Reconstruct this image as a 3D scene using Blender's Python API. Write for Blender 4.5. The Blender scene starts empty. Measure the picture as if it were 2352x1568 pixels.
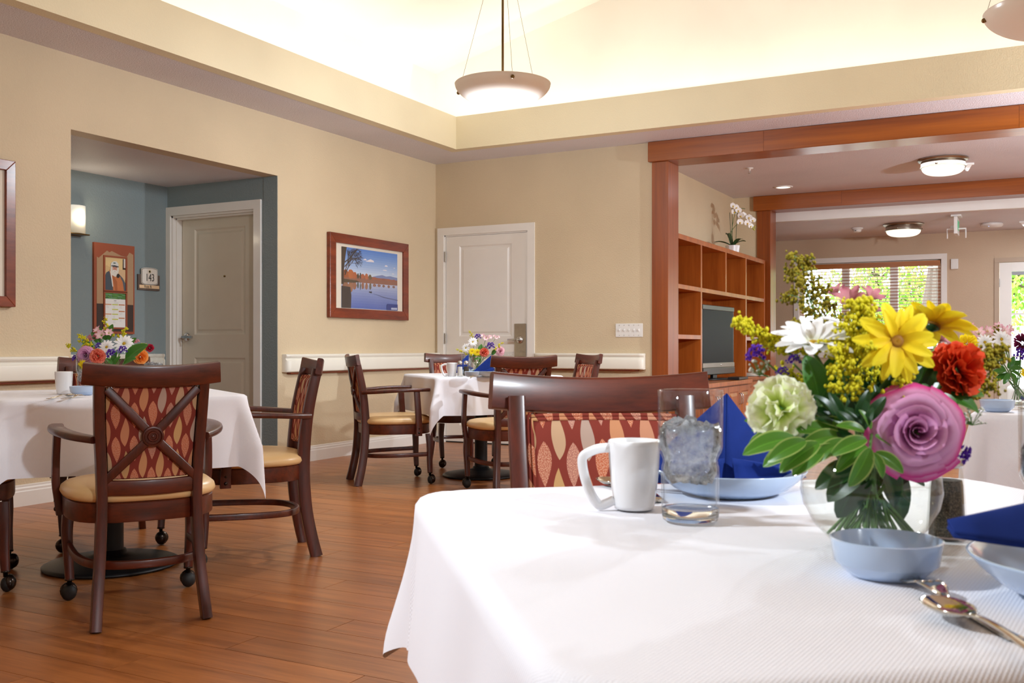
import bpy, bmesh, math, random
from mathutils import Vector, Matrix, Quaternion
random.seed(7)
PI = math.pi
S = bpy.context.scene
COL = S.collection

# ------------------------------------------------------------------ camera
EYE = 0.935
YAW = math.atan2(1214, 2292)
FW = Vector((-math.sin(YAW), math.cos(YAW), 0)); RT = Vector((math.cos(YAW), math.sin(YAW), 0))
cam_d = bpy.data.cameras.new('camera'); cam = bpy.data.objects.new('camera', cam_d); COL.objects.link(cam)
cam.location = (0, 0, EYE); cam.rotation_euler = (PI/2, 0, YAW)
cam_d.lens = 2292/2352*36; cam_d.sensor_width = 36; cam_d.shift_y = 13/2352
cam_d.clip_start = 0.05; cam_d.clip_end = 200
cam_d.dof.use_dof = True; cam_d.dof.focus_distance = 4.6; cam_d.dof.aperture_fstop = 14
S.camera = cam

# ------------------------------------------------------------------ world, colour management
W = bpy.data.worlds.new('world'); S.world = W; W.use_nodes = True
bg = W.node_tree.nodes['Background']; bg.inputs[0].default_value = (0.80, 0.90, 1.0, 1); bg.inputs[1].default_value = 13.0
S.view_settings.view_transform = 'Standard'; S.view_settings.look = 'None'
S.view_settings.gamma = 1; S.view_settings.use_curve_mapping = False
S.view_settings.exposure = -1.05
S.cycles.use_denoising = True
S.cycles.max_bounces = 10; S.cycles.diffuse_bounces = 5; S.cycles.glossy_bounces = 4
S.cycles.transmission_bounces = 10; S.cycles.transparent_max_bounces = 24
S.cycles.sample_clamp_indirect = 4.0; S.cycles.blur_glossy = 0.6
S.cycles.caustics_reflective = False; S.cycles.caustics_refractive = True

# ------------------------------------------------------------------ lamps and added fill
def lamp(kind, name, loc, energy, color=(1, 1, 1), size=0.1, rot=(0, 0, 0), size_y=None, spread=None):
    l = bpy.data.lights.new(name, kind); o = bpy.data.objects.new(name, l); COL.objects.link(o)
    l.energy = energy; l.color = color; o.location = loc; o.rotation_euler = rot
    if kind == 'AREA':
        l.size = size
        if size_y: l.shape = 'RECTANGLE'; l.size_y = size_y
        if spread: l.spread = spread
    else:
        l.shadow_soft_size = size
    return o
WARM = (1.0, 0.95, 0.84); NEUT = (0.85, 0.93, 1.0); COOL = (0.80, 0.88, 1.0)
# fluorescent strips lying in the cove trough (left, back, right, rear), shining up
COVE = 32
lamp('AREA', 'cove_strip_lamp', (-5.02, 3.0, 2.90), COVE*1.9, WARM, 10.0, (PI, 0, PI/2), 0.16)
lamp('AREA', 'cove_strip_lamp', (-1.5, 8.10, 2.90), COVE*1.5, WARM, 7.0, (PI, 0, 0), 0.16)
lamp('AREA', 'cove_strip_lamp', (2.02, 3.0, 2.90), COVE*1.9, WARM, 10.0, (PI, 0, PI/2), 0.16)
lamp('AREA', 'cove_strip_lamp', (-1.5, -2.3, 2.90), COVE*1.5, WARM, 7.0, (PI, 0, 0), 0.16)
# cool area fill added behind and to the right of the camera
lamp('AREA', 'rear_window_daylight', (-1.2, -2.5, 1.6), 22, COOL, 4.6, (PI/2, 0, 0), 1.9)
lamp('AREA', 'side_window_daylight', (2.2, 1.6, 1.6), 18, COOL, 3.6, (PI/2, 0, PI/2), 1.8)
# lamp of the left bowl in view, then two at guessed unseen bowls
PENDANT = 150
for px_, py_, k in ((-3.025, 5.585, 1.5), (-3.025, 2.97, 0.12), (0.03, 2.97, 0.12)):
    lamp('POINT', 'pendant_bulb_lamp', (px_, py_, 2.40), PENDANT*k, NEUT, 0.09)
# light of the right bowl, shaped as a downward spot for firmer shadows
o = lamp('SPOT', 'pendant_reflector_lamp', (0.03, 5.6, 2.40), 480, NEUT, 0.06); o.data.spot_size = math.radians(172); o.data.spot_blend = 0.25
# flash head on a stand left of the viewer, turned to the nearest table
o = lamp('SPOT', 'left_flash', (-2.0, 0.25, 2.2), 430, NEUT, 0.07); o.data.spot_size = math.radians(104); o.data.spot_blend = 0.5
o.rotation_euler = (Vector((-0.15, 1.22, 0.72))-Vector((-2.0, 0.25, 2.2))).to_track_quat('-Z', 'Y').to_euler()
# second flash right of the viewer, turned to the left table
o = lamp('SPOT', 'right_flash', (1.8, 0.5, 2.2), 640, NEUT, 0.08); o.data.spot_size = math.radians(46); o.data.spot_blend = 0.35
o.rotation_euler = (Vector((-3.4, 2.9, 0.75))-Vector((1.8, 0.5, 2.2))).to_track_quat('-Z', 'Y').to_euler()
# photographer's flash standing in the wide opening, then broad fill added to brighten lounge and sun room
o = lamp('SPOT', 'opening_flash', (1.9, 7.5, 1.75), 1100, (0.87, 0.94, 1.0), 0.06); o.data.spot_size = math.radians(150); o.data.spot_blend = 0.3
o.rotation_euler = (Vector((-0.9, 11.4, 2.35))-Vector((1.9, 7.5, 1.75))).to_track_quat('-Z', 'Y').to_euler()
lamp('AREA', 'lounge_downlight', (-1.2, 10.3, 2.70), 60, NEUT, 1.6, (0, 0, 0), 1.6)
lamp('AREA', 'sun_room_lamp', (0.5, 13.3, 2.42), 62, NEUT, 1.4, (0, 0, 0), 1.0)
lamp('POINT', 'sconce_bulb_lamp', (-6.36, 5.13, 1.92), 5, (1, 0.86, 0.6), 0.04)

# ------------------------------------------------------------------ helpers
def lin(c):
    c = c/255.0
    return c/12.92 if c <= 0.04045 else ((c+0.055)/1.055)**2.4
def rgb(r, g, b): return (lin(r), lin(g), lin(b), 1)

def new_mat(name):
    m = bpy.data.materials.new(name); m.use_nodes = True
    n = m.node_tree.nodes; p = n['Principled BSDF']
    return m, m.node_tree, p
def nd(nt, t, **kw):
    n = nt.nodes.new(t)
    for k, v in kw.items(): setattr(n, k, v)
    return n
def math_n(nt, op, a, b=None, c=None, clamp=False):
    n = nt.nodes.new('ShaderNodeMath'); n.operation = op; n.use_clamp = clamp
    for i, v in enumerate((a, b, c)):
        if v is None: continue
        if isinstance(v, (int, float)): n.inputs[i].default_value = v
        else: nt.links.new(v, n.inputs[i])
    return n.outputs[0]
def mix_c(nt, fac, a, b, mode='MIX'):
    n = nt.nodes.new('ShaderNodeMix'); n.data_type = 'RGBA'; n.blend_type = mode
    for sock, v in ((n.inputs[0], fac), (n.inputs[6], a), (n.inputs[7], b)):
        if isinstance(v, (int, float)): sock.default_value = v
        elif isinstance(v, tuple): sock.default_value = v
        else: nt.links.new(v, sock)
    return n.outputs[2]
def coords(nt, kind='Object', scale=(1, 1, 1), loc=(0, 0, 0)):
    tc = nt.nodes.new('ShaderNodeTexCoord'); mp = nt.nodes.new('ShaderNodeMapping')
    mp.inputs['Scale'].default_value = scale; mp.inputs['Location'].default_value = loc
    nt.links.new(tc.outputs[kind], mp.inputs[0]); return mp.outputs[0]
def noise(nt, vec, scale, detail=3, rough=0.5):
    n = nt.nodes.new('ShaderNodeTexNoise'); n.inputs['Scale'].default_value = scale
    n.inputs['Detail'].default_value = detail; n.inputs['Roughness'].default_value = rough
    if vec is not None: nt.links.new(vec, n.inputs['Vector'])
    return n.outputs['Fac']
def ramp(nt, fac, stops):
    r = nt.nodes.new('ShaderNodeValToRGB'); e = r.color_ramp.elements
    while len(e) < len(stops): e.new(0.5)
    for i, (p, c) in enumerate(stops): e[i].position = p; e[i].color = c
    nt.links.new(fac, r.inputs[0]); return r.outputs[0]
def bump(nt, p, h, strength, dist=0.002):
    b = nt.nodes.new('ShaderNodeBump'); b.inputs['Strength'].default_value = strength; b.inputs['Distance'].default_value = dist
    nt.links.new(h, b.inputs['Height']); nt.links.new(b.outputs[0], p.inputs['Normal'])

def plain(name, col, rough=0.5, metal=0.0, spec=0.5, var=0.06, vscale=6, bumpy=0, bscale=80, sss=0, coat=0):
    """a plain coloured surface with a little mottling and, if asked for, fine relief"""
    m, nt, p = new_mat(name)
    v = coords(nt)
    f = noise(nt, v, vscale, 3)
    lo = tuple(c*(1-var) for c in col[:3])+(1,); hi = tuple(min(1, c*(1+var)) for c in col[:3])+(1,)
    nt.links.new(ramp(nt, f, [(0.3, lo), (0.7, hi)]), p.inputs['Base Color'])
    p.inputs['Roughness'].default_value = rough; p.inputs['Metallic'].default_value = metal
    p.inputs['Specular IOR Level'].default_value = spec
    if sss: p.inputs['Subsurface Weight'].default_value = sss; p.inputs['Subsurface Radius'].default_value = (0.01, 0.01, 0.01)
    if coat: p.inputs['Coat Weight'].default_value = coat; p.inputs['Coat Roughness'].default_value = 0.12
    if bumpy: bump(nt, p, noise(nt, v, bscale, 4, 0.6), bumpy)
    return m

def wall_mat(name, col, bstr=0.35, bscale=95):
    m, nt, p = new_mat(name)
    v = coords(nt)
    f = noise(nt, v, 1.3, 2)
    lo = tuple(c*0.96 for c in col[:3])+(1,); hi = tuple(c*1.04 for c in col[:3])+(1,)
    nt.links.new(ramp(nt, f, [(0.35, lo), (0.65, hi)]), p.inputs['Base Color'])
    p.inputs['Roughness'].default_value = 0.55; p.inputs['Specular IOR Level'].default_value = 0.35
    h = noise(nt, v, bscale, 2, 0.5)
    bump(nt, p, ramp(nt, h, [(0.38, (0, 0, 0, 1)), (0.62, (1, 1, 1, 1))]), bstr, 0.0025)
    return m

def wood(name, dark, light, rough=0.3, grain=(1, 1, 1), gscale=14, coat=0.3, rnd=0.0, wear=None, spec=0.5):
    """grain drawn out along the axis whose scale in `grain` is small"""
    m, nt, p = new_mat(name)
    v = coords(nt, 'Object', grain)
    oi = nt.nodes.new('ShaderNodeObjectInfo')
    off = nt.nodes.new('ShaderNodeVectorMath'); off.operation = 'ADD'
    cmb = nt.nodes.new('ShaderNodeCombineXYZ')
    r10 = math_n(nt, 'MULTIPLY', oi.outputs['Random'], 37.0)
    nt.links.new(r10, cmb.inputs[0]); nt.links.new(r10, cmb.inputs[1]); nt.links.new(r10, cmb.inputs[2])
    nt.links.new(v, off.inputs[0]); nt.links.new(cmb.outputs[0], off.inputs[1])
    f1 = noise(nt, off.outputs[0], gscale, 5, 0.62); f2 = noise(nt, off.outputs[0], gscale*5, 3, 0.6)
    f = math_n(nt, 'ADD', math_n(nt, 'MULTIPLY', f1, 0.75), math_n(nt, 'MULTIPLY', f2, 0.25))
    mid = tuple((a+b)/2 for a, b in zip(dark, light))
    c = ramp(nt, f, [(0.30, dark), (0.5, mid), (0.70, light)])
    if rnd:
        hv = nt.nodes.new('ShaderNodeHueSaturation')
        nt.links.new(math_n(nt, 'ADD', math_n(nt, 'MULTIPLY', oi.outputs['Random'], rnd), 1-rnd/2), hv.inputs['Value'])
        nt.links.new(c, hv.inputs['Color']); c = hv.outputs[0]
    if wear:
        wv = coords(nt, 'Object', (1, 1, 6))
        wf = noise(nt, wv, 55, 4, 0.7)
        c = mix_c(nt, ramp(nt, wf, [(0.70, (0, 0, 0, 1)), (0.76, (1, 1, 1, 1))]), c, wear)
    nt.links.new(c, p.inputs['Base Color'])
    p.inputs['Roughness'].default_value = rough; p.inputs['Coat Weight'].default_value = coat; p.inputs['Coat Roughness'].default_value = 0.18
    p.inputs['Specular IOR Level'].default_value = spec
    bump(nt, p, f2, 0.05, 0.001)
    return m

def emis(name, col, strength, rough=0.4):
    m, nt, p = new_mat(name)
    p.inputs['Base Color'].default_value = col; p.inputs['Emission Color'].default_value = col
    p.inputs['Emission Strength'].default_value = strength; p.inputs['Roughness'].default_value = rough
    return m

def thin_glass(name, tint=(1, 1, 1, 1), refl=1.0, ior=1.45):
    """a single pane or thin wall: light passes straight through, edges mirror"""
    m = bpy.data.materials.new(name); m.use_nodes = True; nt = m.node_tree; nt.nodes.clear()
    out = nd(nt, 'ShaderNodeOutputMaterial'); t = nd(nt, 'ShaderNodeBsdfTransparent'); g = nd(nt, 'ShaderNodeBsdfGlossy')
    t.inputs[0].default_value = tint; g.inputs['Roughness'].default_value = 0.02
    lw = nd(nt, 'ShaderNodeLayerWeight'); lw.inputs[0].default_value = 0.5; mx = nd(nt, 'ShaderNodeMixShader'); f0 = ((ior-1)/(ior+1))**2
    nt.links.new(math_n(nt, 'MULTIPLY', math_n(nt, 'MULTIPLY_ADD', math_n(nt, 'POWER', lw.outputs['Facing'], 5.0), 1-f0, f0), refl, clamp=True), mx.inputs[0])
    nt.links.new(t.outputs[0], mx.inputs[1]); nt.links.new(g.outputs[0], mx.inputs[2]); nt.links.new(mx.outputs[0], out.inputs[0])
    return m

def tag(o, label=None, cat=None, group=None, kind=None):
    if label: o['label'] = label
    if cat: o['category'] = cat
    if group: o['group'] = group
    if kind: o['kind'] = kind
    return o
def empty(name, loc=(0, 0, 0), rotz=0, label=None, cat=None, group=None, kind=None):
    o = bpy.data.objects.new(name, None); COL.objects.link(o); o.location = loc; o.rotation_euler = (0, 0, rotz)
    o.empty_display_size = 0.05
    return tag(o, label, cat, group, kind)
def kids(o): return [c for c in bpy.data.objects if c.parent == o]
CH = {}
def link(o, parent):
    COL.objects.link(o)
    if parent is not None:
        o.parent = parent; CH.setdefault(parent.name, []).append(o)
    return o
def copy_tree(o, parent=None):
    c = o.copy(); link(c, parent)
    for ch in CH.get(o.name, []): copy_tree(ch, c)
    return c
def dup(o, loc, rotz, label, group=None, scale=None):
    c = copy_tree(o); c.location = loc; c.rotation_euler = (0, 0, rotz); c['label'] = label
    if group: c['group'] = group
    if scale: c.scale = (scale,)*3
    return c

class MB:
    """collects shapes and links them as one mesh object"""
    def __init__(s): s.v = []; s.f = []; s.uv = []; s.mi = []; s.m = 0
    def add(s, vs, fs, uvs=None):
        b = len(s.v); s.v += [tuple(x) for x in vs]; s.f += [tuple(i+b for i in f) for f in fs]; s.mi += [s.m]*len(fs)
        s.uv += (list(uvs) if uvs else [(0, 0)]*len(vs)); return s
    def box(s, x0, y0, z0, x1, y1, z1, M=None):
        vs = [Vector((x, y, z)) for z in (z0, z1) for y in (y0, y1) for x in (x0, x1)]
        if M is not None: vs = [M @ v for v in vs]
        return s.add(vs, [(0, 2, 3, 1), (4, 5, 7, 6), (0, 1, 5, 4), (2, 6, 7, 3), (0, 4, 6, 2), (1, 3, 7, 5)])
    def prism(s, pts, z0, z1, M=None):
        n = len(pts); vs = [Vector((p[0], p[1], z)) for z in (z0, z1) for p in pts]
        if M is not None: vs = [M @ v for v in vs]
        fs = [tuple(range(n))[::-1], tuple(range(n, 2*n))] + [(i, (i+1) % n, (i+1) % n+n, i+n) for i in range(n)]
        return s.add(vs, fs)
    def lathe(s, prof, seg=24, M=None, cap=True, sx=1, sy=1):
        vs = []; fs = []; uvs = []
        for k, (r, z) in enumerate(prof):
            for i in range(seg):
                a = 2*PI*i/seg; vs.append(Vector((r*math.cos(a)*sx, r*math.sin(a)*sy, z))); uvs.append((i/seg, k/max(1, len(prof)-1)))
        for k in range(len(prof)-1):
            for i in range(seg):
                j = (i+1) % seg; fs.append((k*seg+i, k*seg+j, (k+1)*seg+j, (k+1)*seg+i))
        if cap:
            if prof[0][0] > 1e-6: fs.append(tuple(range(seg))[::-1])
            if prof[-1][0] > 1e-6: fs.append(tuple((len(prof)-1)*seg+i for i in range(seg)))
        if M is not None: vs = [M @ v for v in vs]
        return s.add(vs, fs, uvs)
    def sweep(s, path, prof, up=(0, 0, 1), closed=False, cap=True):
        """prof: list of (side, up) pairs, or a function t -> such a list"""
        path = [Vector(p) for p in path]; n = len(path); vs = []; fs = []; uvs = []; up = Vector(up)
        for i, p in enumerate(path):
            if closed: t = path[(i+1) % n]-path[i-1]
            else: t = path[min(i+1, n-1)]-path[max(i-1, 0)]
            t.normalize(); sd = t.cross(up)
            if sd.length < 1e-5: sd = t.cross(Vector((1, 0, 0)))
            sd.normalize(); u = sd.cross(t)
            pr = prof(i/(n-1)) if callable(prof) else prof
            for a, b in pr: vs.append(p+sd*a+u*b); uvs.append((i/(n-1), 0))
        m = len(pr)
        for i in range(n if closed else n-1):
            for k in range(m):
                a = i*m+k; b = i*m+(k+1) % m; c = ((i+1) % n)*m+(k+1) % m; d = ((i+1) % n)*m+k; fs.append((a, b, c, d))
        if cap and not closed:
            fs.append(tuple(range(m))[::-1]); fs.append(tuple((n-1)*m+k for k in range(m)))
        return s.add(vs, fs, uvs)
    def tube(s, path, r, seg=8, up=(0, 0, 1), closed=False):
        rf = r if callable(r) else (lambda t: r)
        return s.sweep(path, lambda t: [(rf(t)*math.cos(2*PI*k/seg), rf(t)*math.sin(2*PI*k/seg)) for k in range(seg)], up, closed)
    def ball(s, c, r, seg=10, rings=6, sc=(1, 1, 1), M=None):
        c = Vector(c); prof = [(r*math.sin(PI*k/rings), -r*math.cos(PI*k/rings)) for k in range(rings+1)]
        prof[0] = (r*0.02, -r); prof[-1] = (r*0.02, r)
        T = Matrix.Translation(c) @ Matrix.Diagonal((sc[0], sc[1], sc[2], 1))
        if M is not None: T = M @ T
        return s.lathe(prof, seg, T, cap=True)
    def grid(s, fn, nu, nv, uvf=None):
        vs = []; uvs = []
        for j in range(nv+1):
            for i in range(nu+1):
                vs.append(fn(i/nu, j/nv)); uvs.append(uvf(i/nu, j/nv) if uvf else (i/nu, j/nv))
        fs = [(j*(nu+1)+i, j*(nu+1)+i+1, (j+1)*(nu+1)+i+1, (j+1)*(nu+1)+i) for j in range(nv) for i in range(nu)]
        return s.add(vs, fs, uvs)
    def mesh(s, name, mats, smooth=False):
        me = bpy.data.meshes.new(name); me.from_pydata(s.v, [], s.f)
        uvl = me.uv_layers.new(name='uv')
        li = [0]*len(me.loops); me.loops.foreach_get('vertex_index', li)
        fl = []
        for i in li: fl += s.uv[i]
        uvl.data.foreach_set('uv', fl)
        for m in (mats if isinstance(mats, (list, tuple)) else [mats]): me.materials.append(m)
        me.polygons.foreach_set('material_index', s.mi)
        if smooth: me.polygons.foreach_set('use_smooth', [True]*len(me.polygons))
        me.update(); return me
    def build(s, name, mats, parent=None, smooth=False, bevel=0, loc=None, rot=None, auto=None, solid=0, label=None, subs=0, segs=2):
        me = s.mesh(name, mats, smooth or auto is not None)
        if auto is not None: me.set_sharp_from_angle(angle=math.radians(auto))
        o = bpy.data.objects.new(name, me); link(o, parent)
        if loc is not None: o.location = loc
        if rot is not None: o.rotation_euler = rot
        if solid:
            q = o.modifiers.new('solid', 'SOLIDIFY'); q.thickness = solid; q.offset = 0
        if subs:
            q = o.modifiers.new('sub', 'SUBSURF'); q.levels = subs; q.render_levels = subs
        if bevel:
            q = o.modifiers.new('bevel', 'BEVEL'); q.width = bevel; q.segments = segs; q.limit_method = 'ANGLE'; q.angle_limit = 0.6; q.harden_normals = False
        if label: o['label'] = label
        return o
def inst(name, me, parent, loc=(0, 0, 0), rot=None, scale=None, label=None):
    o = bpy.data.objects.new(name, me); link(o, parent); o.location = loc
    if rot is not None:
        if isinstance(rot, Quaternion): o.rotation_mode = 'QUATERNION'; o.rotation_quaternion = rot
        else: o.rotation_euler = rot
    if scale is not None: o.scale = (scale,)*3 if isinstance(scale, (int, float)) else scale
    if label: o['label'] = label
    return o
def B(x0, y0, z0, x1, y1, z1): return MB().box(x0, y0, z0, x1, y1, z1)
def struct(name, mb, mat, parent=None, bevel=0, **kw):
    o = mb.build(name, mat, parent, bevel=bevel, **kw)
    if parent is None: o['kind'] = 'structure'
    return o
def P(lat, d, z=0): v = FW*d+RT*lat; return Vector((v.x, v.y, z))          # a point given by its distances from the viewer
def at(px, py, d):                                                          # the same from a pixel of the 2352 px frame and a distance
    v = FW*d+RT*((px-1176)/2292*d); return Vector((v.x, v.y, EYE+(797-py)/2292*d))
def sub(a, b, n): return [a+(b-a)*i/n for i in range(n+1)]
def smooth_path(pts, n=8):
    """Catmull-Rom through the points"""
    pts = [Vector(p) for p in pts]; out = []
    for i in range(len(pts)-1):
        p0 = pts[max(i-1, 0)]; p1 = pts[i]; p2 = pts[i+1]; p3 = pts[min(i+2, len(pts)-1)]
        for k in range(n):
            t = k/n
            out.append(0.5*((2*p1)+(p2-p0)*t+(2*p0-5*p1+4*p2-p3)*t*t+(3*p1-p0-3*p2+p3)*t**3))
    out.append(pts[-1]); return out
def rect(w, h): return [(-w/2, -h/2), (w/2, -h/2), (w/2, h/2), (-w/2, h/2)]
def rrect(w, h, r=0.3):
    out = []; q = min(w, h)*r
    for sx, sy, a0 in ((1, 1, 0), (-1, 1, 90), (-1, -1, 180), (1, -1, 270)):
        for k in range(3):
            a = math.radians(a0+45*k); out.append((sx*(w/2-q)+q*math.cos(a), sy*(h/2-q)+q*math.sin(a)))
    return out
# ------------------------------------------------------------------ materials
M_tan = wall_mat('tan_wall_paint', rgb(208, 189, 158))
M_tan2 = wall_mat('pale_tan_wall_paint', rgb(214, 196, 164))
M_farwall = wall_mat('rose_tan_wall_paint', rgb(196, 172, 146))
M_blue = wall_mat('blue_grey_wall_paint', rgb(128, 140, 142))
M_ceil = wall_mat('white_ceiling_paint', rgb(220, 217, 224), 0.5, 120)
M_cream = wall_mat('cream_soffit_paint', rgb(226, 214, 182), 0.15, 110)
M_vault = wall_mat('cream_white_vault_paint', rgb(250, 246, 236), 0.05, 60)
M_white = plain('white_gloss_trim', rgb(232, 228, 222), 0.35, var=0.015, coat=0.15)
M_rail = plain('cream_white_handrail', rgb(232, 228, 216), 0.38, var=0.015)
M_door = plain('white_door_paint', rgb(226, 223, 216), 0.42, var=0.02)
M_door2 = plain('putty_door_paint', rgb(214, 205, 188), 0.42, var=0.02)
M_gap = plain('dark_gap', rgb(38, 34, 30), 0.8)
M_chrome = plain('brushed_chrome', rgb(205, 205, 205), 0.22, 1.0, var=0.05)
M_steel = plain('satin_nickel', rgb(176, 168, 155), 0.30, 1.0, var=0.06, vscale=30)
M_brass = plain('antique_brass', rgb(120, 96, 60), 0.3, 1.0)
M_cherry = wood('cherry_trim_wood', rgb(112, 50, 5), rgb(166, 88, 20), 0.34, (0.12, 3.5, 3.5), 3.2, 0.25)
M_cherry_z = wood('cherry_post_wood', rgb(112, 48, 7), rgb(166, 84, 24), 0.34, (3.5, 3.5, 0.12), 3.2, 0.25)
M_shelf = wood('cherry_cabinet_wood', rgb(136, 64, 14), rgb(186, 104, 40), 0.36, (3, 3, 0.2), 3.0, 0.25)
M_frame = wood('mahogany_frame_wood', rgb(86, 24, 8), rgb(142, 58, 24), 0.3, (2, 0.3, 2), 8, 0.3)
M_chair = wood('dark_mahogany_wood', rgb(42, 11, 4), rgb(92, 31, 12), 0.36, (4, 4, 0.5), 9, 0.28, wear=rgb(120, 62, 40))
M_chair_y = wood('dark_mahogany_rail_wood', rgb(48, 14, 5), rgb(102, 38, 15), 0.38, (4, 0.5, 4), 9, 0.25, wear=rgb(130, 72, 48))
M_plank = wood('cherry_plank_floor', rgb(128, 72, 34), rgb(190, 118, 62), 0.33, (0.35, 5.0, 5.0), 4.2, 0.12, rnd=0.22)
M_iron = plain('black_cast_iron', rgb(26, 26, 28), 0.42, 0.4, bumpy=0.2, bscale=240)
M_caster = plain('bronze_caster', rgb(58, 48, 42), 0.25, 0.85)
M_rubber = plain('black_rubber', rgb(22, 20, 20), 0.6)
M_vinyl = plain('tan_vinyl', rgb(222, 184, 130), 0.36, var=0.03, bumpy=0.04, bscale=160)
M_black = plain('black_plastic', rgb(18, 18, 20), 0.35)
M_grey = plain('dark_grey_plastic', rgb(70, 68, 64), 0.28, 0.3)
M_screen = plain('dark_screen', rgb(26, 27, 27), 0.45, spec=0.12)
M_whiteplastic = plain('white_plastic', rgb(228, 226, 222), 0.4, var=0.01)
M_china = plain('white_china', rgb(236, 236, 238), 0.12, var=0.005, coat=0.6)
M_bluechina = plain('pale_blue_china', rgb(182, 202, 228), 0.14, var=0.01, coat=0.6)
M_napkin = plain('navy_napkin_cloth', rgb(32, 52, 122), 0.85, spec=0.1, var=0.08, vscale=30, bumpy=0.25, bscale=700)
M_cutlery = plain('polished_cutlery_steel', rgb(208, 200, 186), 0.10, 1.0, var=0.02)
M_salt = plain('white_salt', rgb(238, 238, 238), 0.8, bumpy=0.4, bscale=500)
M_lampglass = bpy.data.materials.new('frosted_bowl_glass')
def _lampglass():
    m = M_lampglass; m.use_nodes = True; nt = m.node_tree; nt.nodes.clear()
    out = nd(nt, 'ShaderNodeOutputMaterial'); d = nd(nt, 'ShaderNodeBsdfDiffuse'); t = nd(nt, 'ShaderNodeBsdfTranslucent')
    tr = nd(nt, 'ShaderNodeBsdfTransparent'); g = nd(nt, 'ShaderNodeBsdfGlossy'); g.inputs['Roughness'].default_value = 0.25
    d.inputs[0].default_value = rgb(244, 236, 228); t.inputs[0].default_value = rgb(250, 246, 242)
    a = nd(nt, 'ShaderNodeMixShader'); a.inputs[0].default_value = 0.5; nt.links.new(d.outputs[0], a.inputs[1]); nt.links.new(t.outputs[0], a.inputs[2])
    b = nd(nt, 'ShaderNodeMixShader'); b.inputs[0].default_value = 0.06; nt.links.new(a.outputs[0], b.inputs[1]); nt.links.new(g.outputs[0], b.inputs[2])
    nt.links.new(b.outputs[0], out.inputs[0])
_lampglass()

def fabric_mat():
    """printed upholstery: columns of leaves, speckled ones and plain ones by turns (flat print), in metres of the pad's own plane"""
    m, nt, p = new_mat('leaf_print_fabric')
    uv = nd(nt, 'ShaderNodeTexCoord'); sp = nd(nt, 'ShaderNodeSeparateXYZ'); nt.links.new(uv.outputs['UV'], sp.inputs[0])
    U, V = sp.outputs[0], sp.outputs[1]
    def lattice(u0, v0, pw, ph, ww, ll, flip, sway):
        col = math_n(nt, 'FLOOR', math_n(nt, 'DIVIDE', math_n(nt, 'SUBTRACT', U, u0), pw))
        x = math_n(nt, 'SUBTRACT', math_n(nt, 'SUBTRACT', U, u0), math_n(nt, 'MULTIPLY', math_n(nt, 'ADD', col, 0.5), pw))
        stag = math_n(nt, 'MULTIPLY', math_n(nt, 'SINE', math_n(nt, 'MULTIPLY', col, 2.1)), 0.004)
        vv = math_n(nt, 'ADD', math_n(nt, 'SUBTRACT', V, v0), stag)
        row = math_n(nt, 'FLOOR', math_n(nt, 'DIVIDE', vv, ph))
        y = math_n(nt, 'SUBTRACT', vv, math_n(nt, 'MULTIPLY', math_n(nt, 'ADD', row, 0.5), ph))
        t = math_n(nt, 'DIVIDE', y, ll/2)
        if flip: t = math_n(nt, 'MULTIPLY', t, -1)
        xs = math_n(nt, 'SUBTRACT', x, math_n(nt, 'MULTIPLY', math_n(nt, 'SINE', math_n(nt, 'MULTIPLY', t, 2.6)), sway))
        w = math_n(nt, 'MULTIPLY', math_n(nt, 'MULTIPLY', math_n(nt, 'POWER', math_n(nt, 'SUBTRACT', 1, math_n(nt, 'MULTIPLY', t, t), clamp=True), 0.95), math_n(nt, 'ADD', 1, math_n(nt, 'MULTIPLY', t, 0.30))), ww/2)
        e = math_n(nt, 'SUBTRACT', w, math_n(nt, 'ABSOLUTE', xs))
        mask = math_n(nt, 'MULTIPLY', e, 1800, clamp=True)
        rnd = math_n(nt, 'FRACT', math_n(nt, 'MULTIPLY', math_n(nt, 'SINE', math_n(nt, 'ADD', math_n(nt, 'MULTIPLY', col, 12.9), math_n(nt, 'MULTIPLY', row, 78.2))), 437.5))
        return mask, rnd
    ma, ra = lattice(0.0, 0.045, 0.0585, 0.112, 0.0285, 0.088, False, 0.0008)
    mb, rb = lattice(0.02925, 0.1010, 0.0585, 0.112, 0.0270, 0.098, True, 0.0025)
    base = rgb(124, 52, 42)
    sp_n = noise(nt, uv.outputs['UV'], 480, 2, 0.7)
    ca = ramp(nt, ra, [(0.0, rgb(168, 76, 44)), (0.4, rgb(178, 88, 56)), (0.62, rgb(160, 108, 102)), (0.85, rgb(160, 80, 56))])
    spk = ramp(nt, sp_n, [(0.46, (0, 0, 0, 1)), (0.56, (1, 1, 1, 1))])
    ca = mix_c(nt, math_n(nt, 'MULTIPLY', spk, 0.85), ca, rgb(206, 158, 130))
    cb = ramp(nt, rb, [(0.0, rgb(186, 146, 98)), (0.35, rgb(190, 128, 94)), (0.65, rgb(164, 144, 138)), (0.9, rgb(194, 154, 110))])
    c = mix_c(nt, ma, base, ca); c = mix_c(nt, mb, c, cb)
    nt.links.new(c, p.inputs['Base Color']); p.inputs['Roughness'].default_value = 0.85; p.inputs['Specular IOR Level'].default_value = 0.15
    bump(nt, p, noise(nt, uv.outputs['UV'], 900, 2), 0.15, 0.0006)
    return m
M_fabric = fabric_mat()

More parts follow.
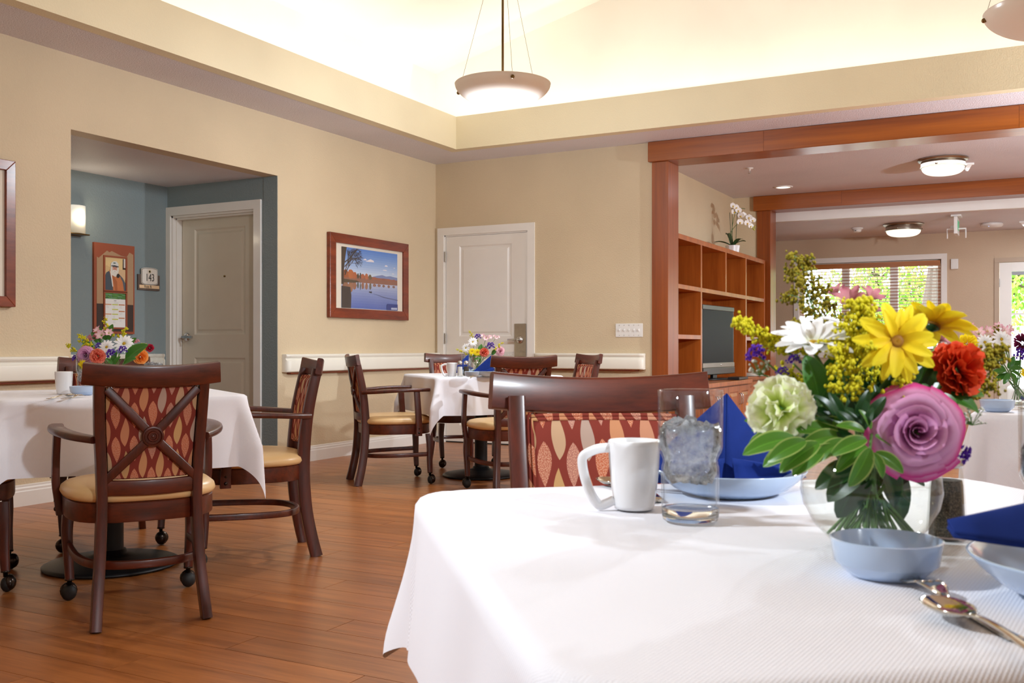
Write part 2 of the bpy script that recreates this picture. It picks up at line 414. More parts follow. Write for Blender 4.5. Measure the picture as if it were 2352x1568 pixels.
def cloth_mat():
    m, nt, p = new_mat('white_waffle_tablecloth')
    uv = nd(nt, 'ShaderNodeTexCoord'); sp = nd(nt, 'ShaderNodeSeparateXYZ'); nt.links.new(uv.outputs['UV'], sp.inputs[0])
    a = math_n(nt, 'SINE', math_n(nt, 'MULTIPLY', sp.outputs[0], 2*PI/0.0046)); b = math_n(nt, 'SINE', math_n(nt, 'MULTIPLY', sp.outputs[1], 2*PI/0.0046))
    h = math_n(nt, 'MULTIPLY', a, b)
    c = ramp(nt, math_n(nt, 'ADD', math_n(nt, 'MULTIPLY', h, 0.5), 0.5), [(0, rgb(232, 231, 238)), (1, rgb(246, 246, 252))])
    nt.links.new(c, p.inputs['Base Color']); p.inputs['Roughness'].default_value = 0.8; p.inputs['Specular IOR Level'].default_value = 0.2
    p.inputs['Sheen Weight'].default_value = 0.1
    bump(nt, p, h, 0.35, 0.0008)
    return m
M_cloth = cloth_mat()
# ================================================================== SETTING
XL, YB, ZC = -5.30, 8.39, 2.745            # left wall, back wall, soffit height
XR, YF, YE = 2.30, -2.60, 14.50            # right wall, wall behind the viewer, far window wall
# ---- floor: slab plus individual planks (along X)
floor = struct('floor', B(-6.7, -2.8, -0.12, 4.2, 14.7, -0.004), M_gap)
PL, PW, G = 1.22, 0.152, 0.0012
plank_me = B(G, G, -0.0038, PL-G, PW-G, 0.0).mesh('plank', M_plank)
rest = MB(); count = 0
ny = int((14.6+2.7)/PW)
for j in range(ny):
    y = -2.7+j*PW; off = (j*0.437) % 1*PL
    x = -6.6-off
    while x < 4.1:
        cx, cy = x+PL/2, y+PW/2
        q = Vector((cx, cy, 0)); d = q.dot(FW); l = q.dot(RT)
        vis = d > 2.2 and -0.62 < l/d < 0.10 and cx > -5.6 and cy < 8.3 and cx-PL < 0.3
        if vis and count < 296:
            o = bpy.data.objects.new('plank', plank_me); link(o, floor); o.location = (x, y, 0); count += 1
        else: rest.box(max(x, -6.6)+G, y+G, -0.0038, x+PL-G, y+PW-G, 0.0)
        x += PL
ro = rest.build('floor_planks', M_plank, floor); ro['kind'] = 'stuff'

# ---- left wall with the niche opening (Y 4.177 .. 6.07, 2.28 high)
N0, N1, NZ, XN = 4.177, 6.07, 2.282, -6.50
wl = MB(); T = 0.14
wl.box(XL-T, YF, 0, XL, N0, 3.66); wl.box(XL-T, N1, 0, XL, YB+0.1, 3.66); wl.box(XL-T, N0, NZ, XL, N1, 3.66)
struct('wall_left', wl, M_tan)
wn = MB(); wn.box(XN-0.1, N0-0.9, 0, XN, N1+0.4, NZ)                       # blue back of the niche
struct('wall_niche', wn, M_blue)
D2L, D2R, DZ = -6.452, -5.535, 2.035                                        # door opening in the niche's far side
ws = MB(); ws.box(XN, N1, 0, D2L, N1+0.16, NZ); ws.box(D2R, N1, 0, XL-T, N1+0.16, NZ); ws.box(D2L, N1, DZ, D2R, N1+0.16, NZ)
ws.box(XL-T, N1, 0, XL-0.002, N1+0.002, NZ)
ws.box(XN, N0-0.1, 0, XL-T, N0, NZ)
struct('wall_niche_side', ws, M_blue)
struct('ceiling_niche', B(XN-0.1, N0-0.9, NZ, XL-T, N1+0.4, NZ+0.08), M_ceil)
# face of the left wall's end seen inside the niche is painted blue
struct('wall_niche_return', B(XL-T, N1-0.003, 0, XL-0.001, N1, NZ), M_blue)

# ---- back wall, white door, wide opening with wood trim
D1L, D1R = -5.198, -4.272
OX, OZ = -2.885, 2.575                                                      # opening: left edge and head
wb = MB()
wb.box(XL-T, YB, 0, D1L, YB+0.26, 3.7); wb.box(D1R, YB, 0, OX-0.02, YB+0.26, 3.7); wb.box(D1L, YB, DZ, D1R, YB+0.26, 3.7)
wb.box(OX-0.02, YB, OZ, 2.3+T, YB+0.26, 3.7); wb.box(2.25, YB, 0, 2.3+T, YB+0.26, OZ)
wb.prism([(XL-T, 3.7), (2.3+T, 3.7), (2.3+T, 3.64), (-1.5, 4.66), (XL-T, 3.64)], -(YB+0.2), -YB, Matrix.Rotation(PI/2, 4, 'X'))
struct('wall_back', wb, M_tan)
# upper gable above the cove is painted vault white
struct('wall_back_gable', MB().prism([(XL, 3.06), (2.3, 3.06), (2.3, 3.655), (-1.5, 4.61), (XL, 3.655)], -YB, -(YB-0.004), Matrix.Rotation(PI/2, 4, 'X')), M_vault)
struct('wall_left_upper', B(XL, YF, 3.06, XL+0.004, YB, 3.66), M_vault)
struct('wall_right', B(XR, YF, 0, XR+T, YB, 3.66), M_tan)
wr = MB(); wr.box(XL, YF-T, 0, XR, YF, 3.7)
wr.prism([(XL, 3.7), (XR, 3.7), (XR, 3.64), (-1.5, 4.66), (XL, 3.64)], -(YF), -(YF-T), Matrix.Rotation(PI/2, 4, 'X'))
struct('wall_rear', wr, M_tan)
# ---- vaulted ceiling and the soffit ring with its upstand
cv = MB(); sl = 0.252
cv.add([(XL-T, YF-T, 3.66-sl*T), (-1.5, YF-T, 3.66+sl*3.8), (-1.5, YB+0.2, 3.66+sl*3.8), (XL-T, YB+0.2, 3.66-sl*T)], [(0, 1, 2, 3)])
cv.add([(XR+T, YF-T, 3.66-sl*T), (-1.5, YF-T, 3.66+sl*3.8), (-1.5, YB+0.2, 3.66+sl*3.8), (XR+T, YB+0.2, 3.66-sl*T)], [(3, 2, 1, 0)])
struct('ceiling_vault', cv, M_vault, solid=0.04)
SX, SY = -4.722, 7.823
so = MB()
so.box(XL, YF, ZC, SX-0.02, YB, ZC+0.06); so.box(SX-0.02, SY+0.02, ZC, XR, YB, ZC+0.06)
so.box(1.72, YF, ZC, XR, SY+0.02, ZC+0.06); so.box(SX-0.02, YF, ZC, 1.74, -2.02, ZC+0.06)
struct('ceiling_soffit', so, M_ceil)
for nm, b in (('trim_1', (SX-0.10, -2.02, ZC-0.002, SX, SY+0.10, 3.041)), ('trim_2', (SX, SY, ZC-0.002, 1.82, SY+0.10, 3.041)),
              ('trim_3', (1.72, -2.02, ZC-0.002, 1.82, SY, 3.041)), ('trim_4', (SX, -2.12, ZC-0.002, 1.72, -2.02, 3.041))):
    struct(nm, B(*b), M_cream)

# ---- wood post and beam of the wide opening, and of the second one beyond
def opening(y, x0, x1, px0, px1, depth, right, nb, npost):
    b = MB(); b.box(x0, y-0.05, OZ-0.008, right, y+depth, ZC-0.002)
    bo = struct(nb, b, M_cherry, bevel=0.003)
    p_ = MB(); p_.box(px0, y-0.022, 0, px1, y+depth, OZ-0.008)
    struct(npost, p_, M_cherry_z, bevel=0.003)
    # lengths of facing board joined end to end on the beam
    xx = x0
    for k, L in enumerate((1.02, 1.9, 2.2)):
        xe = min(xx+L, right)
        inst('board', B(0, -0.004, 0, xe-xx-0.002, 0, ZC-OZ-0.004).mesh('board', M_cherry), bo, (xx, y-0.05, OZ-0.004)); xx = xe
opening(YB, -3.06, 0, -3.035, OX, 0.265, 2.25, 'beam_1', 'post_1')
Y2 = 12.0
opening(Y2, -3.048, 0, -3.012, -2.85, 0.25, 4.0, 'beam_2', 'post_2')

# ---- lounge beyond the opening
XW2 = -3.305
struct('wall_lounge_left', B(XW2-0.1, YB+0.26, 0, XW2, Y2+0.2, 2.80), M_tan2)
struct('wall_lounge_return', B(XW2, Y2, 0, -3.012, Y2+0.2, 2.80), M_tan2)
struct('wall_lounge_front', B(XW2, YB+0.255, 0, -3.03, YB+0.26, 2.80), M_tan2)
struct('ceiling_lounge', B(XW2-0.1, YB+0.26, ZC, 4.1, 12.26, ZC+0.08), M_ceil)
struct('ceiling_bulkhead', B(-6.2, 12.251, 2.46, 4.1, 12.33, 2.9), M_white)
struct('ceiling_sun_room', B(-6.2, 12.33, 2.46, 4.1, YE+0.1, 2.52), M_ceil)
struct('wall_lounge_right', B(4.0, YB, 0, 4.1, YE+0.1, 2.9), M_tan2)
struct('wall_sun_room_left', B(-6.2, Y2+0.2, 0, -6.1, YE+0.1, 2.9), M_farwall)
struct('wall_sun_room_front', B(-6.2, Y2, 0, XW2-0.1, Y2+0.2, 2.9), M_farwall)
# far wall with window and glazed door openings
WX0, WX1, WZ0, WZ1 = -3.045, -1.175, 0.86, 2.115
FX0, FX1, FZ = -0.478, 0.46, 2.04
wf = MB(); wf.box(-6.2, YE, 0, WX0, YE+0.16, 2.6); wf.box(WX0, YE, 0, WX1, YE+0.16, WZ0); wf.box(WX0, YE, WZ1, WX1, YE+0.16, 2.6)
wf.box(WX1, YE, 0, FX0, YE+0.16, 2.6); wf.box(FX0, YE, FZ, FX1, YE+0.16, 2.6); wf.box(FX1, YE, 0, 4.1, YE+0.16, 2.6)
struct('wall_far', wf, M_farwall)

# ---- baseboards
def base_prof(): return [(0, 0), (0.016, 0), (0.016, 0.085), (0.013, 0.092), (0.013, 0.104), (0.008, 0.112), (0.008, 0.122), (0, 0.126)]
def baseboard(name, a, b, nrm):
    a = Vector(a); b = Vector(b); nrm = Vector(nrm); pr = base_prof(); m = MB(); n = len(pr)
    m.add([e+nrm*p[0]+Vector((0, 0, p[1])) for e in (a, b) for p in pr], [(i, (i+1) % n, (i+1) % n+n, i+n) for i in range(n)]+[tuple(range(n))[::-1], tuple(range(n, 2*n))])
    struct(name, m, M_white)
baseboard('baseboard_left', (XL, YF, 0), (XL, N0, 0), (1, 0, 0))
baseboard('baseboard_left.001', (XL, N1, 0), (XL, YB, 0), (1, 0, 0))
baseboard('baseboard_back', (D1R+0.075, YB, 0), (-3.05, YB, 0), (0, -1, 0))
baseboard('baseboard_niche', (XN, N0, 0), (XN, N1, 0), (1, 0, 0))
baseboard('baseboard_niche.001', (D2R+0.07, N1, 0), (XL+0.016, N1, 0), (0, -1, 0))

# ---- doors
def panel_door(root, w, h, mat, t=0.04):
    """hollow leaf facing -Y, origin at hinge-bottom corner of its front face: slab with two moulded panels"""
    cols = [0, 0.15, 0.765, w]; rows = [0, 0.16, 0.84, 1.03, 1.915, h]
    cols[2] = w-0.165
    m = MB(); m.box(0, 0.012, 0, w, t, h)
    for i in range(3):
        for j in range(5):
            if i == 1 and j in (1, 3): continue
            m.box(cols[i], 0, rows[j], cols[i+1], 0.012, rows[j+1])
    leaf = m.build('door_leaf', mat, root, bevel=0)
    for j in (1, 3):
        x0, x1, z0, z1 = cols[1], cols[2], rows[j], rows[j+1]; pm = MB()
        def ring(o): return [(x0+o, z0+o), (x1-o, z0+o), (x1-o, z1-o), (x0+o, z1-o)]
        lv = [(0, 0.0), (0.014, 0.010), (0.030, 0.011), (0.046, 0.003)]
        vs = [(p[0], d, p[1]) for o, d in lv for p in ring(o)]
        fs = [(k*4+i, k*4+(i+1) % 4, (k+1)*4+(i+1) % 4, (k+1)*4+i) for k in range(3) for i in range(4)]+[(12, 13, 14, 15)]
        pm.add(vs, fs); pm.build('door_panel', mat, root)
    return leaf
def casing(root, x0, x1, z1, mat, w=0.072, d=0.018, y=0.0):
    inst('casing', B(x0-w, y-d, 0, x0, y, z1).mesh('casing', mat), root); inst('casing', B(x1, y-d, 0, x1+w, y, z1).mesh('casing', mat), root)
    inst('casing', B(x0-w, y-d, z1, x1+w, y, z1+w).mesh('casing', mat), root)
# white door on the back wall (door_1)
d1 = empty('door_1', (D1L, YB, 0), kind='structure')
w1 = D1R-D1L
casing(d1, 0, w1, DZ, M_white)
jm = MB(); jm.box(0, 0, 0, 0.012, 0.12, DZ); jm.box(w1-0.012, 0, 0, w1, 0.12, DZ); jm.box(0, 0, DZ-0.012, w1, 0.12, DZ); jm.box(0.012, 0.06, 0.0, w1-0.012, 0.075, DZ-0.012)
jm.build('jamb', M_white, d1)
sub_ = empty('leaf_frame', (0.016, 0.008, 0.012)); sub_.parent = d1
bpy.data.objects.remove(sub_)
class Off:                                                                    # a door leaf set a little inside its opening
    pass
def door_set(root, x, y, z, w, h, mat):
    m0 = len(CH.get(root.name, []))
    panel_door(root, w, h, mat)
    for o in CH[root.name][m0:]: o.location = (x, y, z)
door_set(d1, 0.016, 0.008, 0.010, w1-0.032, DZ-0.024, M_white)
B(0.012, 0.006, 0, w1-0.012, 0.05, 0.012).build('threshold', M_gap, d1)
def hinge(root, x, y, z):
    m = MB(); m.box(x-0.014, y-0.004, z-0.05, x+0.004, y+0.002, z+0.05)
    for k in range(5): m.lathe([(0.0065, 0), (0.0065, 0.018)], 8, Matrix.Translation((x, y-0.004, z-0.05+0.0205*k)))
    m.build('hinge', M_steel, root)
for hz in (1.825, 1.02, 0.25): hinge(d1, 0.012, -0.004, hz)
ppl = B(w1-0.148, -0.001, 0.845, w1-0.022, 0.007, 1.158).build('push_plate', M_steel, d1, bevel=0.003)
def lever(root, x, y, z, direction, L=0.105):
    m = MB(); R_ = Matrix.Translation((x, y, z)) @ Matrix.Rotation(PI/2, 4, 'X')
    m.lathe([(0.036, 0), (0.036, 0.006), (0.030, 0.014), (0.014, 0.020), (0.012, 0.052), (0.010, 0.056)], 24, R_)
    m.sweep([(x, y-0.046, z), (x+direction*0.03, y-0.050, z), (x+direction*L, y-0.047, z-0.002)], rrect(0.018, 0.022), (0, 0, 1))
    return m.build('lever_handle', M_chrome, root, auto=40)
lever(d1, w1-0.088, 0.0, 1.005, -1)
# door of room 143 in the niche (door_2), set back in its frame
d2 = empty('door_2', (D2L, N1, 0), kind='structure')
w2 = D2R-D2L
casing(d2, 0, w2, DZ, M_white)
jm = MB(); jm.box(0, 0, 0, 0.018, 0.16, DZ); jm.box(w2-0.018, 0, 0, w2, 0.16, DZ); jm.box(0, 0, DZ-0.018, w2, 0.16, DZ)
jm.box(0.018, 0.03, 0, 0.032, 0.085, DZ-0.018); jm.box(w2-0.032, 0.03, 0, w2-0.018, 0.085, DZ-0.018); jm.box(0.018, 0.03, DZ-0.032, w2-0.018, 0.085, DZ-0.018)
jm.build('jamb', M_white, d2, bevel=0.002)
door_set(d2, 0.020, 0.090, 0.008, w2-0.040, DZ-0.030, M_door2)
lever(d2, 0.085, 0.090, 1.02, 1)
pe = MB(); pe.lathe([(0.0085, 0), (0.0085, 0.005), (0.005, 0.006)], 14, Matrix.Translation((w2/2+0.05, 0.090, 1.52)) @ Matrix.Rotation(PI/2, 4, 'X'))
pe.build('peephole', M_brass, d2)

# ---- handrails (wide moulded bumper rails with rounded returns)
def rail(name, label, a, b, nrm, ret0=True, ret1=True):
    """white moulded hand rail fixed to a wall: bracket strip and moulded cover"""
    a = Vector(a); b = Vector(b); nrm = Vector(nrm); t = (b-a).normalized()
    prof = [(0, -0.145), (0.052, -0.145), (0.062, -0.138), (0.064, -0.128), (0.064, -0.058), (0.060, -0.050), (0.050, -0.044), (0.046, -0.036), (0.050, -0.028), (0.058, -0.022), (0.060, -0.012), (0.054, -0.003), (0.044, 0.0), (0, 0.0)]
    root = empty(name, a, 0, label, 'handrail')
    m = MB(); st = []
    L = (b-a).length
    def ringat(s, k): return [t*s+nrm*(p[0]*k)+Vector((0, 0, 0.88-a.z+p[1]*(1 if k > 0.5 else 0.96)-(0 if k > 0.5 else 0.003))) for p in prof]
    if ret0: st += [ringat(0.0, 0.35), ringat(0.006, 0.72), ringat(0.022, 0.94)]
    st += [ringat(0.05 if ret0 else 0, 1.0), ringat(L-(0.05 if ret1 else 0), 1.0)]
    if ret1: st += [ringat(L-0.022, 0.94), ringat(L-0.006, 0.72), ringat(L, 0.35)]
    n = len(prof); vs = [v for r_ in st for v in r_]
    fs = [(k*n+i, k*n+(i+1) % n, (k+1)*n+(i+1) % n, (k+1)*n+i) for k in range(len(st)-1) for i in range(n)]+[tuple(range(n))[::-1], tuple((len(st)-1)*n+i for i in range(n))]
    m.add(vs, fs); m.build('rail_cover', M_rail, root, auto=35)
    br = MB(); o_ = nrm*0.0
    p0 = t*0.06; p1 = t*(L-0.06); z0 = Vector((0, 0, 0.88-a.z-0.158)); z1 = Vector((0, 0, 0.88-a.z-0.140))
    br.add([p0+z0, p1+z0, p1+z0+nrm*0.04, p0+z0+nrm*0.04, p0+z1, p1+z1, p1+z1+nrm*0.04, p0+z1+nrm*0.04], [(0, 1, 2, 3), (7, 6, 5, 4), (0, 4, 5, 1), (1, 5, 6, 2), (2, 6, 7, 3), (3, 7, 4, 0)])
    br.build('backing_strip', M_frame, root, label='dark wood strip under the rail')
rail('handrail', 'white moulded handrail on the tan wall left of the blue niche', (XL, YF+0.3, 0), (XL, N0-0.04, 0), (1, 0, 0))
rail('handrail', 'white moulded handrail between the blue niche and the corner, under the lake picture', (XL, N1+0.05, 0), (XL, YB-0.005, 0), (1, 0, 0), True, False)
rail('handrail', 'white moulded handrail right of the white door, under the switch plate', (D1R+0.085, YB, 0), (-3.10, YB, 0), (0, -1, 0))
rail('handrail', 'short white handrail on the blue niche wall behind the left bouquet', (XN, N0+0.1, 0), (XN, N1-0.06, 0), (1, 0, 0))

# ---- light switch plate
sw = empty('light_switch_plate', (-3.255, YB, 1.086), 0, 'white plate of five light switches on the tan wall', 'switch')
B(-0.130, -0.008, -0.061, 0.130, 0, 0.061).build('plate', M_whiteplastic, sw, bevel=0.004)
for k in range(5):
    x = -0.092+0.046*k
    m = MB(); m.box(x-0.006, -0.012, -0.015, x+0.006, -0.008, 0.015); m.box(x-0.004, -0.022, -0.004, x+0.004, -0.010, 0.008)
    m.build('toggle', M_whiteplastic, sw)
    for z in (-0.045, 0.045): MB().lathe([(0.003, 0), (0.003, 0.002)], 8, Matrix.Translation((x, -0.008, z)) @ Matrix.Rotation(PI/2, 4, 'X')).build('screw', M_steel, sw)
# ================================================================== CHAIRS (local: faces +X, origin on the floor under the seat)
def make_chair(label):
    root = empty('dining_armchair', (0, 0, 0), 0, label, 'chair', 'armchairs around the dining tables')
    # rear legs run up into the back posts
    zs = [0.0, 0.09, 0.20, 0.32, 0.43, 0.55, 0.65, 0.76, 0.835]
    xs = [-0.285, -0.263, -0.243, -0.232, -0.230, -0.238, -0.250, -0.272, -0.290]
    ys = [0.178, 0.171, 0.162, 0.156, 0.153, 0.157, 0.163, 0.167, 0.168]
    wd = [0.052, 0.052, 0.052, 0.054, 0.056, 0.052, 0.048, 0.044, 0.042]
    def px(z): # x of the post at a height
        for i in range(len(zs)-1):
            if z <= zs[i+1]: t = (z-zs[i])/(zs[i+1]-zs[i]); return xs[i]+(xs[i+1]-xs[i])*t, ys[i]+(ys[i+1]-ys[i])*t
        return xs[-1], ys[-1]
    for sy in (1, -1):
        path = smooth_path([(x, y*sy, z) for x, y, z in zip(xs, ys, zs)], 3); n = len(path)
        def prof(t):
            k = t*(len(zs)-1); i = min(int(k), len(zs)-2); w = wd[i]+(wd[i+1]-wd[i])*(k-i)
            return rrect(0.034, w, 0.16)
        MB().sweep(path, prof, (1, 0, 0)).build('rear_leg', M_chair, root, auto=40)
        # front leg, gently bowed, with caster
        fp = smooth_path([(0.195, 0.215*sy, 0.345), (0.200, 0.221*sy, 0.26), (0.200, 0.217*sy, 0.17), (0.204, 0.212*sy, 0.083)], 4)
        MB().sweep(fp, lambda t: rrect(0.042-0.012*t, 0.046-0.014*t, 0.16), (1, 0, 0)).build('front_leg', M_chair, root, auto=40)
        cb = MB(); cx, cy = 0.216, 0.214*sy
        cb.lathe([(0.017, 0.083), (0.0175, 0.076), (0.009, 0.074), (0.008, 0.058)], 12, Matrix.Translation((0.204, 0.212*sy, 0)))
        cb.ball((cx+0.003, cy, 0.036), 0.031, 14, 8, (0.75, 1, 1))
        cc = cb.build('caster', M_caster, root, smooth=True)
        MB().ball((cx-0.006, cy, 0.030), 0.030, 14, 8, (0.80, 0.92, 1)).build('wheel', M_rubber, cc, smooth=True)
        # arm: from the post forward, swinging out, flattened at the hand
        ax, ay = px(0.635)
        ap = smooth_path([(ax-0.004, (ay+0.012)*sy, 0.628), (-0.16, 0.222*sy, 0.633), (-0.06, 0.256*sy, 0.640), (0.06, 0.268*sy, 0.645), (0.150, 0.262*sy, 0.646), (0.185, 0.252*sy, 0.645)], 5)
        MB().sweep(ap, lambda t: rrect(0.030+0.026*math.sin(PI*min(1, 0.15+t*0.72)), 0.024, 0.35), (0, 0, 1)).build('armrest', M_chair, root, auto=50)
        sp = smooth_path([(0.100, 0.262*sy, 0.636), (0.106, 0.266*sy, 0.54), (0.112, 0.266*sy, 0.45), (0.116, 0.258*sy, 0.385), (0.116, 0.252*sy, 0.335)], 4)
        asup = MB().sweep(sp, lambda t: rrect(0.026, 0.040+0.006*t, 0.16), (1, 0, 0)).build('arm_support', M_chair, root, auto=40)
        bl = MB()
        for z in (0.385, 0.355): bl.ball((0.116, 0.268*sy, z), 0.008, 8, 5, (1, 0.6, 1))
        bl.build('bolt', M_caster, asup, smooth=True)
        # X bars of the back: one diagonal each
    zc, zt, zb = 0.636, 0.796, 0.490
    for sy in (1, -1):
        pts = []
        for t in sub(-1, 1, 12):
            z = zc+(zt-zc)*t if t > 0 else zc+(zc-zb)*t
            y = sy*0.145*t; x = px(z)[0]-0.014-0.022*(1-t*t)
            pts.append((x, y, z))
        MB().sweep(pts, rrect(0.030, 0.016, 0.3), (-1, 0, 0.1)).build('cross_bar', M_chair, root, auto=50)
    Rm = Matrix.Translation((px(zc)[0]-0.040, 0, zc)) @ Matrix.Rotation(-PI/2-0.1, 4, 'Y')
    MB().lathe([(0.035, -0.006), (0.036, 0.004), (0.034, 0.010), (0.029, 0.011), (0.026, 0.006), (0.019, 0.006), (0.016, 0.011), (0.012, 0.011), (0.010, 0.007), (0.005, 0.007), (0.004, 0.011), (0.0002, 0.012)], 28, Rm).build('medallion', M_chair, root, auto=30)
    # curved top rail, ends a little raised
    tp = [(-0.286-0.030*(1-(y/0.218)**2)-0.004, y, 0.837+0.013*(y/0.218)**2) for y in sub(-0.218, 0.218, 16)]
    MB().sweep(tp, rrect(0.027, 0.073, 0.22), (-0.16, 0, 1)).build('top_rail', M_chair_y, root, auto=45)
    lp = [(px(0.455)[0]-0.010-0.022*(1-(y/0.145)**2), y, 0.462+0.004*(y/0.145)**2) for y in sub(-0.147, 0.147, 12)]
    MB().sweep(lp, rrect(0.020, 0.050, 0.16), (-0.06, 0, 1)).build('lower_rail', M_chair_y, root, auto=45)
    # upholstered back pad with piping round its front
    z0, z1 = 0.495, 0.800
    def padpt(u, v, front):
        z = z0+(z1-z0)*v; x, yy = px(z); hw = yy-0.021
        y = -hw+2*hw*u; cur = 0.022*(1-(2*u-1)**2)
        edge = min(1, 12*min(u, 1-u), 12*min(v, 1-v))
        return Vector((x-0.004-cur+(0.012+0.012*edge if front else -0.004), y, z))
    pad = MB(); nu, nv = 14, 14
    pad.grid(lambda u, v: padpt(u, v, True), nu, nv, lambda u, v: ((2*u-1)*0.146+0.146, z0+(z1-z0)*v-z0))
    pad.grid(lambda u, v: padpt(1-u, v, False), nu, nv, lambda u, v: ((1-2*u)*0.146+0.146, z0+(z1-z0)*v-z0))
    def rim(front): return [padpt(*q, front) for q in ([(i/nu, 0) for i in range(nu)]+[(1, j/nv) for j in range(nv)]+[(1-i/nu, 1) for i in range(nu)]+[(0, 1-j/nv) for j in range(nv)])]
    f, b = rim(True), rim(False); n = len(f)
    pad.add(f+b, [(i, (i+1) % n, (i+1) % n+n, i+n) for i in range(n)], [(p.y+0.146, p.z-z0) for p in f+b])
    po = pad.build('back_pad', M_fabric, root, auto=60)
    pip = MB()
    for k, (o, dx) in enumerate(((0.0, 0.010), (0.007, 0.014))):
        loop = []
        for (u, v) in ([(i/nu, 0) for i in range(nu)]+[(1, j/nv) for j in range(nv)]+[(1-i/nu, 1) for i in range(nu)]+[(0, 1-j/nv) for j in range(nv)]):
            q = padpt(u, v, False); c = Vector((q.x, q.y*(1-o/0.14), (q.z-0.65)*(1-o/0.155)+0.65)); c.x += dx+0.006; loop.append(c)
        b0 = len(pip.v)
        pip.tube(loop, 0.0042, 6, (1, 0, 0), True)
        for i in range(b0, len(pip.v)):
            v_ = pip.v[i]; pip.uv[i] = (v_[1]*1.0+0.146+v_[2]*0.35, v_[2]-z0)
    pip.build('piping', M_fabric, po, smooth=True)
    # seat cushion and frame: rounded plan, broad in front
    def plan(a, o=0.0):
        c, s_ = math.cos(a), math.sin(a); ex = 2.9
        r = (abs(c)**ex+abs(s_)**ex)**(-1/ex)
        return ((0.242+o)*r*c-0.006, (0.252+o)*r*s_*(1.0+0.04*c))
    cu = MB(); N = 40; lv = [(-0.012, 0.412), (0.000, 0.418), (0.006, 0.430), (0.002, 0.446), (-0.014, 0.459), (-0.045, 0.467), (-0.10, 0.472), (-0.17, 0.474)]
    vs = []; fs = []
    for o, z in lv:
        for i in range(N):
            x, y = plan(2*PI*i/N, o); vs.append((x, y, z))
    for k in range(len(lv)-1):
        for i in range(N): fs.append((k*N+i, k*N+(i+1) % N, (k+1)*N+(i+1) % N, (k+1)*N+i))
    fs.append(tuple((len(lv)-1)*N+i for i in range(N))); fs.append(tuple(range(N))[::-1])
    cu.add(vs, fs); cu.build('seat_cushion', M_vinyl, root, smooth=True)
    fr = MB(); vs = []; fs = []; lv = [(-0.030, 0.345), (-0.006, 0.345), (-0.004, 0.350), (-0.004, 0.408), (-0.008, 0.412), (-0.030, 0.412)]
    for o, z in lv:
        for i in range(N):
            x, y = plan(2*PI*i/N, o); vs.append((x, y, z))
    K = len(lv)
    for k in range(K):
        for i in range(N): fs.append((k*N+i, k*N+(i+1) % N, ((k+1) % K)*N+(i+1) % N, ((k+1) % K)*N+i))
    fr.add(vs, fs); fr.build('seat_frame', M_chair_y, root, auto=40)
    # hoop stretcher bent round the back
    hp = smooth_path([(0.198, 0.212, 0.205), (0.10, 0.214, 0.203), (-0.04, 0.205, 0.200), (-0.15, 0.170, 0.198), (-0.205, 0.10, 0.197), (-0.222, 0, 0.197), (-0.205, -0.10, 0.197), (-0.15, -0.170, 0.198), (-0.04, -0.205, 0.200), (0.10, -0.214, 0.203), (0.198, -0.212, 0.205)], 4)
    MB().sweep(hp, rrect(0.020, 0.028, 0.2), (0, 0, 1)).build('stretcher', M_chair_y, root, auto=45)
    return root
def ang(d): return math.radians(d)
chair0 = make_chair('dark mahogany armchair in the left foreground, its X-crossed back turned to the viewer')
chair0.location = (-2.879, 2.556, 0); chair0.rotation_euler = (0, 0, ang(147))
for loc, a, lab in (
    ((-3.185, 3.440), 229, 'dark armchair in profile right of the left table, cloth corner over its seat'),
    ((-3.975, 3.350), 324, 'dark armchair behind the left table, its top rail end showing beside the bouquet'),
    ((-3.790, 2.430), 53, 'dark armchair cut by the left picture edge, only its front legs and casters showing'),
    ((-3.986, 5.772), 46, 'dark armchair in profile left of the middle table, back toward the picture of the lake'),
    ((-4.110, 6.880), 318, 'dark armchair behind the middle table in front of the white door, leaf-print pad facing us'),
    ((-3.067, 5.735), 138, 'dark armchair at the near side of the middle table, X-crossed back facing us'),
    ((-3.21, 6.71), 228, 'dark armchair right of the middle table, only its tilted rail end showing'),
    ((-0.622, 1.584), 301, 'dark armchair across the nearest table, padded leaf-print back and broad top rail facing us')):
    dup(chair0, (loc[0], loc[1], 0), ang(a), lab)

# ================================================================== TABLES
def make_table(label, h):
    root = empty('dining_table', (0, 0, 0), 0, label, 'table', 'square pedestal dining tables')
    t = MB(); hs = 0.452; r = 0.05
    pts = [(sx*(hs-r)+r*math.cos(math.radians(a0+k*22.5)), sy*(hs-r)+r*math.sin(math.radians(a0+k*22.5))) for sx, sy, a0 in ((1, 1, 0), (-1, 1, 90), (-1, -1, 180), (1, -1, 270)) for k in range(5)]
    t.prism(pts, h-0.036, h-0.005); t.build('table_top', M_frame, root)
    MB().lathe([(0.11, h-0.045), (0.11, h-0.037), (0.05, h-0.037)], 24).build('top_plate', M_iron, root)
    MB().lathe([(0.047, 0.045), (0.047, h-0.045)], 24).build('column', M_iron, root, auto=40)
    MB().lathe([(0.262, 0.0), (0.278, 0.006), (0.279, 0.012), (0.262, 0.020), (0.19, 0.032), (0.10, 0.046), (0.062, 0.056), (0.056, 0.070), (0.0001, 0.070)], 48).build('base_disc', M_iron, root, smooth=True)
    return root
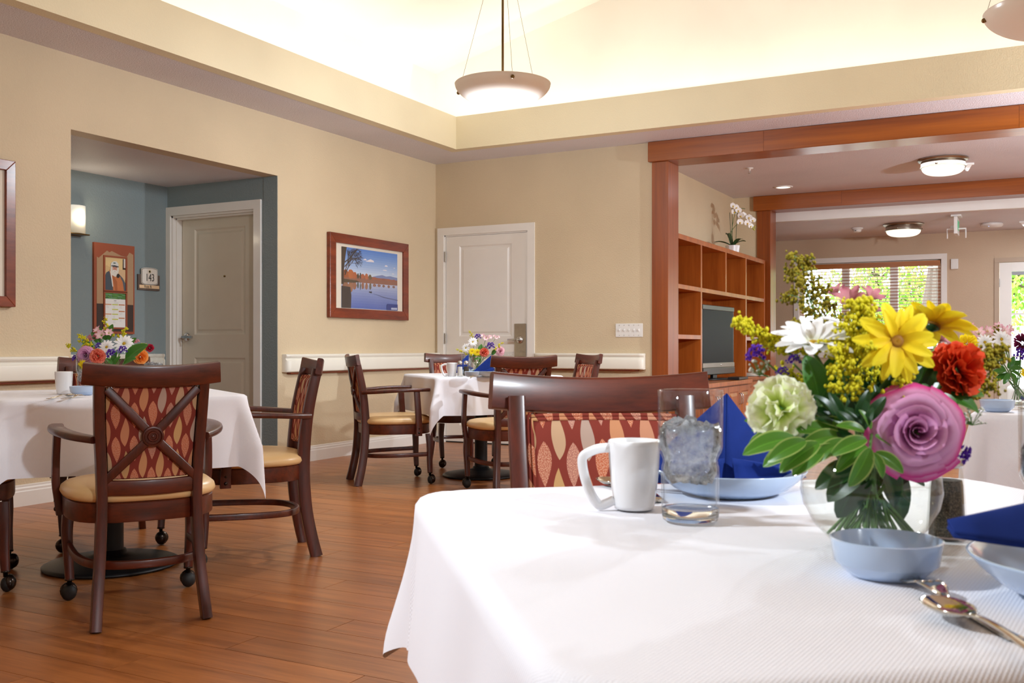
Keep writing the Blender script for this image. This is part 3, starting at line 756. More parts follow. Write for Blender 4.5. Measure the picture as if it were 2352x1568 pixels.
def make_cloth(label, h, over, seedv, flare=0.30, fold=0.013, tipf=1.0, corners=None, half=0.457, sidefl=0.05, rcorner=0.045, sag=0.0):
    """square cloth: flat on the table, rounded over its edge, hanging in soft folds, the corners standing out as cones"""
    o = empty('x'); bpy.data.objects.remove(o)
    rnd = random.Random(seedv); N = 96; Sz = half+over; ph = [rnd.uniform(0, 6.28) for _ in range(8)]
    rc = rcorner; rr = 0.016
    cs = corners or (1, 1, 1, 1)
    m = MB()
    # denser sampling in the hanging part
    ts = []
    for i in range(N+1):
        t = -1+2*i/N; ts.append(t)
    def f(u, v):
        p = (2*u-1)*Sz; q = (2*v-1)*Sz
        bx = max(-half+rc, min(half-rc, p)); by = max(-half+rc, min(half-rc, q))
        dx, dy = p-bx, q-by; dist = math.hypot(dx, dy)
        if dist <= rc: return Vector((p, q, h+0.0012*math.sin(9*p+ph[0])*math.sin(8*q+ph[1])))
        nx, ny = dx/dist, dy/dist; rho = dist-rc
        ex, ey = bx+nx*rc, by+ny*rc
        # rounding over the edge, then hanging
        if rho < rr*PI/2: a = rho/rr; out = rr*math.sin(a); z = h-rr*(1-math.cos(a)); hang = 0
        else: hang = rho-rr*PI/2; out = rr; z = h-rr-hang
        k = min(1, hang/0.12)
        corner = abs(2*nx*ny)                                                    # 0 on a side, 1 on the diagonal
        qi = (0 if nx > 0 else 1) if ny > 0 else (3 if nx > 0 else 2)
        along = (by if abs(nx) > abs(ny) else bx)
        wave = fold*k*(math.sin(13*along+ph[qi])+0.6*math.sin(23*along+ph[qi+4]))*(1-corner)
        near = math.exp(-((half-abs(along))/0.10)**2)*(1-corner)
        if sag:
            g_ = 1-(1/max(abs(nx), abs(ny))-1)/0.4142; z -= sag*hang*g_*(math.exp(-max(0, half-rc-abs(along))/0.25))
        out += sidefl*hang+wave-0.020*k*near
        out += cs[qi]*flare*(corner**2.2)*(hang if hang < 0.20 else 0.20+(hang-0.20)*0.05)
        z += 0.02*hang*corner**2*cs[qi]
        # gather the corner cloth toward the diagonal so that it stands as a cone
        if corner > 0.02 and hang > 0:
            sx = 1 if nx > 0 else -1; sy = 1 if ny > 0 else -1; g = 0.35*min(1, hang/0.1)
            nx2 = nx*(1-g)+sx*0.7071*g; ny2 = ny*(1-g)+sy*0.7071*g; l = math.hypot(nx2, ny2); nx, ny = nx2/l, ny2/l
        return Vector((ex+nx*out, ey+ny*out, z))
    m.grid(f, N, N, lambda u, v: (2*u*Sz, 2*v*Sz))
    co = m.build('tablecloth', M_cloth, None, smooth=True)
    tag(co, label, 'tablecloth', 'white square tablecloths')
    return co
tables = [  # x, y, angle, height
    (-3.520, 2.980, 57, 0.740), (-3.600, 6.314, 48, 0.735), (-0.197, 1.223, 39.4, 0.715), (0.293, 3.773, -2, 0.735), (0.331, 6.216, -2, 0.735)]
H0 = 0.733
tab0 = make_table('pedestal table at the left in front of the blue niche', 0.737)
tlabels = ['pedestal table at the left, in front of the blue niche', 'pedestal table before the white door, round black foot showing', 'pedestal table nearest the viewer, at lower right', 'pedestal table at the right edge behind the nearest bouquet', 'farthest pedestal table, at the right edge by the wide opening']
clabels = ['white tablecloth on the left table, a corner hanging over the side chair', 'white tablecloth on the middle table before the white door, pointed corner in front', 'white tablecloth filling the lower right, on the nearest table', 'white tablecloth with a deep fold at the right edge, behind the nearest bouquet', 'shaded tablecloth on the farthest table at the right edge']
for i, (x, y, a, h) in enumerate(tables):
    t = tab0 if i == 0 else make_table(tlabels[i], h-0.003)
    t.location = (x, y, 0); t.rotation_euler = (0, 0, ang(a)); t['label'] = tlabels[i]
    if i == 2: c = make_cloth(clabels[i], h, 0.178, 11, flare=0.27, fold=0.006, sidefl=0.12, rcorner=0.075, sag=0.34)
    elif i == 0: c = make_cloth(clabels[i], h, 0.300, 3, flare=0.34, fold=0.008)
    elif i == 1: c = make_cloth(clabels[i], h, 0.270, 5, flare=0.40, fold=0.012)
    else: c = make_cloth(clabels[i], h, 0.320, 20+i, flare=0.14, fold=0.022)
    c.location = (x, y, 0); c.rotation_euler = (0, 0, ang(a))
# ================================================================== PENDANT BOWLS
def make_pendant(label, x, y, ztop):
    root = empty('pendant_lamp', (x, y, 2.46), 0, label, 'lamp', 'hanging glass bowl lamps')
    R = 0.305; h = 0.145; prof = []
    for k in range(15):
        t = k/14; r = R*math.sin(t*PI/2*0.985)**0.92 if t > 0 else 0.0005; prof.append((max(r, 0.0005), h*(1-math.cos(t*PI/2))**0.80))
    prof.append((R+0.001, h+0.003)); prof.append((R-0.004, h+0.003))
    for k in range(13, -1, -1):
        r, z = prof[k]; prof.append((max(0.0004, r-0.004), z+0.004))
    MB().lathe(prof, 56, cap=False).build('glass_bowl', M_lampglass, root, smooth=True)
    zt = ztop-2.46
    MB().lathe([(0.0075, 0.05), (0.0075, zt-0.02)], 12).build('rod', M_brass, root, smooth=True)
    MB().lathe([(0.07, zt-0.022), (0.07, zt-0.015), (0.045, zt), (0.0002, zt)], 24).build('canopy', M_brass, root, smooth=True)
    hub = MB(); hub.lathe([(0.016, 1.07), (0.020, 1.075), (0.020, 1.11), (0.016, 1.115)], 14); hub.build('wire_hub', M_brass, root, smooth=True)
    MB().lathe([(0.05, 0.085), (0.055, 0.09), (0.05, 0.10), (0.012, 0.105)], 20).build('socket_plate', M_brass, root, smooth=True)
    for k in range(3):
        a = math.radians(-78+120*k+YAW*57.3)
        c, s_ = math.cos(a), math.sin(a); r0 = R*0.955
        MB().tube([(c*r0, s_*r0, h+0.002), (c*0.018, s_*0.018, 1.09)], 0.0014, 5).build('wire', M_steel, root, smooth=True)
        f = MB(); f.ball((c*(r0+0.010), s_*(r0+0.010), h-0.028), 0.0125, 12, 7); f.tube([(c*r0, s_*r0, h+0.006), (c*(r0-0.002), s_*(r0-0.002), h-0.02), (c*(r0+0.006), s_*(r0+0.006), h-0.028)], 0.004, 6)
        f.build('finial', M_brass, root, smooth=True)
        b = MB(); b.ball((0.075*math.cos(a+1), 0.075*math.sin(a+1), 0.072), 0.021, 10, 6, (1, 1, 1.35))
        b.build('bulb', emis('lamp_bulb', (1, 0.95, 0.86, 1), 14), root, smooth=True)
    return root
make_pendant('frosted glass bowl lamp hanging on a rod before the bright vaulted ceiling', -3.025, 5.585, 3.66+0.252*2.275)
make_pendant('frosted glass bowl lamp cut by the top right corner of the picture', 0.045, 5.60, 3.66+0.252*2.255)

# ================================================================== FLUSH CEILING LIGHTS, DOWNLIGHT, CEILING DEVICES
M_opal = emis('opal_lit_glass', (1, 0.93, 0.74, 1), 2.6)
def flush_light(label, x, y, z, r):
    root = empty('ceiling_light', (x, y, z), 0, label, 'lamp', 'round flush ceiling lights')
    MB().lathe([(0.02, 0), (r*1.16, -0.002), (r*1.18, -0.012), (r*1.12, -0.026), (r*1.02, -0.030)], 40).build('mounting_rim', M_steel, root, auto=40)
    MB().lathe([(r*1.0, -0.028), (r*1.02, -0.034), (r*1.02, -0.072), (r*1.05, -0.078), (r*1.05, -0.084), (r*0.99, -0.086)], 40).build('metal_band', M_steel, root, auto=40)
    pr = [(r*0.985*math.cos(t*PI/2)**0.55 if t < 1 else 0.0004, -0.084-0.072*math.sin(t*PI/2)) for t in sub(0, 1, 10)]
    MB().lathe(pr, 40).build('glass_dish', M_opal, root, smooth=True)
    k = MB()
    for a in (0.3, 2.4, 4.5):
        k.ball((r*1.06*math.cos(a), r*1.06*math.sin(a), -0.066), 0.012, 8, 5)
    for i, a in enumerate((0.3, 2.4, 4.5)):
        MB().ball((r*1.06*math.cos(a), r*1.06*math.sin(a), -0.066), 0.012, 8, 5).build('thumb_screw', M_steel, root, smooth=True)
    return root
flush_light('round nickel ceiling light with glowing opal dish, the larger one, between the two wood beams', -0.829, 10.42, ZC, 0.195)
flush_light('round nickel ceiling light with glowing dish on the far ceiling over the window', -1.503, 13.20, 2.46, 0.205)
dl = empty('recessed_downlight', (-2.568, 11.40, ZC), 0, 'small recessed downlight left in the lounge ceiling above the orchid', 'lamp')
MB().lathe([(0.105, 0), (0.105, -0.006), (0.082, -0.010), (0.078, -0.004), (0.078, 0.0)], 32, cap=False).build('trim_ring', M_whiteplastic, dl, smooth=True)
MB().lathe([(0.078, -0.003), (0.0004, -0.0035)], 32).build('lens', emis('downlight_lens', (1, 0.96, 0.86, 1), 4.0), dl)
sp_ = empty('fire_sprinkler', (-2.60, 10.04, ZC), 0, 'small white fire sprinkler on the lounge ceiling, left of the downlight', 'sprinkler')
MB().lathe([(0.038, 0), (0.036, -0.006), (0.012, -0.012), (0.010, -0.03), (0.0004, -0.031)], 20).build('escutcheon', M_whiteplastic, sp_, smooth=True)
m = MB(); m.lathe([(0.017, -0.052), (0.017, -0.055), (0.0004, -0.056)], 16)
for a in (0, PI): m.tube([(0.009*math.cos(a), 0.009*math.sin(a), -0.028), (0.013*math.cos(a), 0, -0.042), (0.002*math.cos(a), 0, -0.054)], 0.002, 6)
m.build('deflector', M_chrome, sp_, smooth=True)
sd = empty('smoke_detector', (-2.075, 13.35, 2.46), 0, 'small white smoke detector on the far ceiling, left of the round light', 'detector')
MB().lathe([(0.072, 0), (0.074, -0.012), (0.066, -0.020), (0.056, -0.022)], 28).build('base', M_whiteplastic, sd, smooth=True)
MB().lathe([(0.055, -0.020), (0.050, -0.046), (0.030, -0.056), (0.0004, -0.057)], 28).build('sensor_cap', M_whiteplastic, sd, smooth=True)
MB().box(-0.02, -0.052, -0.044, 0.0, -0.046, -0.034).build('slot', M_black, sd)
ap = empty('wireless_access_point', (-0.53, 13.62, 2.46), 0, 'flat white rounded access point on the far ceiling near the right edge', 'access point')
MB().lathe([(0.118, 0), (0.126, -0.010), (0.128, -0.026), (0.112, -0.044), (0.06, -0.052), (0.0004, -0.053)], 36).build('shell', M_whiteplastic, ap, smooth=True)
MB().lathe([(0.100, 0.0), (0.104, -0.004), (0.104, -0.007)], 36).build('mount_ring', M_grey, ap)
MB().ball((-0.03, -0.10, -0.047), 0.005, 8, 5).build('status_light', emis('blue_led', (0.3, 0.5, 1, 1), 3), ap)
dt = empty('motion_sensor', (-0.175, 13.60, 2.46), 0, 'white pyramid-shaped sensor on the far ceiling at the right edge', 'sensor')
MB().box(-0.055, -0.055, -0.022, 0.055, 0.055, 0).build('base', M_whiteplastic, dt, bevel=0.004)
MB().lathe([(0.052, -0.022), (0.012, -0.062), (0.0004, -0.063)], 4, Matrix.Rotation(PI/4, 4, 'Z')).build('lens', M_whiteplastic, dt)
s2 = empty('smoke_detector', (-0.64, 10.80, ZC), 0.4, 'white pyramid-shaped detector right behind the larger ceiling light', 'detector')
MB().box(-0.05, -0.05, -0.020, 0.05, 0.05, 0).build('base', M_whiteplastic, s2, bevel=0.003)
MB().lathe([(0.048, -0.02), (0.010, -0.075), (0.0004, -0.076)], 4, Matrix.Rotation(PI/4, 4, 'Z')).build('cone', M_whiteplastic, s2)
# EXIT sign hanging edge-on, with two emergency heads
ex = empty('exit_sign', (-0.86, 12.62, 2.46), 0, 'white hanging EXIT sign seen nearly edge-on on the far ceiling, green letters', 'sign')
B(-0.055, -0.10, -0.022, 0.055, 0.10, 0).build('ceiling_plate', M_whiteplastic, ex, bevel=0.003)
B(-0.019, -0.15, -0.225, 0.019, 0.15, -0.03).build('sign_box', M_whiteplastic, ex, bevel=0.004)
def text(body, size, mat, parent, loc, rot, name='lettering', ext=0.0006, align='CENTER', font_w=1.0):
    c = bpy.data.curves.new(name, 'FONT'); c.body = body; c.size = size; c.align_x = align; c.align_y = 'CENTER'; c.extrude = ext; c.resolution_u = 3
    tmp = bpy.data.objects.new('tmp', c); COL.objects.link(tmp); bpy.context.view_layer.update()
    me = bpy.data.meshes.new_from_object(tmp.evaluated_get(bpy.context.evaluated_depsgraph_get())); me.name = name
    bpy.data.objects.remove(tmp); bpy.data.curves.remove(c); me.materials.clear(); me.materials.append(mat)
    o = bpy.data.objects.new(name, me); link(o, parent); o.location = loc; o.rotation_euler = rot; o.scale = (font_w, 1, 1); return o
M_green = emis('green_exit_letter', (0.05, 0.55, 0.25, 1), 0.6)
text('EXIT', 0.16, M_green, ex, (0.0205, 0, -0.128), (PI/2, 0, PI/2), font_w=0.78)
hd = MB(); hd.box(-0.10, -0.02, -0.165, 0.10, 0.02, -0.150)
hd.build('lamp_arm', M_whiteplastic, ex)
for sx in (-1, 1):
    MB().lathe([(0.008, 0), (0.008, -0.115), (0.0003, -0.116)], 10, Matrix.Translation((0.098*sx, 0, -0.15))).build('hanging_tube', M_whiteplastic, ex, smooth=True)
B(-0.062, -0.03, -0.150, -0.022, 0.03, -0.120).build('test_box', M_whiteplastic, ex, bevel=0.003)

# ================================================================== WALL SCONCE, RESIDENT BOARD, ROOM SIGN (on the blue niche wall X = XN)
sc = empty('wall_sconce', (XN, 5.13, 1.90), 0, 'lit half-cylinder glass sconce on the blue niche wall', 'lamp')
def sconce():
    m = MB(); n = 20; vs = []
    for k, z in enumerate((-0.105, 0.105)):
        for i in range(n+1):
            a = -PI/2+PI*i/n; vs.append((0.012+0.092*math.cos(a), 0.085*math.sin(a), z))
    m.add(vs, [(i, i+1, n+2+i, n+1+i) for i in range(n)])
    return m
M_sconce = bpy.data.materials.new('lit_sconce_glass'); M_sconce.use_nodes = True
def _sc():
    nt = M_sconce.node_tree; p = nt.nodes['Principled BSDF']; v = coords(nt); sp = nd(nt, 'ShaderNodeSeparateXYZ'); nt.links.new(v, sp.inputs[0])
    f = math_n(nt, 'MULTIPLY_ADD', sp.outputs[2], 4.8, 0.5, clamp=True)
    c = ramp(nt, f, [(0, (0.75, 0.62, 0.34, 1)), (0.25, (1, 0.88, 0.6, 1)), (0.6, (1, 0.95, 0.82, 1))])
    nt.links.new(c, p.inputs['Emission Color']); p.inputs['Base Color'].default_value = (0.9, 0.85, 0.7, 1)
    nt.links.new(ramp(nt, f, [(0, (0.35, 0.35, 0.35, 1)), (0.5, (1, 1, 1, 1))]), p.inputs['Emission Strength'])
_sc()
M_sconce.node_tree.nodes['Principled BSDF'].inputs['Roughness'].default_value = 0.3
sconce().build('glass_shade', M_sconce, sc, smooth=True, solid=0.004)
B(0, -0.07, -0.12, 0.012, 0.07, 0.11).build('back_plate', M_brass, sc, bevel=0.002)
B(0.0, -0.088, -0.116, 0.095, 0.088, -0.106).build('bottom_bar', M_brass, sc, bevel=0.002)
# resident's board: rust panel with mountain outline, two small frames
M_rust = plain('rust_board', rgb(150, 74, 44), 0.5, var=0.04)
M_board_tan = plain('tan_board', rgb(172, 138, 104), 0.5, var=0.03)
M_board_dark = plain('dark_brown_board', rgb(58, 42, 36), 0.5, var=0.05)
def flat(c, n, rough=0.6): return plain(n, c, rough, var=0.02)
rb = empty('resident_board', (XN, 5.512, 1.395), 0, 'tall rust-brown display board on the blue niche wall, two small frames on it', 'board')
hw, hh = 0.195, 0.355
def face(pts, x0, x1): # polygon in the (Y, Z) plane facing +X
    return MB().prism([(p[0], p[1]) for p in pts], x0, x1, Matrix(((0, 0, 1, 0), (1, 0, 0, 0), (0, 1, 0, 0), (0, 0, 0, 1))))
face([(-hw, -hh), (hw, -hh), (hw, hh), (-hw, hh)], 0.0, 0.020).build('backing_panel', M_rust, rb)
face([(-0.172, -0.12), (0.180, -0.12), (0.180, 0.285), (0.142, 0.300), (0.115, 0.262), (0.06, 0.268), (-0.03, 0.298), (-0.052, 0.286), (-0.075, 0.298), (-0.155, 0.235), (-0.172, 0.243)], 0.020, 0.0225).build('mountain_panel', M_board_tan, rb)
face([(-0.172, -0.335), (0.180, -0.335), (0.180, -0.1205), (-0.172, -0.1205)], 0.020, 0.0225).build('lower_panel', M_board_dark, rb)
def small_frame(zc, w, h, nm, label):
    o = empty(nm, (0.0225, 0.0, zc)); COL.objects.unlink(o); link(o, rb)
    if label: o['label'] = label
    m = MB(); t = 0.013
    for a in ((-w, -h, w, -h+t), (-w, h-t, w, h), (-w, -h+t, -w+t, h-t), (w-t, -h+t, w, h-t)):
        m.box(0, a[0], a[1], 0.010, a[2], a[3])
    m.build('frame', M_rust, o)
    return o
def quad(parent, name, mat, y0, z0, y1, z1, x):
    return face([(y0, z0), (y1, z0), (y1, z1), (y0, z1)], x, x+0.0006).build(name, mat, parent)
pf = small_frame(0.118, 0.113, 0.142, 'portrait_frame', 'small rust frame with a printed portrait')
pw, ph_ = 0.100, 0.129
pr = face([(-pw, -ph_), (pw, -ph_), (pw, ph_), (-pw, ph_)], 0.001, 0.0016)
# printed portrait: person in a white cap, grey jacket and orange hooded top
layers = [
    (rgb(206, 170, 110), [(-pw, -ph_), (pw, -ph_), (pw, ph_), (-pw, ph_)]),
    (rgb(226, 196, 138), [(-pw, 0.06), (pw, 0.02), (pw, ph_), (-pw, ph_)]),
    (rgb(60, 40, 30), [(0.072, 0.04), (pw, 0.04), (pw, ph_-0.004), (0.074, ph_-0.004)]),
    (rgb(214, 206, 196), [(0.083, 0.055), (pw, 0.055), (pw, ph_-0.004), (0.083, ph_-0.004)]),
    (rgb(214, 180, 128), [(-pw, -0.03), (-0.04, -0.03), (-0.05, 0.052), (-0.08, 0.065), (-pw, 0.06)]),
    (rgb(212, 176, 134), [(0.03, -0.06), (pw, -0.04), (pw, 0.035), (0.03, 0.04)]),
    (rgb(70, 78, 88), [(-pw, -ph_), (-0.02, -ph_), (-0.03, -0.02), (-0.06, 0.022), (-0.085, 0.008), (-0.098, -0.02)]),
    (rgb(84, 90, 98), [(0.06, -ph_), (pw, -ph_), (pw, -0.07), (0.075, -0.03), (0.04, 0.0)]),
    (rgb(196, 116, 66), [(-0.02, -ph_), (0.085, -ph_), (0.072, -0.06), (0.045, -0.015), (-0.02, 0.03), (-0.058, 0.032), (-0.045, -0.02), (-0.028, -0.06)]),
    (rgb(170, 94, 50), [(0.0, -ph_), (0.02, -ph_), (0.018, -0.06), (-0.03, 0.0), (-0.034, 0.006)]),
    (rgb(226, 224, 218), [(-0.045, 0.0), (-0.028, -0.10), (-0.020, -0.10), (-0.034, 0.002), (-0.052, 0.022)]),
    (rgb(222, 216, 206), [(-0.048, 0.02), (-0.03, -0.01), (0.0, -0.022), (0.022, -0.012), (0.034, 0.03), (0.032, 0.06), (-0.044, 0.06)]),
    (rgb(206, 152, 128), [(-0.026, 0.028), (0.014, 0.026), (0.020, 0.062), (-0.028, 0.062)]),
    (rgb(178, 112, 96), [(-0.010, 0.036), (0.000, 0.036), (-0.001, 0.056), (-0.007, 0.056)]),
    (rgb(96, 66, 58), [(-0.024, 0.053), (-0.012, 0.053), (-0.012, 0.057), (-0.024, 0.057)]),
    (rgb(96, 66, 58), [(0.004, 0.053), (0.016, 0.053), (0.016, 0.057), (0.004, 0.057)]),
    (rgb(236, 232, 226), [(-0.026, 0.020), (0.012, 0.019), (0.008, 0.031), (-0.020, 0.032)]),
    (rgb(150, 84, 76), [(-0.013, 0.021), (0.002, 0.021), (0.001, 0.024), (-0.012, 0.024)]),
    (rgb(216, 216, 212), [(-0.046, 0.062), (0.030, 0.058), (0.028, 0.084), (0.008, 0.102), (-0.022, 0.100), (-0.042, 0.084)]),
    (rgb(60, 62, 66), [(-0.040, 0.060), (0.030, 0.055), (0.030, 0.063), (-0.010, 0.070), (-0.040, 0.066)]),
    (rgb(84, 104, 100), [(-0.022, 0.082), (0.002, 0.082), (0.0, 0.091), (-0.020, 0.091)]),
    (rgb(46, 34, 28), [(0.014, -0.028), (0.034, -0.028), (0.042, -0.012), (0.034, 0.004), (0.018, 0.004), (0.010, -0.012)]),
]
pm = MB(); pmats = []
for k, (c, pts) in enumerate(layers):
    pm.m = k; pmats.append(flat(c, 'print_ink'))
    q = face(pts, 0.0012+0.00025*k, 0.0014+0.00025*k); pm.add(q.v, q.f)
pm.build('portrait_print', pmats, pf)
sf = small_frame(-0.168, 0.113, 0.148, 'schedule_frame', 'small rust frame with a printed schedule')
pm = MB(); pmats = []; k = 0
M_line = flat(rgb(170, 170, 168), 'print_grey'); inks = {}
def ink(c):
    if c not in inks: inks[c] = flat(rgb(*c), 'print_ink')
    return inks[c]
def pq(mb, mats, c, y0, z0, y1, z1, lvl):
    mat = ink(c)
    if mat not in mats: mats.append(mat)
    mb.m = mats.index(mat); q = face([(y0, z0), (y1, z0), (y1, z1), (y0, z1)], 0.0012+0.0003*lvl, 0.0014+0.0003*lvl); mb.add(q.v, q.f)
pq(pm, pmats, (232, 230, 226), -0.1, -0.135, 0.1, 0.135, 0)
rr_ = random.Random(3)
for j in range(9):                                                             # little printed field of green rows
    z = 0.135-0.0052*(j+1); cs_ = [(72, 120, 52), (96, 150, 66), (52, 92, 46), (110, 150, 120), (84, 132, 58)]
    y = -0.1
    while y < 0.1:
        w = rr_.uniform(0.012, 0.05); pq(pm, pmats, cs_[rr_.randrange(5)], y, z, min(0.1, y+w), z+0.0052, 1); y += w
pq(pm, pmats, (150, 148, 146), -0.012, 0.072, 0.012, 0.078, 1); pq(pm, pmats, (190, 188, 186), -0.095, 0.066, 0.095, 0.0665, 1)
pq(pm, pmats, (176, 174, 172), -0.010, 0.056, 0.032, 0.059, 1)
for (y, z, c) in ((-0.064, 0.040, (206, 150, 112)), (0.0, 0.040, (196, 198, 84)), (0.064, 0.040, (190, 122, 78)), (0.0, 0.002, (196, 198, 84)), (0.064, -0.012, (190, 122, 78)), (-0.064, -0.036, (206, 150, 112)), (0.0, -0.036, (196, 198, 84)), (0.064, -0.066, (190, 122, 78)), (0.0, -0.076, (196, 198, 84))):
    pq(pm, pmats, c, y-0.029, z, y+0.029, z+0.0085, 1)
    for i in range(3): pq(pm, pmats, (186, 186, 188), y-0.020, z-0.008-0.007*i, y-0.020+rr_.uniform(0.012, 0.03), z-0.0065-0.007*i, 1)
pm.build('schedule_print', pmats, sf)
# room sign
rs = empty('room_sign', (XN, 5.862, 1.468), 0, 'room number sign 143 with name strip on the blue niche wall', 'sign')
M_wood_sign = wood('grey_brown_sign_wood', rgb(74, 60, 54), rgb(112, 94, 84), 0.5, (3, 3, 0.4), 6, 0)
M_signwhite = plain('sign_white', rgb(222, 214, 204), 0.5, var=0.01)
M_ink = plain('black_ink', rgb(28, 26, 26), 0.6)
face([(-0.113, -0.066), (0.113, -0.066), (0.113, 0.062), (-0.113, 0.062)], 0, 0.014).build('backer', M_wood_sign, rs, bevel=0.001)
def shield(k):
    w, zb_, zt_ = 0.084*k, 0.012, 0.090
    top = [(w*math.cos(math.radians(a))*1.0, 0.060*k+0.045+0.016*k*math.sin(math.radians(a))) for a in range(0, 181, 15)]
    bot = [(w*math.cos(math.radians(a))*1.0, -0.052*k+0.045+0.016*k*math.sin(math.radians(a))) for a in range(180, 361, 15)]
    return top+bot
for nm, k, m_, a, b in (('plate_edge', 1.0, M_signwhite, 0.014, 0.021), ('plate_line', 0.955, M_ink, 0.021, 0.0214), ('plate_face', 0.915, M_signwhite, 0.0214, 0.0220)):
    face(shield(k), a, b).build(nm, m_, rs)
text('143', 0.088, M_ink, rs, (0.0226, 0.002, 0.036), (PI/2, 0, PI/2), font_w=0.72)
MB().lathe([(0.012, 0), (0.0135, 0.0006), (0.009, 0.0006), (0.008, 0)], 18, Matrix.Translation((0.0221, 0, 0.088)) @ Matrix.Rotation(PI/2, 4, 'Y')).build('emblem', plain('pale_gold_emblem', rgb(206, 190, 150), 0.5), rs)
face([(-0.102, -0.050), (0.104, -0.050), (0.104, -0.024), (-0.102, -0.024)], 0.014, 0.0165).build('name_strip', plain('cream_strip', rgb(226, 192, 152), 0.5), rs)
text('Ross B.', 0.030, M_ink, rs, (0.0170, -0.012, -0.037), (PI/2, 0, PI/2), font_w=0.9)

# ================================================================== FRAMED PICTURES (on the left wall, facing +X)
M_mat = plain('cream_picture_mat', rgb(226, 216, 200), 0.7, var=0.01)
M_pane = thin_glass('picture_glass', refl=0.5)
def picture(name, label, y0, y1, z0, z1, bw, group=None):
    yc, zc = (y0+y1)/2, (z0+z1)/2; hw, hh = (y1-y0)/2, (z1-z0)/2
    o = empty(name, (XL, yc, zc), 0, label, 'picture', group)
    for nm, pts in (('frame_side', [(-hw, -hh), (-hw+bw, -hh+bw), (-hw+bw, hh-bw), (-hw, hh)]), ('frame_side', [(hw, -hh), (hw, hh), (hw-bw, hh-bw), (hw-bw, -hh+bw)]),
                    ('frame_side', [(-hw, -hh), (hw, -hh), (hw-bw, -hh+bw), (-hw+bw, -hh+bw)]), ('frame_side', [(-hw, hh), (-hw+bw, hh-bw), (hw-bw, hh-bw), (hw, hh)])):
        face(pts, 0.0, 0.038).build(nm, M_frame, o, bevel=0.003)
    face([(-hw+bw, -hh+bw), (hw-bw, -hh+bw), (hw-bw, hh-bw), (-hw+bw, hh-bw)], 0.0, 0.020).build('mat_board', M_mat, o)
    return o, hw-bw, hh-bw
po_, iw, ih = picture('framed_picture', 'wood-framed lake landscape photograph hanging between the niche and the white door', 6.680, 7.856, 1.186, 1.904, 0.082)
pw, ph_ = 0.420, 0.262
lay = []
def L(c, pts): lay.append((c, pts))
for k in range(12):                                                            # sky bands, paler to the horizon
    t0, t1 = k/12, (k+1)/12; c = tuple(int(a+(b-a)*((k+0.5)/12)**0.8) for a, b in zip((214, 222, 232), (84, 128, 204)))
    L(c, [(-pw, 0.02+(ph_-0.02)*t0), (pw, 0.02+(ph_-0.02)*t0), (pw, 0.02+(ph_-0.02)*t1), (-pw, 0.02+(ph_-0.02)*t1)])
for k in range(10):                                                            # lake bands
    t0, t1 = k/10, (k+1)/10; c = tuple(int(a+(b-a)*((k+0.5)/10)**0.7) for a, b in zip((188, 196, 214), (88, 106, 176)))
    L(c, [(-pw, -0.03-(ph_-0.03)*t1), (pw, -0.03-(ph_-0.03)*t1), (pw, -0.03-(ph_-0.03)*t0), (-pw, -0.03-(ph_-0.03)*t0)])
L((122, 134, 176), [(0.03, 0.0), (pw, 0.0), (pw, 0.042), (0.36, 0.046), (0.30, 0.052), (0.24, 0.044), (0.18, 0.054), (0.10, 0.042), (0.03, 0.03)])
L((142, 98, 80), [(-pw, -0.035), (pw, -0.030), (pw, 0.018), (0.30, 0.020), (0.22, 0.024), (0.15, 0.022), (0.05, 0.026), (-0.1, 0.03), (-pw, 0.03)])
r3 = random.Random(12)
def tree_blob(y, z, w, h, c):
    n = 14; L(c, [(y+w*math.cos(2*PI*i/n)*r3.uniform(0.75, 1.15), z+h*math.sin(2*PI*i/n)*r3.uniform(0.78, 1.12)) for i in range(n)])
for y, w, h, c in ((-0.36, 0.06, 0.075, (170, 84, 40)), (-0.29, 0.05, 0.085, (196, 100, 44)), (-0.235, 0.04, 0.06, (186, 92, 46)), (-0.185, 0.018, 0.05, (66, 62, 44)), (-0.15, 0.012, 0.06, (54, 52, 44)), (-0.115, 0.03, 0.05, (182, 96, 56)), (-0.06, 0.03, 0.055, (190, 100, 56)), (-0.005, 0.026, 0.05, (110, 92, 60)), (0.06, 0.035, 0.024, (176, 92, 58)), (0.13, 0.035, 0.02, (168, 96, 70)), (0.2, 0.03, 0.02, (150, 84, 60)), (0.28, 0.03, 0.022, (170, 94, 66)), (0.36, 0.03, 0.02, (160, 90, 66))):
    c = tuple(int(v*0.8+22) for v in c); tree_blob(y, 0.008+h*0.30, w*0.9, h*0.5, c)
    c2 = tuple(int(v*0.62+46) for v in c); tree_blob(y, -0.036-h*0.45, w*0.75, h*0.62, c2)
L((84, 70, 52), [(-pw, -0.045), (-0.24, -0.040), (-0.16, -0.028), (-0.2, -0.018), (-pw, -0.012)])
for a in ((0.10, 0.165, 0.13, 0.018), (0.02, 0.172, 0.07, 0.012), (0.24, 0.14, 0.05, 0.012), (0.22, 0.10, 0.07, 0.008), (0.35, 0.075, 0.04, 0.006), (0.37, 0.13, 0.03, 0.005)):
    y, z, w, h = a; L((226, 220, 226), [(y-w/2-0.11, z-h*0.4), (y+w/2-0.11, z-h*0.3), (y+w/2-0.12, z+h*0.5), (y-0.10, z+h), (y-w/2-0.08, z+h*0.2)] if z > 0.15 else [(y-w/2, z-h/2), (y+w/2, z-h/2), (y+w*0.3, z+h/2), (y-w*0.25, z+h/2)])
L((70, 56, 44), [(-pw, -0.06), (-0.388, -0.06), (-0.384, 0.06), (-0.372, 0.14), (-0.36, 0.2), (-0.345, ph_), (-pw, ph_)])
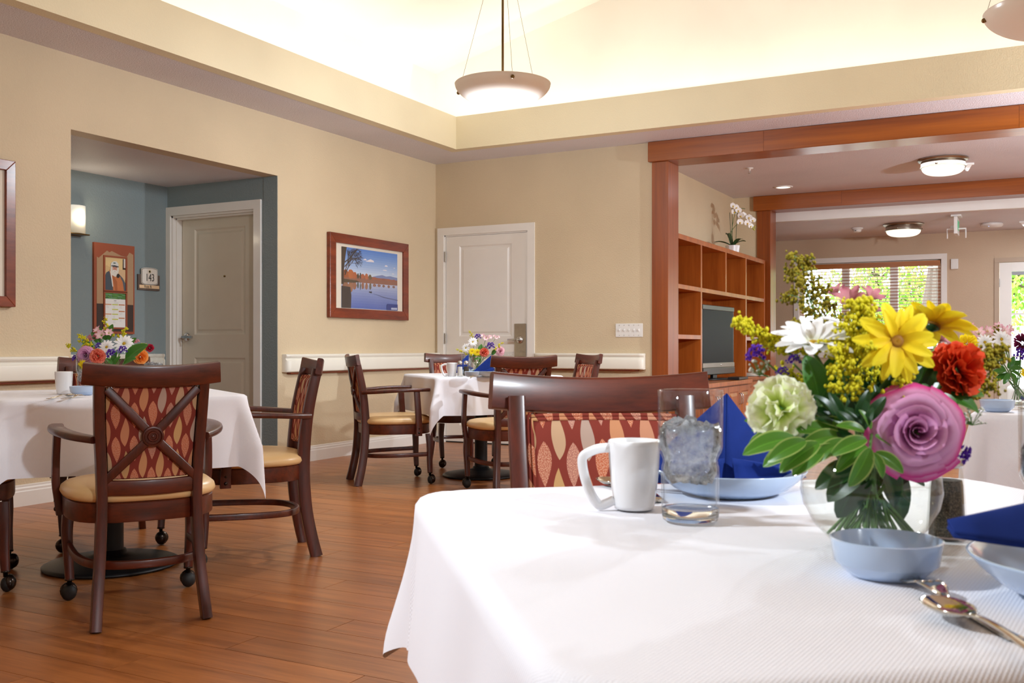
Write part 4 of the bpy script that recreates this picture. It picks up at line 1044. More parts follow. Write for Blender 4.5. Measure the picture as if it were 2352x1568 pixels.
def branch(p, a, l, w, dep):
    q = (p[0]+l*math.cos(a), p[1]+l*math.sin(a)); nx, ny = -math.sin(a)*w, math.cos(a)*w
    pts = [(p[0]-nx, p[1]-ny), (q[0]-nx*0.6, q[1]-ny*0.6), (q[0]+nx*0.6, q[1]+ny*0.6), (p[0]+nx, p[1]+ny)]
    pts = [(max(-pw, min(pw, u)), min(ph_, v)) for u, v in pts]
    if q[1] < ph_ and q[0] > -pw: L((74, 62, 54), pts)
    if dep > 0:
        for s_ in (-1, 1, 0.3): branch(q, a+s_*r3.uniform(0.25, 0.6)-0.10*(4-dep), l*r3.uniform(0.62, 0.85), w*0.6, dep-1)
for z, a in ((0.04, 1.1), (0.09, 0.7), (0.13, 0.5), (0.02, 0.95)): branch((-0.375, z), a, 0.09, 0.006, 4)
L((58, 50, 44), [(-0.03, -0.112), (-0.005, -0.116), (0.018, -0.118), (0.012, -0.108), (0.004, -0.098), (0.0, -0.108), (-0.02, -0.104)])
L((98, 102, 140), [(0.02, -0.117), (0.20, -0.150), (pw, -0.168), (pw, -0.163), (0.20, -0.144)])
L((66, 56, 52), [(-pw, -ph_), (-0.29, -ph_), (-0.285, -0.15), (-0.30, -0.08), (-pw, -0.075)])
L((48, 62, 132), [(0.245, -ph_), (pw, -ph_), (pw, -0.205), (0.255, -0.205), (0.245, -0.215)])
L((176, 186, 214), [(0.315, -0.256), (0.41, -0.256), (0.41, -0.236), (0.315, -0.238)])
pmats = []; cur = {}; bys = MB()
for k, (c, pts) in enumerate(lay):
    mt = ink(c)
    if mt not in pmats: pmats.append(mt)
    bys.m = pmats.index(mt); x = 0.0204+0.000012*k
    b0 = len(bys.v); bys.add([(x, p[0], p[1]) for p in pts], [tuple(range(len(pts)))])
bys.build('landscape_print', pmats, po_, loc=(0, 0.004, -0.010))
face([(-iw, -ih), (iw, -ih), (iw, ih), (-iw, ih)], 0.026, 0.0265).build('glass_pane', M_pane, po_)
p2, iw, ih = picture('framed_picture', 'large mahogany picture frame cut by the left picture edge', 2.655, 3.775, 1.168, 2.014, 0.060)
bys = MB(); bys.add([(0.0204, -0.34, -0.22), (0.0204, 0.34, -0.22), (0.0204, 0.34, 0.22), (0.0204, -0.34, 0.22)], [(0, 1, 2, 3)]); bys.build('print', ink((150, 160, 150)), p2)
# ================================================================== WALL UNIT (against X = XW2, facing +X)
SXF, SXB = -2.900, XW2+0.004
Ys = [8.668, 9.398, 10.253, 11.055, 11.90]                                     # middles of the uprights
zs_ = [0.605, 1.031, 1.490, 1.945]                                             # middles of the shelves
un = empty('shelf_unit', (0, 0, 0), 0, 'cherry wall unit of open cubbies around a television bay', 'shelf')
tk = 0.042
M_edge = plain('pale_cherry_edging', rgb(206, 150, 108), 0.28, var=0.05, coat=0.3)  # unused; pale tone stands in for sheen on the shelf edges
def panel(nm, b, m=None): return B(*b).build(nm, m or M_shelf, un, bevel=0.0015)
panel('top_board', (SXB, Ys[0]-tk/2, 1.922, SXF, Ys[4]+tk/2, 1.968))
for i, y in enumerate(Ys):
    if i in (0, 1, 3, 4): panel('upright', (SXB, y-tk/2, 0.607, SXF-0.001, y+tk/2, 1.922))
    else: panel('upright', (SXB, y-tk/2, 1.510, SXF-0.001, y+tk/2, 1.922))
panel('long_shelf', (SXB, Ys[0]+tk/2, 1.469, SXF-0.002, Ys[4]-tk/2, 1.510))
panel('shelf', (SXB, Ys[0]+tk/2, 1.010, SXF-0.002, Ys[1]-tk/2, 1.051))
panel('shelf', (SXB, Ys[3]+tk/2, 1.010, SXF-0.002, Ys[4]-tk/2, 1.051))
panel('back_panel', (SXB, Ys[0]-tk/2, 0.607, SXB+0.012, Ys[4]+tk/2, 1.922))
# low cabinet under it with a stepped front
bc = empty('base_cabinet', (0, 0, 0), 0, 'low cherry cabinet with panelled doors under the television', 'cabinet')
YK = 10.36
B(SXB, 8.662, 0.08, -2.70, YK, 0.560).build('carcase', M_shelf, bc); B(SXB, YK, 0.08, -2.88, 11.93, 0.560).build('carcase', M_shelf, bc)
B(SXB, 8.662, 0, -2.75, YK, 0.08).build('plinth', M_gap, bc); B(SXB, YK, 0, -2.92, 11.93, 0.08).build('plinth', M_gap, bc)
MB().prism([(SXB, 8.660), (-2.65, 8.660), (-2.65, YK), (-2.70, YK+0.05), (-2.85, YK+0.10), (-2.85, 11.935), (SXB, 11.935)], 0.562, 0.604).build('counter_top', M_shelf, bc, bevel=0.004)
def cab_door(x, y0, y1, z0, z1, hand):
    o = B(x, y0+0.002, z0, x+0.018, y1-0.002, z1).build('door', M_shelf, bc, bevel=0.002)
    w = 0.055; m = MB()
    lv = [(0, 0.0), (0.006, -0.008), (0.016, -0.008), (0.045, 0.002)]
    def ring(k): return [(y0+w+k, z0+w+k), (y1-w-k, z0+w+k), (y1-w-k, z1-w-k), (y0+w+k, z1-w-k)]
    vs = [(x+0.0185+d, p[0], p[1]) for k, d in lv for p in ring(k)]
    fs = [(k*4+i, k*4+(i+1) % 4, (k+1)*4+(i+1) % 4, (k+1)*4+i) for k in range(3) for i in range(4)]+[(12, 13, 14, 15)]
    vs = [(v[0]+0.008, v[1], v[2]) for v in vs]
    m.add(vs, fs)
    # frame around the field
    for a in ((y0+0.002, z0, y1-0.002, z0+w), (y0+0.002, z1-w, y1-0.002, z1), (y0+0.002, z0+w, y0+w, z1-w), (y1-w, z0+w, y1-0.002, z1-w)):
        m.box(x+0.018, a[0], a[1], x+0.0265, a[2], a[3])
    m.build('raised_panel', M_shelf, o)
    yh = y1-0.03 if hand > 0 else y0+0.03
    zt = z1-0.075
    MB().tube(smooth_path([(x+0.026, yh, zt), (x+0.050, yh, zt-0.012), (x+0.054, yh, zt-0.055), (x+0.050, yh, zt-0.098), (x+0.026, yh, zt-0.11)], 4), 0.0052, 8, (0, 1, 0)).build('handle', M_chrome, o, smooth=True)
dy = (YK-8.70)/4
for k in range(4): cab_door(-2.70, 8.70+dy*k, 8.70+dy*(k+1), 0.10, 0.548, 1 if k % 2 == 0 else -1)
dy = (11.92-YK-0.10)/4
for k in range(4): cab_door(-2.88, YK+0.10+dy*k, YK+0.10+dy*(k+1), 0.10, 0.548, 1 if k % 2 == 0 else -1)
# television in the bay
tv = empty('television', (-2.95, 10.02, 0.604), math.radians(-3), 'black flat television with a grey lower bezel in the wall unit', 'television')
hw = 0.49
sh = MB(); sh.prism([(-hw, 0.075), (-hw+0.03, 0.050), (hw-0.03, 0.050), (hw, 0.075), (hw, 0.735), (hw-0.03, 0.755), (-hw+0.03, 0.755), (-hw, 0.735)], -0.055, 0.035, Matrix(((0, 0, 1, 0), (1, 0, 0, 0), (0, 1, 0, 0), (0, 0, 0, 1))))
sh.build('housing', M_black, tv, bevel=0.008)
B(0.035, -hw+0.035, 0.175, 0.0365, hw-0.03, 0.705).build('screen', M_screen, tv)
B(0.035, -hw+0.01, 0.705, 0.044, hw-0.01, 0.752).build('top_bezel', M_grey, tv, bevel=0.006)
B(0.035, -hw+0.01, 0.125, 0.046, hw-0.01, 0.172).build('silver_strip', plain('silver_bezel', rgb(150, 142, 130), 0.3, 0.6), tv, bevel=0.003)
B(0.035, -hw+0.01, 0.055, 0.050, hw-0.01, 0.124).build('lower_bezel', M_grey, tv, bevel=0.006)
MB().ball((0.047, 0.05, 0.150), 0.012, 10, 6, (0.3, 1.6, 0.8)).build('power_button', M_chrome, tv, smooth=True)
B(-0.03, -0.06, 0.012, 0.0, 0.06, 0.075).build('stand_neck', M_black, tv)
MB().lathe([(0.16, 0), (0.165, 0.006), (0.15, 0.014), (0.0003, 0.016)], 32, sx=0.9, sy=1.7).build('stand_foot', M_black, tv, smooth=True)
bx = empty('disc_player', (-2.715, 10.02, 0.6045), 0, 'thin black disc player on the cabinet before the television', 'player')
B(-0.055, -0.17, 0.004, 0.060, 0.17, 0.030).build('case', M_black, bx, bevel=0.003)
B(0.060, -0.15, 0.012, 0.0608, 0.15, 0.019).build('disc_slot', M_grey, bx)
bk = empty('open_book', (-2.95, 11.50, 0.6045), 0.5, 'open book lying on the cabinet at the far end of the wall unit', 'book')
M_page = plain('paper_pages', rgb(222, 212, 196), 0.8)
for s_ in (-1, 1):
    m = MB(); m.grid(lambda u, v: Vector((-0.10+0.20*v, s_*0.145*u, 0.006+0.030*math.sin(min(1, u*1.15)*PI)**0.8*(1-0.5*u))), 10, 2)
    m.build('pages', M_page, bk, smooth=True, solid=0.008)
B(-0.105, -0.150, 0, 0.105, 0.150, 0.004).build('cover', M_black, bk)
sm = empty('small_thermostat', (-3.05, 9.462, 1.5105), 0, 'tiny white device standing in the second cubby of the wall unit', 'device')
B(-0.02, -0.014, 0, 0.02, 0.014, 0.065).build('case', M_whiteplastic, sm, bevel=0.004); B(0.02, -0.009, 0.03, 0.0206, 0.009, 0.055).build('display', M_grey, sm)

# orchid on top of the unit
orc = empty('orchid_pot', (-3.02, 10.93, 1.9685), 0, 'white ribbed pot with a white orchid on top of the wall unit', 'plant')
pr = []
m = MB(); seg = 40
prof = [(0.060, 0), (0.066, 0.004), (0.078, 0.088), (0.080, 0.092), (0.074, 0.092), (0.066, 0.078), (0.0004, 0.078)]
vs = []; fs = []
for k, (r, z) in enumerate(prof):
    for i in range(seg):
        a = 2*PI*i/seg; rr2 = r*(1+(0.03 if (i % 4 < 2 and 1 <= k <= 2) else 0)); vs.append((rr2*math.cos(a), rr2*math.sin(a), z))
for k in range(len(prof)-1):
    for i in range(seg): fs.append((k*seg+i, k*seg+(i+1) % seg, (k+1)*seg+(i+1) % seg, (k+1)*seg+i))
m.add(vs, fs); m.build('pot', M_china, orc)
M_orcleaf = plain('dark_orchid_leaf', rgb(44, 72, 34), 0.35, var=0.15)
M_stemg = plain('green_stem', rgb(86, 110, 56), 0.5, var=0.1)
def strap_leaf(root, a, L_, w, up, name='leaf', mat=None):
    m = MB()
    def f(u, v):
        s_ = v; r = L_*s_; z = up*math.sin(s_*PI*0.62)+0.0; ww = w*math.sin(PI*min(1, s_*0.92+0.08))**0.7
        y = (u-0.5)*2*ww; zz = z+0.25*abs(y)
        return Vector((r*math.cos(a)-y*math.sin(a), r*math.sin(a)+y*math.cos(a), 0.085+zz))
    m.grid(f, 4, 8); return m.build(name, mat or M_orcleaf, root, smooth=True, solid=0.002)
rt_ang = YAW
strap_leaf(orc, rt_ang+PI, 0.21, 0.032, 0.05); strap_leaf(orc, rt_ang+0.2, 0.16, 0.040, 0.06); strap_leaf(orc, rt_ang+PI/2+0.6, 0.10, 0.035, 0.15); strap_leaf(orc, rt_ang-0.9, 0.14, 0.036, 0.07)
def orc_pt(r_, z): return Vector((RT.x*r_, RT.y*r_, z))
sc_ = 1.0
stems = [smooth_path([orc_pt(-0.02, 0.08), orc_pt(-0.01, 0.25), orc_pt(0.02, 0.42), orc_pt(0.07, 0.50), orc_pt(0.14, 0.50)], 6), smooth_path([orc_pt(-0.01, 0.08), orc_pt(-0.04, 0.2), orc_pt(0.05, 0.33), orc_pt(0.12, 0.36), orc_pt(0.19, 0.34), orc_pt(0.24, 0.27)], 6)]
for p_ in stems: MB().tube(p_, 0.0035, 6).build('stem', M_stemg, orc, smooth=True)
for x_, z1 in ((-0.03, 0.46), (-0.005, 0.52), (0.055, 0.52)): MB().tube([orc_pt(x_*0.6, 0.08), orc_pt(x_, z1)], 0.003, 6).build('stake', plain('dark_green_stake', rgb(48, 70, 44), 0.5), orc, smooth=True)
M_orchid = plain('white_orchid_petal', rgb(244, 242, 240), 0.5, var=0.02, sss=0.1)
M_orcyel = plain('orchid_yellow_lip', rgb(224, 190, 40), 0.5)
def orchid_head():
    m = MB()
    for k, (a, L_, w) in enumerate(((90, 0.036, 0.015), (210, 0.034, 0.014), (330, 0.034, 0.014), (10, 0.037, 0.026), (170, 0.037, 0.026))):
        a = math.radians(a)
        def f(u, v):
            r = L_*v; ww = w*math.sin(PI*min(1, v*0.9+0.1))**0.6; y = (u-0.5)*2*ww
            return Vector((r*math.cos(a)-y*math.sin(a), r*math.sin(a)+y*math.cos(a), 0.006*v*v-0.25*abs(y)*v+(0.001 if k > 2 else 0)))
        m.grid(f, 4, 5)
    return m.mesh('petals', M_orchid, True)
ohm = orchid_head(); lip = MB().ball((0, -0.008, 0.008), 0.008, 8, 5, (0.9, 1.2, 0.8)).mesh('lip', M_orcyel, True)
rq = random.Random(5)
vd = Vector((0, 0, 1))
for k, (r_, z, s_) in enumerate(((-0.005, 0.53, 1.0), (0.035, 0.515, 1.0), (0.015, 0.465, 1.1), (0.06, 0.48, 1.05), (0.085, 0.42, 1.05), (0.12, 0.43, 1.05), (0.075, 0.35, 1.1), (0.175, 0.40, 1.05), (0.16, 0.34, 1.1), (0.215, 0.37, 1.0), (0.20, 0.31, 0.95))):
    nrm = Vector((-FW.x+rq.uniform(-0.5, 0.7)*RT.x, -FW.y+rq.uniform(-0.5, 0.7)*RT.y, rq.uniform(-0.25, 0.15))).normalized()
    pos = orc_pt(r_, z)+Vector((-FW.x, -FW.y, 0))*rq.uniform(0, 0.04)
    q = nrm.to_track_quat('Z', 'Y'); o = inst('blossom', ohm, orc, pos, q, s_); inst('lip', lip, o)
for r_, z in ((0.225, 0.285), (0.24, 0.27), (0.245, 0.30)): MB().ball(orc_pt(r_, z), 0.009, 8, 5, (1, 1, 1.3)).build('bud', plain('orchid_bud', rgb(176, 180, 70), 0.5), orc, smooth=True)

# ================================================================== FAR WINDOW, BLIND, GLAZED DOOR
wn1 = empty('window_1', (0, YE, 0), kind='structure')
cw = 0.072
for b in ((WX0-cw, -0.018, WZ0-cw, WX0, 0, WZ1), (WX1, -0.018, WZ0-cw, WX1+cw, 0, WZ1), (WX0-cw, -0.018, WZ1, WX1+cw, 0, WZ1+cw), (WX0-cw, -0.03, WZ0-cw, WX1+cw, 0, WZ0)):
    B(*b).build('casing', M_white, wn1, bevel=0.002)
yy = 0.085
for nm, b in (('sash_frame', (WX0, yy, WZ0, WX0+0.05, yy+0.05, WZ1)), ('sash_frame', (WX1-0.05, yy, WZ0, WX1, yy+0.05, WZ1)), ('sash_frame', (WX0, yy, WZ0, WX1, yy+0.05, WZ0+0.05)), ('sash_frame', (WX0, yy, WZ1-0.05, WX1, yy+0.05, WZ1)),
              ('mullion', (-2.47, yy-0.01, WZ0, -2.365, yy+0.05, WZ1)), ('mullion', (-1.832, yy-0.01, WZ0, -1.728, yy+0.05, WZ1))):
    B(*b).build(nm, M_white, wn1, bevel=0.002)
M_wglass = thin_glass('window_glass', (0.97, 0.98, 0.97, 1), 0.6)
for x0, x1 in ((WX0+0.05, -2.47), (-2.365, -1.832), (-1.728, WX1-0.05)):
    MB().add([(x0, yy+0.03, WZ0+0.05), (x1, yy+0.03, WZ0+0.05), (x1, yy+0.03, WZ1-0.05), (x0, yy+0.03, WZ1-0.05)], [(0, 1, 2, 3)]).build('pane', M_wglass, wn1)
M_blind = wood('honey_blind_wood', rgb(150, 84, 32), rgb(186, 116, 54), 0.4, (0.2, 3, 3), 5, 0.1)
bl = empty('window_blind', ((WX0+WX1)/2, YE+0.045, 2.03), 0, 'honey wood venetian blind with thin open slats in the far window', 'blind')
bw_ = (WX1-WX0)/2-0.012
B(-bw_, -0.05, 0.0, bw_, -0.035, 0.072).build('valance', M_blind, bl, bevel=0.003); B(-bw_, -0.03, 0.028, bw_, 0.025, 0.070).build('head_rail', M_white, bl)
B(-bw_, -0.025, -1.13, bw_, 0.020, -1.112).build('bottom_rail', M_blind, bl)
slat = MB(); slat.box(-bw_, -0.024, -0.0014, bw_, 0.024, 0.0014); sme = slat.mesh('slat', M_blind)
for k in range(25): inst('slat', sme, bl, (0, 0, -0.032-0.0435*k), (math.radians(-9), 0, 0))
for x in (-0.78, -0.26, 0.28, 0.80):
    MB().tube([(x, -0.026, 0.03), (x, -0.026, -1.12)], 0.0012, 5, (0, 1, 0)).build('cord', M_mat, bl)
# glazed door
d3 = empty('door_3', (0, YE, 0), kind='structure')
M_taupe = plain('taupe_door_frame', rgb(176, 154, 132), 0.5, var=0.02)
cw = 0.058
for b in ((FX0-cw, -0.014, 0, FX0, 0, FZ), (FX1, -0.014, 0, FX1+cw, 0, FZ), (FX0-cw, -0.014, FZ, FX1+cw, 0, FZ+cw)): B(*b).build('casing', M_taupe, d3, bevel=0.002)
dl_, dr_ = FX0+0.004, FX1-0.004
for nm, b in (('stile', (dl_, 0.0, 0.01, dl_+0.142, 0.044, FZ-0.004)), ('stile', (dr_-0.142, 0.0, 0.01, dr_, 0.044, FZ-0.004)), ('top_rail', (dl_+0.142, 0.0, FZ-0.120, dr_-0.142, 0.044, FZ-0.004)), ('bottom_rail', (dl_+0.142, 0.0, 0.01, dr_-0.142, 0.044, 0.26))):
    B(*b).build(nm, M_white, d3, bevel=0.002)
gx0, gx1 = dl_+0.142, dr_-0.142
for k in range(1, 3): B(gx0, 0.004, 0.26+(FZ-0.38)*k/3-0.012, gx1, 0.040, 0.26+(FZ-0.38)*k/3+0.012).build('muntin', M_white, d3)
B((gx0+gx1)/2-0.012, 0.006, 0.26, (gx0+gx1)/2+0.012, 0.038, FZ-0.12).build('muntin', M_white, d3)
MB().add([(gx0, 0.022, 0.26), (gx1, 0.022, 0.26), (gx1, 0.022, FZ-0.12), (gx0, 0.022, FZ-0.12)], [(0, 1, 2, 3)]).build('pane', M_wglass, d3)
B(gx0+0.004, -0.004, FZ-0.170, gx1-0.004, 0.012, FZ-0.124).build('shade_box', plain('grey_shade', rgb(150, 152, 158), 0.5), d3)
hm = B(dl_-0.016, -0.012, 1.72, dl_+0.006, 0.002, 1.83).build('hinge', M_chrome, d3); B(dl_-0.016, -0.012, 0.95, dl_+0.006, 0.002, 1.06).build('hinge', M_chrome, d3)
wp = empty('wall_chime', (-1.010, YE, 2.04), 0, 'small white box on the far wall between window and glazed door', 'box')
B(-0.045, -0.035, -0.068, 0.045, 0, 0.068).build('case', M_whiteplastic, wp, bevel=0.005); B(-0.032, -0.037, -0.055, 0.032, -0.035, 0.055).build('cover', M_whiteplastic, wp, bevel=0.002)

# ---- outside: terrace, white neighbouring house, closed parasol, trees
struct('ground_outside', B(-14, YE+0.16, -0.2, 10, 32, -0.05), plain('pale_paving', rgb(206, 202, 194), 0.8))
M_sid = plain('white_siding', rgb(238, 238, 240), 0.7, var=0.01)
hs = empty('neighbour_house', (-6.4, 19.0, -0.05), 0, 'white sided house outside, seen through the left part of the far window', 'house')
for k in range(26): inst('siding_board', B(-2.6, -0.03, 0, 1.45, 0.0, 0.148).mesh('siding_board', M_sid) if k == 0 else CH[hs.name][0].data, hs, (0, 0, 0.15*k))
B(-2.6, 0.0, 0, 1.42, 3.0, 4.0).build('wall', M_sid, hs)
ow = B(0.30, -0.06, 1.55, 0.95, 0.0, 2.55).build('window', M_white, hs); B(0.36, -0.064, 1.61, 0.89, -0.06, 2.49).build('pane', plain('window_dark', rgb(120, 140, 134), 0.2), ow)
um = empty('closed_parasol', (-1.47, 17.0, -0.05), 0, 'closed grey-brown patio parasol outside the right part of the window', 'parasol')
M_par = plain('taupe_canvas', rgb(128, 118, 106), 0.85, var=0.06)
m = MB(); n = 48; vs = []; fs = []; prof = [(0.02, 2.62), (0.05, 2.55), (0.085, 2.30), (0.085, 2.22), (0.12, 1.95), (0.18, 1.55), (0.235, 1.15), (0.245, 1.10)]
for k, (r, z) in enumerate(prof):
    for i in range(n):
        a = 2*PI*i/n; rr2 = r*(1+0.20*math.cos(8*a)*(0 if k < 1 else 1)); vs.append((rr2*math.cos(a), rr2*math.sin(a), z))
for k in range(len(prof)-1):
    for i in range(n): fs.append((k*n+i, k*n+(i+1) % n, (k+1)*n+(i+1) % n, (k+1)*n+i))
m.add(vs, fs); m.build('canopy', M_par, um, smooth=True)
MB().tube([(0, 0, 0.05), (0, 0, 2.68)], 0.024, 10, (0, 1, 0)).build('pole', M_grey, um, smooth=True); MB().lathe([(0.30, 0), (0.30, 0.05), (0.06, 0.09)], 24).build('foot', M_grey, um)
MB().tube([(0.10*math.cos(a), 0.10*math.sin(a), 2.235) for a in sub(0, 2*PI, 20)[:-1]], 0.012, 6, closed=True).build('tie_strap', M_mat, um)
M_leafout = []
for c in ((170, 200, 84), (196, 218, 120), (120, 164, 60)):
    mm, nt, p = new_mat('sunlit_tree_leaf'); p.inputs['Base Color'].default_value = rgb(*c); p.inputs['Roughness'].default_value = 0.6
    t = nd(nt, 'ShaderNodeBsdfTranslucent'); t.inputs[0].default_value = rgb(*[min(255, int(v*1.25)) for v in c]); mx = nd(nt, 'ShaderNodeMixShader'); mx.inputs[0].default_value = 0.45
    out = [n_ for n_ in nt.nodes if n_.type == 'OUTPUT_MATERIAL'][0]; nt.links.new(p.outputs[0], mx.inputs[1]); nt.links.new(t.outputs[0], mx.inputs[2]); nt.links.new(mx.outputs[0], out.inputs[0])
    M_leafout.append(mm)
M_bark = plain('tree_bark', rgb(96, 82, 66), 0.9, bumpy=0.6, bscale=30)
def out_tree(label, x, y, h, spread, seed):
    root = empty('garden_tree', (x, y, -0.05), 0, label, 'tree', 'garden trees outside the window')
    r = random.Random(seed)
    MB().tube(smooth_path([(0, 0, 0), (0.05, 0.03, h*0.3), (-0.05, 0, h*0.55), (0.05, 0, h*0.8)], 5), lambda t: 0.11*(1-0.7*t), 9, (0, 1, 0)).build('trunk', M_bark, root, smooth=True)
    m = MB(); m2 = MB()
    for b in range(24):
        a = r.uniform(0, 6.28); el = r.uniform(-0.1, 0.9); z0 = h*r.uniform(0.22, 0.75); L_ = spread*r.uniform(0.5, 1.0)
        p0 = Vector((0, 0, z0)); p1 = p0+Vector((math.cos(a)*L_, math.sin(a)*L_, L_*el*0.6)); mid = (p0+p1)/2+Vector((0, 0, 0.15))
        pth = smooth_path([p0, mid, p1], 5); m2.tube(pth, lambda t: 0.022*(1-0.8*t)+0.003, 5)
        for k in range(230):
            t = r.uniform(0.15, 1.05); q = p0.lerp(p1, t)+Vector((r.gauss(0, 0.20), r.gauss(0, 0.20), r.gauss(-0.05, 0.22)))
            w = r.uniform(0.020, 0.036); l = r.uniform(0.06, 0.11); ax = Vector((r.gauss(0, 0.5), r.gauss(0, 0.5), -1)).normalized(); sd = ax.cross(Vector((r.gauss(0, 1), r.gauss(0, 1), 0.2))).normalized()
            m.m = r.randrange(3); m.add([q, q+ax*l*0.5+sd*w, q+ax*l, q+ax*l*0.5-sd*w], [(0, 1, 2, 3)])
    m2.build('branches', M_bark, root, smooth=True)['kind'] = 'stuff'
    f = m.build('foliage', M_leafout, root); f['kind'] = 'stuff'
out_tree('bright green tree outside behind the middle pane of the far window', -2.75, 20.3, 4.6, 1.7, 1)
out_tree('bright green tree outside behind the right pane and the closed parasol', -1.35, 20.8, 5.0, 1.9, 2)
out_tree('bright green tree outside behind the glazed door', 0.10, 20.4, 4.4, 1.8, 3)
# ================================================================== TABLEWARE (canonical pieces, then copies)
Z3, Z1, Z2, Z4, Z5 = 0.7165, 0.7415, 0.7365, 0.7365, 0.7365
def make_mug(label, loc, rotz):
    o = empty('coffee_mug', loc, rotz, label, 'mug', 'white coffee mugs')
    prof = [(0.0003, 0.004), (0.022, 0.004), (0.0235, 0), (0.0262, 0.0008), (0.0275, 0.006), (0.0310, 0.030), (0.0338, 0.058), (0.0352, 0.086), (0.0354, 0.0915), (0.0342, 0.093), (0.0330, 0.0915), (0.0318, 0.058), (0.0285, 0.020), (0.020, 0.008), (0.0003, 0.007)]
    MB().lathe(prof, 40, cap=False).build('body', M_china, o, smooth=True)
    hp = smooth_path([(0.0335, 0, 0.083), (0.050, 0, 0.0815), (0.066, 0, 0.075), (0.0715, 0, 0.067), (0.069, 0, 0.048), (0.062, 0, 0.026), (0.052, 0, 0.009), (0.044, 0, 0.0055), (0.028, 0, 0.012)], 5)
    MB().sweep(hp, lambda t: rrect(0.013, 0.0075+0.003*abs(2*t-1), 0.45), (0, 1, 0)).build('handle', M_china, o, smooth=True)
    return o
M_glass = bpy.data.materials.new('clear_glass'); M_glass.use_nodes = True
_p = M_glass.node_tree.nodes['Principled BSDF']; _p.inputs['Transmission Weight'].default_value = 1; _p.inputs['Roughness'].default_value = 0.0; _p.inputs['IOR'].default_value = 1.46; _p.inputs['Base Color'].default_value = (0.97, 0.99, 0.985, 1)
M_water = bpy.data.materials.new('clear_water'); M_water.use_nodes = True
_p = M_water.node_tree.nodes['Principled BSDF']; _p.inputs['Transmission Weight'].default_value = 1; _p.inputs['Roughness'].default_value = 0.0; _p.inputs['IOR'].default_value = 1.33; _p.inputs['Base Color'].default_value = (0.985, 0.99, 1, 1)
M_tglass = thin_glass('tumbler_glass', (0.965, 0.975, 0.98, 1), 0.9, 1.45); M_twater = thin_glass('drinking_water', (0.95, 0.965, 0.985, 1), 0.7, 1.33)
M_ice = bpy.data.materials.new('cloudy_ice'); M_ice.use_nodes = True
def _ice():
    nt = M_ice.node_tree; nt.nodes.clear(); out = nd(nt, 'ShaderNodeOutputMaterial'); t = nd(nt, 'ShaderNodeBsdfTransparent'); g = nd(nt, 'ShaderNodeBsdfGlossy'); d = nd(nt, 'ShaderNodeBsdfTranslucent'); d2 = nd(nt, 'ShaderNodeBsdfDiffuse')
    g.inputs['Roughness'].default_value = 0.12; d.inputs[0].default_value = (0.98, 0.985, 1, 1); d2.inputs[0].default_value = (0.98, 0.985, 1, 1); t.inputs[0].default_value = (0.97, 0.98, 1, 1)
    m0 = nd(nt, 'ShaderNodeMixShader'); m0.inputs[0].default_value = 0.3; nt.links.new(d.outputs[0], m0.inputs[1]); nt.links.new(d2.outputs[0], m0.inputs[2])
    v = coords(nt); f = ramp(nt, noise(nt, v, 120, 4, 0.6), [(0.36, (0.16, 0.16, 0.16, 1)), (0.66, (0.62, 0.62, 0.62, 1))])
    a = nd(nt, 'ShaderNodeMixShader'); nt.links.new(f, a.inputs[0]); nt.links.new(t.outputs[0], a.inputs[1]); nt.links.new(m0.outputs[0], a.inputs[2])
    fr = nd(nt, 'ShaderNodeFresnel'); fr.inputs[0].default_value = 1.31; b = nd(nt, 'ShaderNodeMixShader'); nt.links.new(fr.outputs[0], b.inputs[0]); nt.links.new(a.outputs[0], b.inputs[1]); nt.links.new(g.outputs[0], b.inputs[2]); nt.links.new(b.outputs[0], out.inputs[0])
_ice()
